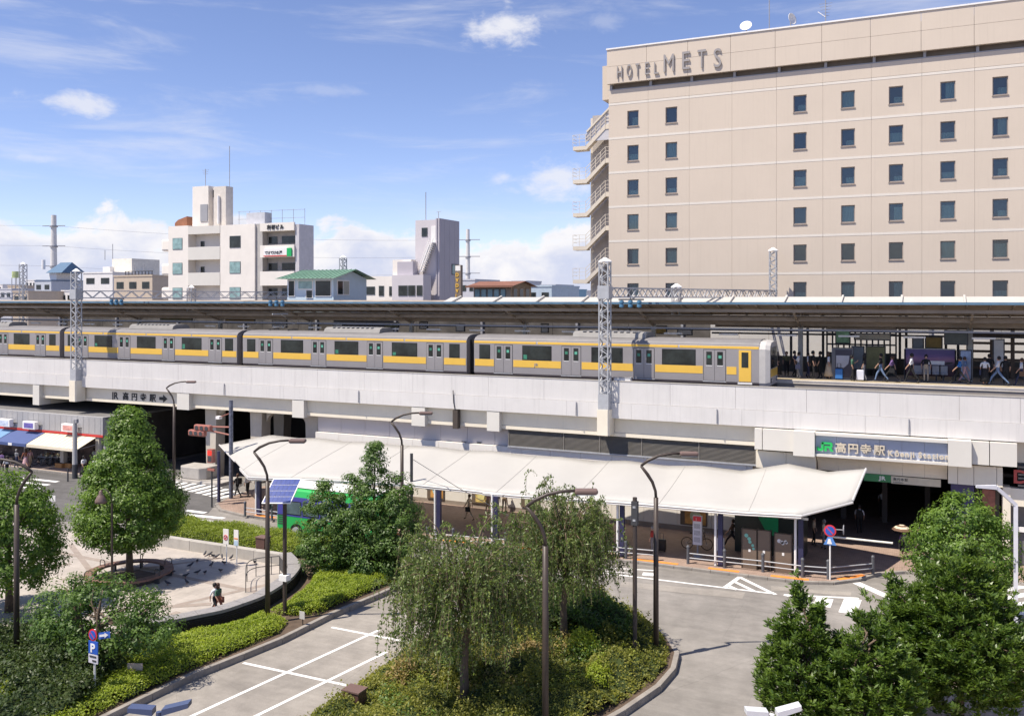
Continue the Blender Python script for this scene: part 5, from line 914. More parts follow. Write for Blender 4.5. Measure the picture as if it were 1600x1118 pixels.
for i, (px, py, w, hh, lab) in enumerate(((354,879,.36,1.05,'white notice with red mark, left of two in the clipped hedge'),(370,882,.3,1.1,'white and blue notice, right of two in the clipped hedge'))):
    p, t = sign_pole(px,py,1.2,lab,'notice',z=.15,r=.03); MB().box(p[0]-w/2,p[0]+w/2,p[1]-.06,p[1]-.03,1.15,1.15+hh*.75).build('plate', WHITE, t); 
    if i == 0: MB().ring((p[0],p[1]-.066,1.5), .12, .02, 'y', 20, 5).build('red_ring', CRED, t); MB().bar((p[0]-.1,p[1]-.068,1.4),(p[0]+.1,p[1]-.068,1.6), .03).build('red_bar', CRED, t)
    else: MB().box(p[0]-w/2+.03,p[0]+w/2-.03,p[1]-.072,p[1]-.062,1.17,1.42).build('print', M('pale_blue', (.45,.6,.75), .5), t); MB().box(p[0]-w/2+.03,p[0]+w/2-.03,p[1]-.072,p[1]-.062,1.5,1.56).build('red_line', ORANGE, t)
p, t = sign_pole(473,979,.55,'small white plant label in the hedge bed by the kerb','label',z=.15,r=.025,mat=BROWNP); MB().box(p[0]-.13,p[0]+.13,p[1]-.05,p[1]-.03,.5,.82).build('plate', M('label_plate', (.5,.48,.46), .6), t)
p, t = sign_pole(211,1070,.75,'pale tilted notice plate in the hedge near the parking sign','notice',z=.15,r=.02,mat=BROWNP); MB().obox((p[0],p[1],.62), .55, .04, .32, .4).build('plate', M('plate_pink', (.5,.4,.35), .6), t)
p = G(1090,868,.13); t = thing('bus_stop_sign', 'tall white bus stop sign with red head behind the railing', 'bus stop sign', p); x, y = p[0], p[1]; MB().cyl(x,y,.13,.75,.05,8).build('post', GREY, t); MB().lathe((x,y,.13), [(.26,0),(.22,.06),(.06,.1)], 12).build('foot', GREY, t); MB().box(x-.24,x+.24,y-.1,y+.1,.75,2.3).build('timetable_case', M('case_white', (.68,.69,.76), .4), t); MB().box(x-.22,x+.22,y-.115,y-.102,2.02,2.28).build('red_header', CRED, t)
for i in range(3): MB().box(x-.17,x+.17,y-.112,y-.102,.9+.36*i,1.16+.36*i).build('timetable_print', M('print_grey', (.45,.46,.52), .6, .4, 25), t)
q = letters('1', x-.06, y-.12, 2.07, .2, WHITE, t, .01)
for i, (px0, px1, py0, py1, lab) in enumerate(((1160,1182,826,888,'brown upright board with turquoise scrawl under the canopy edge'),(1184,1203,828,866,'narrow brown board between two taller boards'),(1211,1236,833,892,'brown upright board with a white hand mark under the canopy'))):
    y = 46.75; a = YP(px0,py0,y); b = YP(px1,py1,y); t = thing('information_board', lab, 'information board', ((a[0]+b[0])/2,y,.13), 'brown information boards'); MB().box(a[0],b[0],y,y+.25,.3 if i == 1 else .13,a[2]).build('board', M('board_brown', (.17,.125,.095), .5, .08), t); MB().box(a[0]-.05,a[0],y-.02,y+.27,.13,a[2]+.03).build('edge_post', BROWNP, t); MB().box(b[0],b[0]+.05,y-.02,y+.27,.13,a[2]+.03).build('edge_post', BROWNP, t)
    if i != 1:
        for k in range(5): MB().disc((a[0]+.2+.09*k+.05*(k % 2), y-.006, a[2]-.3-.16*k if i == 0 else a[2]-.35-.05*(k % 3)), .1-.008*k, 'y', 10, .008).build('painted_mark', M('scrawl', (.20,.50,.42), .5) if i == 0 else M('handmark', (.6,.6,.62), .5), t)
    MB().box((a[0]+b[0])/2-.05,(a[0]+b[0])/2+.06,y-.012,y-.002,1.0,1.14).build('sticker', WHITE, t)
y = 49.7; t = thing('green_kiosk', 'green and dark kiosk front behind the information boards', 'kiosk', (XY(1200,y),y,.13)); a, b = XY(1148,y), XY(1256,y); kzz = lambda py: ZY(1190,py,y); MB().box(a,b,y,y+1.6,.13,kzz(790)).build('front', M('kiosk_dark', (.035,.045,.04), .3), t); MB().exty([(XY(1178,y),kzz(796)),(XY(1216,y),kzz(796)),(XY(1216,y),kzz(834)),(XY(1200,y),kzz(834))], y-.03, y-.005).build('green_panel', M('kiosk_green', (.02,.34,.13), .4), t); MB().box(XY(1150,y),XY(1162,y),y-.03,y-.005,kzz(806),kzz(797)).build('green_square', M('kiosk_green2', (.03,.35,.14), .4), t)
t = thing('parcel_kiosk_box', 'white pedestal box on the pavement behind the railing', 'box', G(1126,872,.13)); p = t.location; MB().box(p[0]-.18,p[0]+.18,p[1]-.1,p[1]+.15,.55,1.2).build('box', WHITE, t); MB().box(p[0]-.06,p[0]+.06,p[1]-.05,p[1]+.08,.13,.55).build('foot', GREY, t)
tag(MB().tube([G(1300,838,2.0),G(1395,848,2.0)], .05, 8).build('height_bar', M('bar_white', (.7,.68,.62), .5)), 'white horizontal bar with yellow end across the entrance forecourt', 'barrier')
for i, (px, py, w, hh) in enumerate(((1504,902,.75,.9),(1444,890,.6,.4))):
    p = G(px, py+18, .13); t = thing('white_signboard', ('large white board seen through the right trees','small white board at the left side of the right trees')[i], 'sign board', p); MB().cyl(p[0],p[1],.13,.9,.04,8).build('post', GREY, t); MB().box(p[0]-w/2,p[0]+w/2,p[1]-.08,p[1]-.03,.9,.9+hh).build('plate', WHITE, t)
p = G(1571,868,.13); t = thing('orange_banner', 'orange and white advertising banner by the white street lamp', 'banner', p); MB().box(p[0]-.42,p[0]+.42,p[1],p[1]+.04,.3,1.85).build('cloth', M('banner_orange', (.78,.14,.03), .5, .1), t); MB().box(p[0]-.36,p[0]+.2,p[1]-.012,p[1]-.002,.7,1.5).build('print', M('banner_print', (.7,.66,.6), .5, .3, 6), t); MB().bar((p[0]-.5,p[1]+.05,1.9),(p[0]+.5,p[1]+.05,1.9), .05).build('rod', GREY, t)
# ------------------------------------------------------------------ west side: poles, signals, shops
RBR = M('signal_brown', (.34,.13,.10), .5)
p = G(361,781); t = thing('signal_pole', 'tall dark pole with reddish traffic signal arms over the street', 'traffic signal', p); x, y = p[0], p[1]; MB().cyl(x,y,.0,ZY(361,625,y),.14,10).build('pole', M('pole_mottled', (.12,.13,.17), .5, .5, 6), t); zt = ZY(361,668,y)
for (x1, z1, x0, z0) in ((318,666,359,667),(322,671,358,679)): a = YP(x0,z0,y); b = YP(x1,z1,y-.4); MB().tube([a,b], .06, 6).build('arm', RBR, t)
for (px, py) in ((309,676),(318,668)):
    c = YP(px,py,y-.4); hd = MB().box(c[0]-.75,c[0]+.75,y-.6,y-.25,c[2]-.22,c[2]+.22).build('signal_head', RBR, t, bevel=.1)
    for k in (-.45,0,.45): MB().disc((c[0]+k,y-.615,c[2]), .15, 'y', 16, .02).build('lens', DGREY, hd)
a = YP(342,652,y); MB().tube([YP(360,645,y),a], .035, 6).build('camera_arm', RBR, t); MB().box(a[0]-.16,a[0]+.16,y-.15,y+.15,a[2]-.1,a[2]+.1).build('camera', WHITE, t)
p = G(331,792); t = thing('pedestrian_signal', 'pedestrian traffic light showing red on a dark post', 'traffic signal', p); x, y = p[0], p[1]; MB().cyl(x,y,0,2.55,.06,8).build('post', DGREY, t); zc = ZY(331,706,y); h_ = MB().box(x-.22,x+.22,y-.2,y+.1,ZY(331,722,y),ZY(331,701,y)).build('housing', RBR, t); MB().box(x-.16,x+.16,y-.22,y-.205,ZY(331,710,y),ZY(331,703,y)).build('red_lens', M('lens_red', (.8,.03,.02), .4, emit=.6), h_); MB().box(x-.16,x+.16,y-.22,y-.205,ZY(331,720,y),ZY(331,712,y)).build('dark_lens', DGREY, h_); MB().box(x-.3,x+.3,y-.1,y,2.45,2.6).build('plate', RBR, t)
p = G(342,787); tag(MB().cyl(p[0],p[1],0,3.6,.11,10).build('canopy_side_post', NAVY), 'navy post at the left tip of the membrane roof', 'post')
p = G(117,747); t = thing('utility_pole', 'grey concrete utility pole in front of the striped awning', 'utility pole', p); MB().cyl(p[0],p[1],0,ZY(117,655,p[1]),.2,12,.16).build('shaft', M('pole_conc', (.42,.41,.40), .7, .1), t); MB().cyl(p[0],p[1],0,1.1,.206,12).build('dark_wrap', DGREY, t); MB().box(p[0]-.3,p[0]+.3,p[1]-.1,p[1]+.1,ZY(117,660,p[1]),ZY(117,654,p[1])).build('cap_fitting', GREY, t)
p = G(310,750); t = thing('concrete_planter_block', 'round-cornered concrete block at the foot of the underpass column', 'concrete block', p); MB().prism([(p[0]-1.3,p[1]-.5),(p[0]-.9,p[1]-.9),(p[0]+.9,p[1]-.9),(p[0]+1.3,p[1]-.5),(p[0]+1.3,p[1]+.9),(p[0]-1.3,p[1]+.9)], .25, 1.15).build('block', CONC, t, bevel=.06); MB().prism([(p[0]-1.9,p[1]-1.1),(p[0]+3.2,p[1]-1.1),(p[0]+3.2,p[1]+1.3),(p[0]-1.9,p[1]+1.3)], 0, .24).build('plinth', CONC, t, bevel=.03)
p = G(106,752); tag(MB().cyl(p[0],p[1],0,1.0,.06,8).build('bollard', DGREY), 'thin dark bollard beside the utility pole', 'bollard')
sh = thing('shop_row', 'low grey shop building under the viaduct with red trim', 'shop', (-70,51,0)); SGR = M('shop_grey', (.36,.355,.36), .75, .08, .6, streak=.2)
MB().box(-100,-59.85,51.0,51.25,3.0,4.5).build('fascia', SGR, sh); MB().box(-60.1,-59.86,51.26,53.6,.13,4.5).build('end_wall', SGR, sh); MB().box(-60.1,-59.9,53.61,70,.13,4.28).build('tunnel_wall', INNER, sh); MB().box(-100,-59.85,51.26,70,4.3,4.48).build('roof', M('shop_roof', (.16,.155,.155), .85, .15), sh); MB().box(-100,-59.8,50.95,51.0,2.9,3.08).build('red_trim', REDP, sh); MB().box(-100,-60.1,53.4,53.5,.13,3).build('shop_interior', M('shop_inside', (.14,.10,.085), .8, .7, 1.4), sh)  # tunnel_wall: darkness of the underpass is put into the wall colour
for k in range(60): MB().box(-99.6+k*.66,-99.02+k*.66,50.985,51.0,3.1,4.45).build('fascia_board', SGR, sh)
for xx in (-60.5,-64.6,-69.0,-73.6,-78): MB().box(xx-.2,xx+.2,51.02,51.4,.13,3.0).build('pier', COLC, sh)
for i, (px0, px1, lab, col) in enumerate(((-40,24,'light blue shop awning at the left edge',(.14,.26,.44)),(24,72,'dark blue shop awning with small white tag',(.065,.095,.23)),(72,152,'cream striped shop awning nearest the corner',(.72,.64,.50)))):
    xa, xb = XY(px0,51), XY(px1,51); t = thing('shop_awning', lab, 'awning', (xa,51,2.2), 'shop awnings'); am = M('awning%d' % i, col, .7, .06, 2)
    MB().add([(xa+.05,50.9,2.88),(xb-.05,50.9,2.88),(xb-.05,49.2,2.2),(xa+.05,49.2,2.2),(xa+.05,50.9,2.84),(xb-.05,50.9,2.84),(xb-.05,49.2,2.16),(xa+.05,49.2,2.16)], [(0,1,2,3),(7,6,5,4),(3,2,6,7),(0,3,7,4),(1,5,6,2)]).build('cloth', am, t); MB().box(xa+.05,xb-.05,49.17,49.2,1.97,2.2).build('valance', am, t)
    for xx in (xa+.1,xb-.1): MB().bar((xx,50.95,2.3),(xx,49.25,2.15), .04).build('arm', GREY, t)
    if i == 2:
        for k in range(10): MB().add([(xa+.2+k*.5,50.88,2.89),(xa+.38+k*.5,50.88,2.89),(xa+.38+k*.5,49.22,2.216),(xa+.2+k*.5,49.22,2.216)], [(0,1,2,3)]).build('stripe', M('awn_stripe', (.62,.5,.37), .7), t)
    if i == 1: MB().box((xa+xb)/2-.25,(xa+xb)/2+.2,49.15,49.168,1.98,2.18).build('tag', WHITE, t)
for i, (px, py, col) in enumerate(((8,660,(.55,.60,.75)),(47,664,(.16,.13,.40)),(108,668,(.65,.32,.28)))):
    q = YP(px,py,50.6); t = thing('shop_sign_box', ('white sign box with pale blue print at the left edge','white sign box with purple print on the shop fascia','white sign box with red print behind the utility pole')[i], 'sign', q, 'shop sign boxes'); MB().box(q[0]-.75,q[0]+.75,50.45,50.85,q[2]-.32,q[2]+.32).build('case', WHITE, t, bevel=.03); MB().box(q[0]-.55,q[0]+.55,50.435,50.449,q[2]-.2,q[2]+.2).build('print', M('shopprint%d' % i, col, .5, .4, 5), t); MB().bar((q[0]+.75,50.8,q[2]),(q[0]+1.0,51,q[2]), .05).build('arm', DGREY, t)
for i, px in enumerate((94,108)): p = G(px,730,.13); t = thing('wooden_planter', ('left','right')[i]+' orange wooden planter on the pavement under the awnings', 'planter', p, 'wooden planters'); MB().box(p[0]-.4,p[0]+.4,p[1]-.2,p[1]+.2,.13,.5).build('box', M('planter_wood', (.50,.24,.08), .7), t, bevel=.02); MB().box(p[0]-.36,p[0]+.36,p[1]-.16,p[1]+.16,.48,.52).build('soil', SOIL, t)
for i in range(4):
    p = G(60+i*9,727,.13); t = thing('shop_goods_stand', ('leftmost','second','third','rightmost')[i]+' cluttered display stand under the shop awnings', 'display stand', (p[0],p[1]+.6,.13), 'shop display stands'); MB().box(p[0]-.5,p[0]+.5,p[1]+.3,p[1]+.9,.75,.82).build('top', GREY, t)
    for sx in (-.42,.42): MB().box(p[0]+sx-.03,p[0]+sx+.03,p[1]+.55,p[1]+.61,.13,.75).build('leg', DGREY, t)
    for k in range(4): MB().obox((p[0]-.33+k*.22,p[1]+.55,.82), .16, .2, .12+.2*random.random(), random.random()).build('goods', M('goods%d' % k, ((.5,.48,.44),(.35,.2,.15),(.2,.25,.2),(.6,.5,.3))[k], .6), t)
for i, (px, py) in enumerate(((241,713),(249,713))): q = YP(px,py,66); tag(MB().lathe((q[0],66,q[2]), [(.02,-.14),(.11,-.1),(.15,0),(.11,.1),(.02,.14)], 12).build('underpass_lamp', M('warm_bulb', (1,.62,.35), .5, .02, emit=4)), ('left','right')[i]+' small warm lamp glowing inside the dark underpass', 'lamp', 'underpass lamps')
# ------------------------------------------------------------------ bus
bx0 = -35.0; t = thing('green_bus', 'small green and blue bus waiting at the stop behind the green tree', 'bus', (bx0+4.3,43.2,0)); BG = M('bus_green', (.035,.40,.10), .35, .05); BB = M('bus_blue', (.07,.07,.33), .3, .05); y0, y1 = 42.0, 44.25; L_ = 7.0
prof = [(y0,.32),(y0,2.35),(y0+.12,2.75),(y0+.35,2.88),(y1-.35,2.88),(y1-.12,2.75),(y1,2.35),(y1,.32)]
MB().extx(prof, bx0+.12, bx0+L_).build('body', BG, t, bevel=.04); MB().box(bx0+.3,bx0+L_-.1,y0+.25,y1-.25,2.88,2.95).build('roof', WHITE, t, bevel=.03); MB().box(bx0+.04,bx0+.13,y0+.12,y1-.12,.4,2.6).build('front_panel', BG, t, bevel=.03); MB().box(bx0+.0,bx0+.05,y0+.2,y1-.2,1.3,2.4).build('windscreen', DARKG, t)
MB().box(bx0+.16,bx0+L_-.6,y0-.012,y0+.05,1.25,2.4).build('blue_band', BB, t); 
for k in range(5): f = MB().box(bx0+.75+k*1.25,bx0+1.9+k*1.25,y0-.024,y0-.013,1.35,2.15).build('window', BLACK, t); MB().box(bx0+.8+k*1.25,bx0+1.85+k*1.25,y0-.034,y0-.025,1.4,2.1).build('pane', M('bus_glass', (.10,.14,.16), .06, .4, 1), f)
for k in range(5): MB().box(bx0+.2,bx0+.75,y0-.02,y0-.002,.75+k*.13,.8+k*.13).build('vent_slot', DGREY, t)
for xx in (bx0+1.55,bx0+5.4): w = MB().disc((xx,y0+.06,.43), .43, 'y', 24, .24).build('tyre', BLACK, t); MB().disc((xx,y0-.075,.43), .26, 'y', 20, .03).build('rim', GALV, w)
MB().tube([(bx0+.1,y0-.02,2.3),(bx0-.25,y0-.2,2.15),(bx0-.25,y0-.2,1.95)], .03, 6).build('mirror_arm', DGREY, t); MB().box(bx0-.32,bx0-.2,y0-.3,y0-.1,1.6,1.98).build('mirror', DGREY, t)
for yy in (y0+.3,y1-.5): MB().box(bx0+.02,bx0+.05,yy,yy+.25,.75,.9).build('headlight', WHITE, t)
# ------------------------------------------------------------------ bicycles
def bicycle(loc, rz, label, col, k=0):
    t = thing('bicycle', label, 'bicycle', loc, 'bicycles', rz, True); fm = M('bike%d' % k, col, .35)
    for x in (-.53,.53): w = MB().ring((x,0,.33), .31, .022, 'y', 26, 6).build('wheel', BLACK, t); m = MB(); [m.bar((x,0,.33),(x+.3*math.cos(a),0,.33+.3*math.sin(a)), .006) for a in np.linspace(0,2*math.pi,13)[:-1]]; m.build('spokes', GALV, w)
    MB().tube([(-.53,0,.33),(-.1,0,.3),(.38,0,.72),(.42,0,.86)], .018, 6).build('down_tube', fm, t); MB().tube([(-.1,0,.3),(-.22,0,.86)], .016, 6).build('seat_tube', fm, t); MB().tube([(-.18,0,.7),(.39,0,.76)], .014, 6).build('top_tube', fm, t); MB().tube([(.53,0,.33),(.4,0,.8),(.37,0,1.0)], .016, 6).build('fork', fm, t); MB().tube([(-.53,0,.33),(-.2,0,.78)], .01, 5).build('stay', fm, t)
    MB().tube([(.2,-.26,1.02),(.34,-.24,1.04),(.37,0,1.02),(.34,.24,1.04),(.2,.26,1.02)], .014, 6).build('handlebar', GALV, t); MB().add([(-.38,-.09,.88),(-.38,.09,.88),(-.08,.03,.9),(-.08,-.03,.9),(-.36,-.08,.94),(-.36,.08,.94),(-.08,.02,.93),(-.08,-.02,.93)], [(3,2,1,0),(4,5,6,7),(0,1,5,4),(1,2,6,5),(2,3,7,6),(3,0,4,7)]).build('saddle', BLACK, t)
    m = MB(); [m.tube([(.5+.26*a,-.16,z),(.5+.26*a,.16,z)], .006, 4) for a in (0,.5,1) for z in (.75,.95)]; [m.tube([(.5,s_,z),(.78,s_,z)], .006, 4) for s_ in (-.16,.16) for z in (.72,.84,.96)]; m.build('basket', GREY, t); MB().tube([(-.1,-.12,.3),(-.1,.12,.3)], .012, 5).build('pedals', BLACK, t)
p = G(1089,858,.13); bicycle((p[0],p[1],.13), .15, 'black bicycle parked behind the bus stop sign', (.03,.03,.03), 0)
for i, px in enumerate((62,74,84)): p = G(px,726,.13); bicycle((p[0],p[1]+.2,.13), 1.1+.2*i, ('silver','white','grey')[i]+' bicycle parked under the shop awnings', ((.4,.4,.4),(.6,.6,.58),(.2,.2,.22))[i], 1+i)
# bollard box in the island and planting bed
for i, (px, py, w, hh, zz) in enumerate(((554,1112,.32,.75,.16),(411,868,.3,1.0,.15))): p = G(px,py,zz); t = thing('service_box', ('brown metal service box at the island kerb','dark brown service box in the hedge beside the street lamp')[i], 'service box', (p[0],p[1],zz)); MB().box(p[0]-w,p[0]+w,p[1]-.25,p[1]+.25,zz,zz+hh).build('cabinet', M('cab_brown', (.11,.06,.05), .5), t, bevel=.02); MB().box(p[0]-w-.03,p[0]+w+.03,p[1]-.28,p[1]+.28,zz+hh,zz+hh+.05).build('lid', M('cab_lid', (.16,.10,.085), .5), t)


# lighter resurfaced strips
for i, pts in enumerate(([(972,908),(1165,925),(1160,935),(968,916)],[(1205,915),(1330,925),(1330,930),(1205,922)])):
    struct(MB().quad(*[(*g2(*q), .0062+.0005*i) for q in pts]).build('road_patch', A_BAY))
p = YP(643,708,45.2); t = thing('wire_pole', 'thin dark pole with a slanting wire right of the tall green tree', 'pole', (p[0],45.2,0)); MB().cyl(p[0],45.2,0,p[2],.09,8).build('pole', DGREY, t); e_ = YP(800,808,44.0); MB().tube([(p[0],45.2,p[2]-.3),((p[0]+e_[0])/2,44.6,(p[2]-.3+e_[2])/2-.1),e_], .018, 5).build('wire', DGREY, t)
# ------------------------------------------------------------------ people
def skin_mesh(joints, bones):
    names = list(joints); me = bpy.data.meshes.new('p'); me.from_pydata([joints[n][:3] for n in names], [(names.index(a), names.index(b)) for a, b, _ in bones], [])
    ob = bpy.data.objects.new('p', me); sc.collection.objects.link(ob); md = ob.modifiers.new('s', 'SKIN'); md.use_smooth_shade = True
    sv = me.skin_vertices[0].data if me.skin_vertices else me.attributes
    for i, n in enumerate(names):
        r = joints[n][3]; sv[i].radius = r if isinstance(r, tuple) else (r, r)
        sv[i].use_root = (n == 'pelvis')
    ob.modifiers.new('d', 'SUBSURF').levels = 1
    dg = bpy.context.evaluated_depsgraph_get(); dg.update(); out = bpy.data.meshes.new_from_object(ob.evaluated_get(dg)); bpy.data.objects.remove(ob)
    out.materials.clear()
    for i in range(4): out.materials.append(None)
    seg = [(Vector(joints[a][:3]), Vector(joints[b][:3]), m) for a, b, m in bones]
    for p in out.polygons:
        c = p.center; best = None
        for a, b, m in seg:
            d = b-a; u = max(0, min(1, (c-a).dot(d)/d.length_squared)); q = (c-a-d*u).length
            if best is None or q < best[0]: best = (q, m)
        p.material_index = best[1]
    return out
def pose(step=0., arm=.15, bend=0., armr=None, sit=False, sleeve=1):
    J = {'pelvis': (0,0,.93,(.135,.10)), 'waist': (0,.0+bend*.1,1.08,(.125,.09)), 'chest': (0,bend*.3,1.30,(.155,.105)), 'neck': (0,bend*.42,1.45,(.055,.055)), 'head': (0,bend*.5-.01,1.56,(.08,.095)), 'crown': (0,bend*.5,1.66,(.07,.085))}
    B = [('pelvis','waist',2),('waist','chest',1),('chest','neck',1),('neck','head',0),('head','crown',0)]
    for s, sg, st in (('l',-1,step),('r',1,-step)):
        J['hip'+s] = (sg*.09,0,.86,(.085,.09))
        if sit: J['knee'+s] = (sg*.1,-.42,.5,(.06,.06)); J['ank'+s] = (sg*.1,-.42,.1,(.042,.045)); J['toe'+s] = (sg*.1,-.58,.04,(.04,.035))
        else: J['knee'+s] = (sg*.095,-st*.26-.02,.49,(.062,.065)); J['ank'+s] = (sg*.09,-st*.42+(.12 if st < 0 else 0),.1+(.06 if st < -.3 else 0),(.042,.045)); J['toe'+s] = (sg*.1,-st*.42-.13+(.1 if st < 0 else 0),.035,(.04,.034))
        B += [('pelvis','hip'+s,2),('hip'+s,'knee'+s,2),('knee'+s,'ank'+s,2),('ank'+s,'toe'+s,3)]
        a = arm if armr is None or s == 'l' else armr; sw = st*.5
        J['sh'+s] = (sg*.19,bend*.3,1.37,(.06,.06))
        if a > 1: J['el'+s] = (sg*.26,bend*.3-.1,1.17,(.042,.042)); J['wr'+s] = (sg*.17,bend*.3-.3,1.3,(.032,.03)); J['ha'+s] = (sg*.13,bend*.3-.36,1.4,(.035,.022))
        else: J['el'+s] = (sg*(.23+a*.2),bend*.3+sw*.25,1.12,(.042,.042)); J['wr'+s] = (sg*(.22+a*.15),bend*.3+sw*.5-.08,.9,(.032,.028)); J['ha'+s] = (sg*(.21+a*.12),bend*.3+sw*.58-.1,.8,(.034,.02))
        B += [('chest','sh'+s,1),('sh'+s,'el'+s,1),('el'+s,'wr'+s,0 if sleeve else 1),('wr'+s,'ha'+s,0)]
    return skin_mesh(J, B)
POSES = {'stand': pose(.1,.1), 'walk': pose(.75,.1), 'walk2': pose(-.6,.25), 'phone': pose(.08,.1,.06,1.2), 'hold': pose(.05,1.2,.03,1.2), 'sit': pose(0,.2,.05,sit=True), 'stride': pose(1.1,.3,.08)}
SKINM = M('skin', (.45,.27,.19), .55, .05); SHOE = M('shoes', (.03,.028,.027), .5); HAIRS = {'k': M('hair_black', (.016,.013,.012), .5), 'b': M('hair_brown', (.07,.035,.02), .5), 'g': M('hair_grey', (.25,.24,.23), .6)}
CL = {'white': (.68,.68,.70), 'black': (.018,.018,.02), 'navy': (.03,.035,.075), 'grey': (.22,.22,.23), 'beige': (.48,.38,.27), 'blue': (.04,.17,.46), 'olive': (.12,.12,.06), 'lilac': (.42,.37,.50), 'pink': (.58,.36,.38), 'brown': (.14,.08,.05), 'jeans': (.15,.22,.36), 'cream': (.62,.54,.40), 'green': (.06,.14,.09), 'purple': (.17,.10,.24), 'rust': (.38,.14,.08), 'red': (.40,.05,.04)}
def cloth(c): return M('cloth_'+c, CL[c], .85, .14, 9)
hair_me = MB().lathe((0,0,0), [(.085,-.07),(.103,-.02),(.108,.04),(.09,.1),(.05,.135),(.01,.145)], 14); hair_long = MB().lathe((0,0,0), [(.075,-.24),(.11,-.16),(.105,-.03),(.108,.04),(.09,.1),(.05,.135),(.01,.145)], 14)
def mesh_of(mb, nm, smooth=True):
    me = bpy.data.meshes.new(nm); me.from_pydata(mb.v, [], mb.f); me.polygons.foreach_set('use_smooth', [smooth]*len(me.polygons)); return me
HM, HL = mesh_of(hair_me,'hair'), mesh_of(hair_long,'hair_long'); SKM = mesh_of(MB().lathe((0,0,0), [(.135,1.02),(.17,.9),(.22,.6),(.25,.48)], 14),'skirt'); SKL = mesh_of(MB().lathe((0,0,0), [(.135,1.02),(.17,.9),(.24,.5),(.3,.2)], 14),'skirt_long'); BAG = mesh_of(MB().box(-.05,.05,-.16,.16,-.15,.15),'bag',False); PACK = mesh_of(MB().box(-.15,.15,-.1,.08,-.22,.2),'pack',False); HAT = mesh_of(MB().lathe((0,0,0), [(.19,.02),(.18,.04),(.11,.05),(.1,.14),(.06,.16)], 16),'hat')
def person(loc, label, p='stand', rz=0., top='white', bot='black', hgt=1.65, hair='k', long=False, skirt=None, bag=None, pack=None, hat=None):
    ob = bpy.data.objects.new('person', POSES[p]); sc.collection.objects.link(ob); s = hgt/1.72; ob.scale = (s,s,s); ob.location = loc if p != 'sit' else (loc[0],loc[1],loc[2]-.02); ob.rotation_euler = (0,0,rz)
    for i, m in enumerate((SKINM, cloth(top), cloth(bot) if not skirt else SKINM, SHOE)): ob.material_slots[i].link = 'OBJECT'; ob.material_slots[i].material = m
    tag(ob, label, 'person')
    def child(nm, me, m, l, lr=0):
        c = bpy.data.objects.new(nm, me.copy()); c.data.materials.append(m); sc.collection.objects.link(c); c.parent = ob; c.location = l; c.rotation_euler = (0,0,lr); return c
    hy_ = {'hold': .015, 'phone': .03, 'sit': .025, 'stride': .04}.get(p, 0)
    child('hair', HL if long else HM, HAIRS[hair], (0,hy_+.028,1.6))
    if skirt: child('skirt', SKL if skirt[0] == 'L' else SKM, cloth(skirt[1:]), (0,0,0))
    if bag: child('bag', BAG, cloth(bag), (.27,.03,.78))
    if pack: child('backpack', PACK, cloth(pack), (0,.2,1.22))
    if hat: child('hat', HAT, cloth(hat), (0,hy_,1.64))
    return ob
E_, W_d, N_, S_d = R(90), R(-90), R(180), 0.     # facing +x, -x, away, towards the camera
PP = lambda px, py: G(px, py, PLAT)
for a_ in ((1215,588,'stand',E_,'black','black',1.62,'k','passenger in black nearest the train front',dict(long=True,skirt='Lblack')),(1229,586,'stand',S_d,'olive','black',1.58,'b','passenger in olive top behind the queue by the train front',dict()),(1242,588,'stand',E_,'navy','black',1.68,'k','passenger in navy left of the first canopy post',dict()),(1247,590,'phone',W_d,'white','grey',1.66,'k','passenger in white shirt left of the first canopy post',dict(bag='navy')),(1263,589,'stand',E_,'white','navy',1.6,'k','passenger in white blouse right of the first canopy post',dict()),(1271,591,'stand',E_,'black','black',1.76,'k','tall passenger in black with backpack near the vending machine',dict(pack='black')),(1281,590,'stand',W_d,'black','black',1.7,'k','passenger in black facing left near the vending machine',dict()),(1295,591,'stand',E_,'white','beige',1.7,'b','passenger in white top and wide beige trousers by the vending machine',dict(long=True,skirt='Lbeige',bag='beige')),(1332,594,'phone',E_,'green','black',1.58,'k','passenger in dark green reading beside the white suitcase',dict()),(1350,594,'stand',W_d,'black','grey',1.62,'k','passenger in black standing right of the white suitcase',dict(long=True)),(1376,595,'walk',W_d,'black','jeans',1.7,'k','passenger in black top and jeans before the olive panel',dict()),(1393,596,'stride',W_d,'purple','black',1.6,'b','striding passenger in purple top left of the mural',dict(bag='black')),(1424,597,'walk',W_d,'white','black',1.75,'k','man in white shirt walking past the mural',dict()),(1447,595,'sit',S_d,'black','beige',1.65,'k','passenger in black sitting on the platform seats',dict()),(1499,599,'stride',W_d,'blue','black',1.6,'k','passenger in bright blue shirt walking by the blue poster',dict()),(1508,597,'walk2',E_,'jeans','pink',1.55,'b','passenger in pale blue before the blue poster',dict()),(1539,600,'stand',N_,'white','black',1.6,'k','passenger seen from behind in white top and black skirt',dict(skirt='Lblack',bag='navy')),(1546,597,'stand',N_,'black','black',1.72,'k','passenger in black right of the second canopy post',dict()),(1559,601,'stride',W_d,'white','jeans',1.68,'k','striding man in white shirt and jeans on the right platform',dict()),(1571,601,'stand',N_,'black','black',1.7,'k','man in black with arms behind back on the right platform',dict()),(1596,602,'walk',W_d,'white','navy',1.6,'b','passenger in white with brown bag at the right edge',dict(bag='brown'))):
    p_ = PP(a_[0],a_[1]+1); person(p_, a_[8], a_[2], a_[3], a_[4], a_[5], a_[6], a_[7], **a_[9])
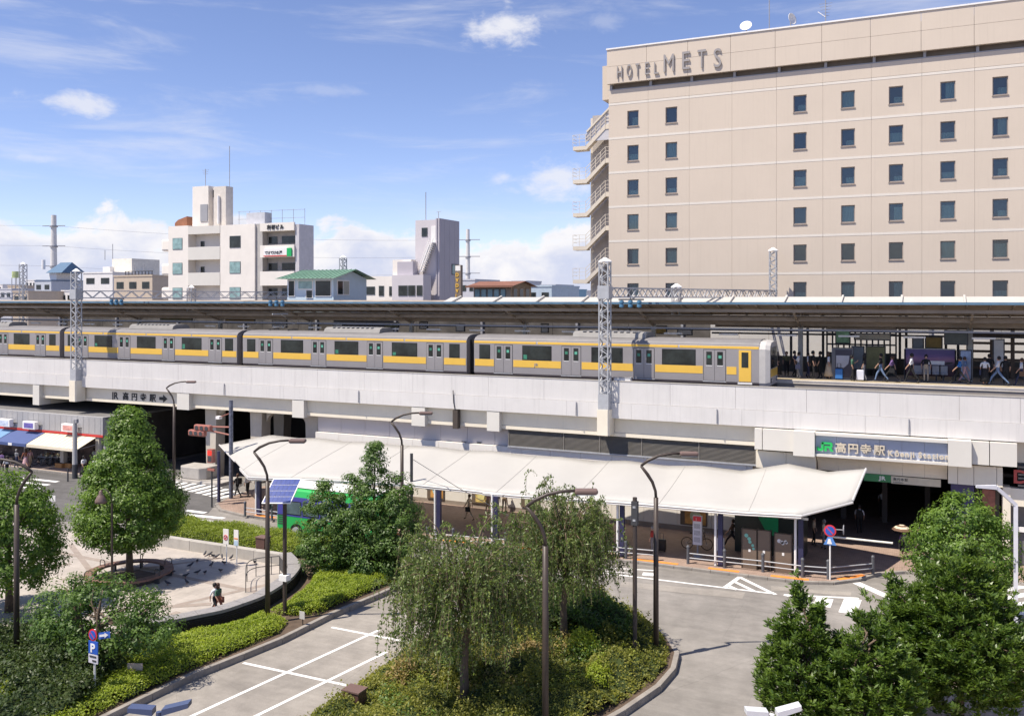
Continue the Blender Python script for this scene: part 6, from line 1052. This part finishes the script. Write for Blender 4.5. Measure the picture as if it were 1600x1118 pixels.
for a_ in ((11,745,'walk',W_d,'white','black',1.66,'k','man in white shirt walking at the left edge before the shops',dict()),(26,731,'stand',N_,'grey','navy',1.55,'g','person in grey top looking into the shops',dict(bag='black')),(40,731,'walk',W_d,'rust','beige',1.6,'b','woman in rust top and pale skirt before the dark blue awning',dict(long=True,skirt='Lpink')),(47,730,'stand',E_,'pink','beige',1.55,'k','person in pink beside the woman in rust',dict()),(3,736,'stand',N_,'purple','black',1.6,'k','person in purple at the extreme left edge of the picture',dict()),(131,744,'walk2',E_,'white','black',1.62,'k','woman in white top and long black skirt right of the utility pole',dict(long=True,skirt='Lblack',bag='black')),(148,748,'phone',S_d,'white','black',1.7,'k','man in white shirt and black trousers at the kerb by the round tree',dict(bag='black')),(147,728,'stand',N_,'lilac','grey',1.5,'k','person in lilac behind the man at the kerb',dict()),(371,777,'walk',W_d,'black','black',1.68,'b','person in black with backpack waiting at the crossing',dict(pack='black')),(387,776,'stand',W_d,'white','black',1.65,'k','person in white behind the canopy post at left',dict()),(402,778,'stand',N_,'beige','beige',1.6,'k','woman in long beige dress in the canopy shade',dict(skirt='Lbeige',long=True)),(733,812,'walk',W_d,'cream','beige',1.62,'b','woman in cream coat with dark bag walking below the canopy',dict(bag='black')),(762,802,'stand',N_,'pink','beige',1.5,'b','person in pink at the posters left of the navy post',dict()),(776,803,'stand',N_,'olive','black',1.62,'k','person in olive right of the navy canopy post',dict(bag='brown')),(788,800,'hold',N_,'cream','beige',1.7,'b','person in cream with raised arms by the station wall',dict()),(1019,866,'stand',W_d,'red','grey',1.55,'g','seated-height figure in dark red by the brown lamp pole',dict()),(1144,856,'stride',W_d,'brown','black',1.62,'k','person in brown striding in front of the dark kiosk',dict()),(1241,893,'stand',N_,'grey','navy',1.62,'k','man in grey shirt standing beside the hand-marked board',dict()),(1272,852,'stand',E_,'beige','black',1.62,'k','left of two people in beige talking by the canopy end',dict()),(1287,857,'stand',W_d,'cream','grey',1.62,'g','right of two people in beige talking by the canopy end',dict()),(1343,833,'stand',N_,'white','black',1.72,'k','man in white shirt with black backpack entering the station',dict(pack='black')),(1379,806,'walk',N_,'white','black',1.7,'k','distant person in white shirt deep in the entrance',dict()),(1413,873,'stand',N_,'purple','black',1.58,'k','woman in patterned skirt under a striped parasol',dict(skirt='Mblack',bag='black')),(1436,870,'walk2',W_d,'white','pink',1.6,'k','person in white at the left side of the rear right tree',dict()),(1593,868,'stand',N_,'grey','black',1.6,'k','person in grey at the right edge by the shop window',dict()),(336,962,'walk',E_,'white','black',1.45,'k','man in white shirt walking in the plaza behind the curved wall',dict()),(341,961,'walk2',E_,'green','rust',1.42,'b','woman with orange bag beside the man in the plaza',dict(long=True,bag='rust'))):
    z = .13 if a_[0] > 380 or a_[1] < 760 else .06; person(G(a_[0],a_[1],z), a_[8], a_[2], a_[3], a_[4], a_[5], a_[6], a_[7], **a_[9])
u = G(1413,873,.13); t = thing('parasol', 'black and cream striped parasol held above a woman', 'parasol', (u[0]-.1,u[1]-.15,1.2)); c = (u[0]-.12,u[1]-.18,1.72)
for k, (r0, z0, r1, z1) in enumerate(((.01,.26,.14,.245),(.14,.245,.27,.19),(.27,.19,.39,.11),(.39,.11,.5,.0))): MB().lathe(c, [(r0,z0),(r1,z1),(r1-.01,z1-.015),(max(.005,r0-.01),z0-.015)], 8).build('canopy_ring', cloth('cream') if k % 2 == 0 else cloth('brown'), t)
MB().cyl(c[0],c[1],1.1,1.99,.012,6).build('shaft', DGREY, t)
def suitcase(p, label, col):
    t = thing('suitcase', label, 'suitcase', p, 'suitcases'); m = M('case_'+col, CL[col], .4); MB().box(p[0]-.22,p[0]+.22,p[1]-.13,p[1]+.13,p[2]+.06,p[2]+.68).build('shell', m, t, bevel=.04); MB().tube([(p[0]-.1,p[1],p[2]+.68),(p[0]-.1,p[1],p[2]+1.0),(p[0]+.1,p[1],p[2]+1.0),(p[0]+.1,p[1],p[2]+.68)], .015, 6).build('handle', DGREY, t)
    for sx in (-.17,.17): MB().disc((p[0]+sx,p[1],p[2]+.04), .04, 'y', 10, .05).build('wheel', BLACK, t)
suitcase(PP(1344,595), 'white suitcase on the platform left of the mural', 'white'); suitcase(PP(1311,593), 'bright blue suitcase before the vending machine', 'blue'); suitcase(G(1034,861,.13), 'black suitcase standing beside the brown lamp pole under the canopy', 'black')
# pigeons
PG_ = M('pigeon', (.06,.06,.07), .6, .3, 20); body = MB().tube([(0,.17,.1),(0,.08,.12),(0,-.02,.13),(0,-.09,.17),(0,-.13,.22),(0,-.16,.21),(0,-.19,.2)], [.012,.045,.06,.045,.03,.028,.004], 8)
pb = mesh_of(body,'pigeon_body'); pb.materials.append(PG_); lm = mesh_of(MB().cyl(.02,0,0,.09,.008,5),'pigeon_leg',False); lm.materials.append(M('pigeon_leg', (.35,.12,.1), .6)); lm2 = mesh_of(MB().cyl(-.02,0,0,.09,.008,5),'pigeon_leg',False); lm2.materials.append(MATS['pigeon_leg'])
for i, (px, py) in enumerate(((308,879),(297,886),(330,885),(308,897),(320,897),(290,902),(292,912),(345,894),(320,868),(327,869),(333,871),(338,872),(347,873),(361,874),(398,881),(270,896),(262,914),(351,882))):
    p = G(px,py,.06); t = thing('pigeon', 'dark pigeon in the flock on the plaza paving by the round tree', 'pigeon', p, 'pigeons on the plaza', random.uniform(0,6.28), True); t.scale = (1.05,)*3
    for nm, me in (('body',pb),('leg',lm),('leg',lm2)): link(nm, me, None, t)
# ------------------------------------------------------------------ vegetation
def unit(a): return a/np.maximum(1e-9, np.linalg.norm(a, axis=1, keepdims=True))
def leaf_mesh(name, P, A, Nn, ln, wd_, rnd, mat, parent, off):
    n = len(P); A = unit(A); B = unit(np.cross(A, Nn)); ln = np.asarray(ln).reshape(-1,1)*np.ones((n,1)); wd_ = np.asarray(wd_).reshape(-1,1)*np.ones((n,1)); P = P-np.array(off)
    up = unit(np.cross(B, A)); V = np.stack([P-A*ln/2, P+B*wd_/2+up*wd_*.12, P+A*ln/2, P-B*wd_/2+up*wd_*.12], 1).reshape(-1,3).astype('f')
    me = bpy.data.meshes.new(name); me.vertices.add(4*n); me.vertices.foreach_set('co', V.ravel()); me.loops.add(4*n); me.loops.foreach_set('vertex_index', np.arange(4*n, dtype='i')); me.polygons.add(n); me.polygons.foreach_set('loop_start', np.arange(0,4*n,4,dtype='i')); me.update()
    at = me.attributes.new('rnd', 'FLOAT', 'POINT'); at.data.foreach_set('value', np.repeat(np.clip(rnd,0,1),4).astype('f')); return link(name, me, mat, parent)
L_CAM = leafmat('leaf_camphor', (.05,.115,.016), (.22,.335,.055), .45, .45); L_GRN = leafmat('leaf_green', (.035,.085,.02), (.155,.25,.05), .42, .45); L_WIL = leafmat('leaf_weeping', (.05,.085,.022), (.25,.32,.10), .42, .45); L_POD = leafmat('leaf_glossy', (.035,.08,.014), (.165,.245,.045), .4, .38)
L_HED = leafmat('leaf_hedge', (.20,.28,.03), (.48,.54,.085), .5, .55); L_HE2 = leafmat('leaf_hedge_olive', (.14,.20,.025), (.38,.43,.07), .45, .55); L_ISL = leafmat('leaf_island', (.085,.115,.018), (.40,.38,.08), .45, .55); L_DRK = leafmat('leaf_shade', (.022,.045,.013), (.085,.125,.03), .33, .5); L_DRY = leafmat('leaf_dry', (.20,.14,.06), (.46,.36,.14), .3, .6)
def sph(n): return unit(rng.normal(size=(n,3)))
def limb(t, a, b, r0, r1, sag=.15, name='limb'):
    a, b = Vector(a), Vector(b); m = (a+b)/2+Vector((random.uniform(-sag,sag),random.uniform(-sag,sag),random.uniform(0,sag))); MB().tube([a,(a+m)/2+Vector((0,0,.03)),m,(m+b)/2,b], [r0,r0*.85+r1*.15,(r0+r1)/2,r0*.25+r1*.75,r1], 7).build(name, BARK, t, True)
def crown_tree(base, label, crowns, cr, nl, ls, mat, asp=.55, trunk_r=.16, trunk_h=2., group='broadleaf trees', jit=.3):
    """crowns: list of (dx, dy, [(h, r)...], clumps)"""
    t = thing('broadleaf_tree', label, 'tree', base, group); base = Vector(base)
    for ci, (dx, dy, prof, nc) in enumerate(crowns):
        hs = np.array([p[0] for p in prof]); rs = np.array([p[1] for p in prof]); hh = np.linspace(hs[0],hs[-1],200); rr = np.interp(hh,hs,rs); pdf = rr+.12; cdf = np.cumsum(pdf)/pdf.sum()
        ch = np.interp(rng.random(nc),cdf,hh); q = np.interp(ch,hs,rs)*np.sqrt(rng.uniform(.30,1.0,nc)); an = rng.uniform(0,2*math.pi,nc)
        C = np.stack([base.x+dx+q*np.cos(an), base.y+dy+q*np.sin(an), base.z+ch], 1); rc = cr*rng.uniform(.6,1.5,nc)
        D = sph(nc*nl); D[:,2] = D[:,2]*.8+.18; D = unit(D); idx = np.repeat(np.arange(nc),nl); rad = rng.uniform(.35,1.0,nc*nl)**.5
        P = C[idx]+D*(rc[idx]*rad)[:,None]*np.array((1,1,.8)); out = unit(np.stack([C[:,0]-base.x-dx,C[:,1]-base.y-dy,.4+0*ch],1))
        Nn = unit(D*.9+out[idx]*.5+sph(nc*nl)*.55+np.array((0,0,.35))); A = unit(np.cross(Nn, sph(nc*nl)))
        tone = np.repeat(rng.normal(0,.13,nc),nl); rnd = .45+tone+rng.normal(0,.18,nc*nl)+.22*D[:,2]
        leaf_mesh('crown', P, A, Nn, ls*rng.uniform(.5,1.4,nc*nl), ls*asp*rng.uniform(.75,1.2,nc*nl), rnd, mat, t, OFF[t.name])
        tp = (base.x+dx,base.y+dy,base.z+hs[-1]*.86); m0 = (base.x+dx*.25,base.y+dy*.25,base.z+trunk_h)
        if ci == 0: MB().tube([base-Vector((0,0,.1)), base+Vector((.02,0,trunk_h*.5)), Vector(m0)], [trunk_r*1.25,trunk_r,trunk_r*.85], 9).build('trunk', BARK, t, True)
        limb(t, m0, tp, trunk_r*.75, .025, .12)
        for k in range(9):
            j = rng.integers(nc); f = random.uniform(.25,.8); s0 = Vector(m0).lerp(Vector(tp), f*.7); limb(t, s0, C[j], .05, .012, .15, 'branch')
    return t
def scale_at(py): return FPX/(FPX*EYE/(py-CYP))
def base_of(px, py, z=.1): p = G(px, py, z); return (p[0], p[1], z)
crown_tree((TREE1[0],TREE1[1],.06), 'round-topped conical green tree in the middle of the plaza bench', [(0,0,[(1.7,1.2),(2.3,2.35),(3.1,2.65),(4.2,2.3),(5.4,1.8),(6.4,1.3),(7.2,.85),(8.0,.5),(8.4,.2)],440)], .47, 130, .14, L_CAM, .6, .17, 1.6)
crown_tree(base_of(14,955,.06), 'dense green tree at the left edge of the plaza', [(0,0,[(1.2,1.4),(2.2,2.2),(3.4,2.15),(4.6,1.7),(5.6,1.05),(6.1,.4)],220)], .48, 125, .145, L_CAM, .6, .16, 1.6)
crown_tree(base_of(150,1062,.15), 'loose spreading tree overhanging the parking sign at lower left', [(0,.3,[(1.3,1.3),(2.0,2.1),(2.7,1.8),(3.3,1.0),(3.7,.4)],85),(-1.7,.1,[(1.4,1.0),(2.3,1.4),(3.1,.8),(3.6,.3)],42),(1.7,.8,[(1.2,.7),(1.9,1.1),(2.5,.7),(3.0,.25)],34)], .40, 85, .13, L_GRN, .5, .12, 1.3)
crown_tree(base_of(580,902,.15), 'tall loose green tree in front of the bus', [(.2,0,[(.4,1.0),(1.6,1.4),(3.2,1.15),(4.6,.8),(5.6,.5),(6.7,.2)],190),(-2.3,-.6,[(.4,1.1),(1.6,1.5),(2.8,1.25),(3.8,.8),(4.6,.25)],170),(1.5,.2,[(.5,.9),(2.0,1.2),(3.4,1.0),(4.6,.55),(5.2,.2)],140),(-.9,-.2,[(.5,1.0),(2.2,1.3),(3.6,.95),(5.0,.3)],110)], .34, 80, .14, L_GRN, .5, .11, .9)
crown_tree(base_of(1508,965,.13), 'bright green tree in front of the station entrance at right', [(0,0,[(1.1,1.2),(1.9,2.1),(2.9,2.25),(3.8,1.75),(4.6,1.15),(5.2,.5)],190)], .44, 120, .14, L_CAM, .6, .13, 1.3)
def tuft_tree(base, label, crowns, mat, ntuft, ll=.2, per=22, group='glossy-leaved trees', tr=.12, trunk_h=1.4):
    t = thing('evergreen_tree', label, 'tree', base, group); base = Vector(base)
    for ci, (dx, dy, prof, share) in enumerate(crowns):
        nt_ = int(ntuft*share); hs = np.array([p[0] for p in prof]); rs = np.array([p[1] for p in prof]); hh = np.linspace(hs[0],hs[-1],200); pdf = np.interp(hh,hs,rs)**1.5+.05; cdf = np.cumsum(pdf)/pdf.sum()
        # whorled branches carrying tufts
        nb = max(14, nt_//26); bh = np.interp((np.arange(nb)+.5)/nb,cdf,hh); ba = np.arange(nb)*2.4+rng.uniform(-.4,.4,nb); bi = rng.integers(0,nb,nt_); f = np.sqrt(rng.uniform(.12,1.05,nt_)); rr = np.interp(bh,hs,rs)[bi]*f
        an = ba[bi]+rng.normal(0,.42,nt_); C = np.stack([base.x+dx+rr*np.cos(an), base.y+dy+rr*np.sin(an), base.z+bh[bi]+.16*f+rng.normal(0,.22,nt_)], 1)
        idx = np.repeat(np.arange(nt_),per); n = len(idx); out = np.stack([np.cos(an),np.sin(an),.9+0*an],1); A = unit(out[idx]*.5+sph(n)*1.1); A[:,2] = np.abs(A[:,2])*.8+.05; A = unit(A)
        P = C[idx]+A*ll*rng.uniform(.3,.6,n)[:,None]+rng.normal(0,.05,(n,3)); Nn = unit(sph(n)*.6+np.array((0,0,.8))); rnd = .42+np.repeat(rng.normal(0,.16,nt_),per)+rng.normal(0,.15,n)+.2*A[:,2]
        leaf_mesh('crown', P, A, Nn, ll*rng.uniform(.75,1.2,n), ll*.30*rng.uniform(.8,1.3,n), rnd, mat, t, OFF[t.name])
        m0 = Vector((base.x+dx*.3,base.y+dy*.3,base.z+trunk_h))
        if ci == 0: MB().tube([base-Vector((0,0,.1)), (base+m0)/2, m0], [tr*1.2,tr,tr*.8], 9).build('trunk', BARK, t, True)
        limb(t, m0, (base.x+dx,base.y+dy,base.z+hs[-1]*.9), tr*.7, .02)
        for k in range(nb): x_ = np.interp(bh[k],hs,rs)*.85; limb(t, (base.x+dx,base.y+dy,base.z+max(trunk_h,bh[k]-.25)), (base.x+dx+x_*math.cos(ba[k]),base.y+dy+x_*math.sin(ba[k]),base.z+bh[k]+.1), .035, .012, .1, 'branch')
    return t
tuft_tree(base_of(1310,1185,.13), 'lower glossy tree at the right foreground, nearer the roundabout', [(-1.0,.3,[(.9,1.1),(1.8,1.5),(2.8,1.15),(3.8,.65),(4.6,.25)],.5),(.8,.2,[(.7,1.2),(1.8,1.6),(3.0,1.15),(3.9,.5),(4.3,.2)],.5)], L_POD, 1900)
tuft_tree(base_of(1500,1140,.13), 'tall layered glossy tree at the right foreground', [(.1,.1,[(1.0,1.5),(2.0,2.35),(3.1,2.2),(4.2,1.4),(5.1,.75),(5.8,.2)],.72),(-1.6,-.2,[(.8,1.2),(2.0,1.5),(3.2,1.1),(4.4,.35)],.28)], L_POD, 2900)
def weeping(base, label, h, r, low, ns, dirs=None, rot=0.):
    t = thing('weeping_tree', label, 'tree', base, 'weeping trees'); base = Vector(base)
    top = base+Vector((.05,.05,h*.6)); MB().tube([base-Vector((0,0,.1)), base+Vector((-.06,.02,h*.22)), base+Vector((.06,.04,h*.42)), top], [.17,.14,.11,.08], 9).build('trunk', BARK, t, True)
    TW = M('twig_tan', (.17,.125,.08), .8, .2, 5); PA = []; AA = []; RR = []; nb = 34; strands = MB()
    for b in range(nb):
        a = rot+b*2.39996+rng.uniform(-.3,.3); rr = r*math.sqrt(rng.uniform(.12,.92)); hz = h*(.97-.36*(rr/r)**2)*rng.uniform(.9,1.04); s0 = base+Vector((0,0,h*rng.uniform(.35,.6)))
        e = base+Vector((rr*math.cos(a),rr*math.sin(a),hz-.1)); mid = s0.lerp(e,.55)+Vector((0,0,.35+.3*rng.random())); mid2 = s0.lerp(e,.82)+Vector((0,0,.28)); path = [s0, s0.lerp(mid,.5)+Vector((0,0,.1)), mid, mid2, e]; MB().tube(path, [.034,.027,.02,.013,.007], 6).build('branch', TW, t, True)
        for k in range(ns):
            u = rng.uniform(.22,1.0); i0 = min(3,int(u*4)); st = path[i0].lerp(path[i0+1], u*4-i0)+Vector(rng.normal(0,.2,3)); f = max(0.,rng.uniform(-.25,1.)); drop = f*(st.z-base.z-low)*.62*(.3+.7*min(1,rr/(r*.7))); st = st+Vector((math.cos(a)*.25*f+rng.normal(0,.12),math.sin(a)*.25*f+rng.normal(0,.12),-drop))
            L_ = rng.uniform(.45,1.25); L_ = max(.3,min(L_,st.z-base.z-low*.55)); a2 = a+rng.normal(0,.9); dx, dy = math.cos(a2)*.42, math.sin(a2)*.42
            m_ = max(6,int(L_/.042)); w = np.linspace(0,1,m_); ph = rng.uniform(0,6); X = st.x+dx*np.sqrt(w)*L_+.03*np.sin(w*5+ph); Yy = st.y+dy*np.sqrt(w)*L_+.03*np.cos(w*4+ph); Zz = st.z+.34*np.sin(w*2.2)*L_-w*w*L_*.95
            pts = np.stack([X,Yy,Zz],1); strands.tube([tuple(pts[j]) for j in (0,m_//3,2*m_//3,m_-1)], .006, 3); P = pts+rng.normal(0,.04,(m_,3)); A = sph(m_)*.8+np.array((0,0,-.7)); PA.append(P); AA.append(A); RR.append(.45+rng.normal(0,.2)+rng.normal(0,.2,m_))
    strands.build('hanging_twigs', TW, t); P = np.concatenate(PA); A = np.concatenate(AA); n = len(P)
    leaf_mesh('hanging_leaves', P, A, unit(sph(n)+np.array((0,-.2,.5))), .13*rng.uniform(.7,1.35,n), .048*rng.uniform(.8,1.3,n), np.concatenate(RR), L_WIL, t, OFF[t.name]); return t
weeping(base_of(727,1112,.16), 'weeping tree on the island nearest the camera, beside the parking lines', 7.2, 2.65, 1.3, 44, rot=.4); weeping(base_of(882,1018,.16), 'weeping tree on the island farther back, before the bus stop', 7.35, 2.3, 1.9, 38, rot=1.9)
def inside(poly, X, Y_):
    c = np.zeros(len(X), bool); n = len(poly)
    for i in range(n):
        x0, y0 = poly[i]; x1, y1 = poly[(i+1)%n]; s = ((y0 > Y_) != (y1 > Y_)) & (X < (x1-x0)*(Y_-y0)/(y1-y0+1e-12)+x0); c ^= s
    return c
def edge_d(poly, X, Y_):
    d = np.full(len(X), 9.); n = len(poly)
    for i in range(n):
        a = np.array(poly[i]); b = np.array(poly[(i+1)%n]); ab = b-a; u = np.clip(((X-a[0])*ab[0]+(Y_-a[1])*ab[1])/(ab@ab+1e-9),0,1); d = np.minimum(d, np.hypot(X-a[0]-u*ab[0], Y_-a[1]-u*ab[1]))
    return d
def vnoise(X, Y_, s, seed):
    r_ = np.random.default_rng(seed); o = np.zeros_like(X)
    for k in range(5): a = r_.uniform(0,6.28); f = s*r_.uniform(.6,1.8); o += np.sin(f*(X*math.cos(a)+Y_*math.sin(a))+r_.uniform(0,6.28))
    return o/5
def shrub_bed(name, label, poly, z0, hgt, dens_, ls, mat, rough=.12, asp=.55, seed=1, core=True, noise_s=2.2, rounded=.35, cat='hedge', tone_s=1.1, sprig=.12, extra=()):
    xs = [p[0] for p in poly]; ys = [p[1] for p in poly]; base = (sum(xs)/len(xs), sum(ys)/len(ys), z0); t = thing(name, label, cat, base)
    def top(X, Y_): e = np.clip(edge_d(poly,X,Y_)/rounded,0,1); return hgt*(.35+.65*np.sqrt(e))*(1+rough*1.6*vnoise(X,Y_,noise_s,seed)+rough*.9*vnoise(X,Y_,noise_s*2.7,seed+5))
    area = (max(xs)-min(xs))*(max(ys)-min(ys)); n = int(area*dens_); X = rng.uniform(min(xs),max(xs),n); Y_ = rng.uniform(min(ys),max(ys),n); k = inside(poly,X,Y_); X, Y_ = X[k], Y_[k]; n = len(X)
    T = top(X,Y_); f = 1-np.abs(rng.normal(0,.16,n)); f = np.where(rng.random(n) < .18, rng.uniform(.1,.9,n), f); e = edge_d(poly,X,Y_); spr = (rng.random(n) < .16) & (vnoise(X,Y_,noise_s*2.1,seed+17) > .05); f = np.where(spr, 1+rng.random(n)*sprig, f); Z = z0+T*np.clip(f,.05,1.03+sprig)
    cl = vnoise(X,Y_,noise_s*1.6,seed+9); rnd = .45+.2*vnoise(X,Y_,tone_s,seed+3)+.16*cl+rng.normal(0,.18,n); Nn = unit(sph(n)*.75+np.array((0,0,.75))); A = unit(np.cross(Nn,sph(n))); A[:,2] += .35*rng.random(n)
    leaf_mesh('foliage', np.stack([X,Y_,Z],1), A, Nn, ls*rng.uniform(.7,1.3,n), ls*asp*rng.uniform(.7,1.3,n), rnd, mat, t, OFF[t.name])
    for (cx, cy, rr, hh, mt) in extra:
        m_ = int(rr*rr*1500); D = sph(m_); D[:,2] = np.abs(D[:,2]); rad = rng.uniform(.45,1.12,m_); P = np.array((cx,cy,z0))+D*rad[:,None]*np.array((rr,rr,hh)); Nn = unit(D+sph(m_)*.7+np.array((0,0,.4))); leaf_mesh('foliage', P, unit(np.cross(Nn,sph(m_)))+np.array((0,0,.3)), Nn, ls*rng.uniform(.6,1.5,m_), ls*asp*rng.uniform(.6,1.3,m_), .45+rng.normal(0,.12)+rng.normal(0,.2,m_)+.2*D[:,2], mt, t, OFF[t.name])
    if core:
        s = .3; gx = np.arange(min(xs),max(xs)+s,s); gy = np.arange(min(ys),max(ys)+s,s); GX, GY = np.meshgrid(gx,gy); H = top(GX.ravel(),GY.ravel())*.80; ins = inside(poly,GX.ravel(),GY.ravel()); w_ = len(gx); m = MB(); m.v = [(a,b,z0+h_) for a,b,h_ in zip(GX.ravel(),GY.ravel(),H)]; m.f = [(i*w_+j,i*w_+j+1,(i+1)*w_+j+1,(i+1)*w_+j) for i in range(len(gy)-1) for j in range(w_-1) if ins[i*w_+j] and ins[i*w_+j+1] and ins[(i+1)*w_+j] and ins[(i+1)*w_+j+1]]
        m.build('dark_core', M('hedge_core', (.035,.05,.012), .95, .3, 3), t)  # added dark solid inside the foliage, stops the view through the leaves
    return t
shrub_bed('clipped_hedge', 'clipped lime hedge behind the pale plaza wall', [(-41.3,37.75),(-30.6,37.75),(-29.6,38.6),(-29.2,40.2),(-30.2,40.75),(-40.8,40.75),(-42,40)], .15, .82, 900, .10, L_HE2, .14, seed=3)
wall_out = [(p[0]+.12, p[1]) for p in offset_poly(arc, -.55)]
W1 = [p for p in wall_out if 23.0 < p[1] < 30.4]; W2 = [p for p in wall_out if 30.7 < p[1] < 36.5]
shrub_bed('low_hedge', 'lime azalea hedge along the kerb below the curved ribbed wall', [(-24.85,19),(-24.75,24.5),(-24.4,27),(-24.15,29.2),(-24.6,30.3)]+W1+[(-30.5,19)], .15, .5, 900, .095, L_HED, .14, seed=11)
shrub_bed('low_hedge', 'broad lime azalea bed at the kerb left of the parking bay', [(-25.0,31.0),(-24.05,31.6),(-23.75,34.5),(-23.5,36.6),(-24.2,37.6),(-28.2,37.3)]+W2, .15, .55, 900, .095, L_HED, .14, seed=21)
shrub_bed('dark_shrubs', 'dark green shrubs beneath the tall loose tree by the bus', [(-28.6,37.4),(-24.4,37.7),(-24.2,38.8),(-25.6,40.2),(-28.8,40.6)], .15, 1.0, 420, .13, L_GRN, .25, seed=31, cat='shrubs')
IP = [(-18.0,20),(-18.1,25),(-18.3,30),(-17.9,34.4),(-17.0,37.0),(-15.3,38.55),(-13.25,38.45),(-11.35,37.15),(-9.9,35.45),(-9.15,34.05),(-8.9,32.6),(-9.0,31),(-9.55,28.8),(-10.35,26.3),(-11.3,24.1),(-12.7,20)]
shrub_bed('island_shrubs', 'mixed low olive and yellowish shrubs covering the island', IP, .16, .6, 560, .10, L_ISL, .6, seed=41, noise_s=1.7, rounded=.6, cat='shrubs', tone_s=.9, sprig=.5, extra=[(*q, random.uniform(.35,.75), random.uniform(.55,1.15), random.choice((L_ISL,L_ISL,L_HE2,L_DRY,L_GRN,L_WIL))) for q in [(random.uniform(-17.6,-9.8),random.uniform(22,37)) for _ in range(90)] if inside(IP,np.array([q[0]]),np.array([q[1]]))[0] and edge_d(IP,np.array([q[0]]),np.array([q[1]]))[0] > .5])
shrub_bed('island_shrubs', 'taller dark green shrubs at the far end of the island', [(-17.0,34.4),(-16.2,36.6),(-14.8,37.7),(-13.4,37.6),(-11.8,36.2),(-10.8,34.7),(-10.4,33.2),(-12.5,32.8),(-15,33.2)], .16, 1.25, 420, .14, L_GRN, .3, seed=51, noise_s=1.9, cat='shrubs')
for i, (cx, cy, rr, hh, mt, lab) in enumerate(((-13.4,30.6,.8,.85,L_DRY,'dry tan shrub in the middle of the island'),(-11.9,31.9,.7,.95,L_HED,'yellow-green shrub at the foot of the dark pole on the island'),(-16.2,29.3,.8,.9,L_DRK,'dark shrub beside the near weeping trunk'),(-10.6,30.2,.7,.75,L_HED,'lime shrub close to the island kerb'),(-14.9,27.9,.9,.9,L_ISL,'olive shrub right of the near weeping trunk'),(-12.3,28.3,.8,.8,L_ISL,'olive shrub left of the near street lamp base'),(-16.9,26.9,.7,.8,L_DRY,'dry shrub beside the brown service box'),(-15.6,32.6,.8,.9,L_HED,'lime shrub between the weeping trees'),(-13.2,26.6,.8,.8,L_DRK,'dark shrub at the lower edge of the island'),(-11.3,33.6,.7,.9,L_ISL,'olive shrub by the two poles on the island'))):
    shrub_bed('shrub', lab, [(cx+rr*math.cos(a)*(1+.2*math.sin(3*a+i)),cy+rr*math.sin(a)*(1+.2*math.cos(2*a+i))) for a in np.linspace(0,2*math.pi,13)[:-1]], .16, hh*1.25, 800, .11, mt, .3, seed=60+i, core=False, noise_s=3, rounded=rr*.8, cat='shrub')
shrub_bed('shade_toned_shrubs', 'shade-toned dark shrubs filling the lower left corner', [(-38,17),(-25.2,17),(-25.3,21),(-27.4,24.4),(-30.4,25.6),(-34,24.2),(-38,24.5)], .12, .95, 400, .13, L_DRK, .38, seed=71, noise_s=1.5, cat='shrubs', sprig=.6, extra=[(random.uniform(-36,-26.5),random.uniform(17.5,24),random.uniform(.5,1.0),random.uniform(1.0,1.9),random.choice((L_DRK,L_DRK,L_GRN))) for _ in range(34)])  # shade from beyond the frame is put into the dark leaf colour
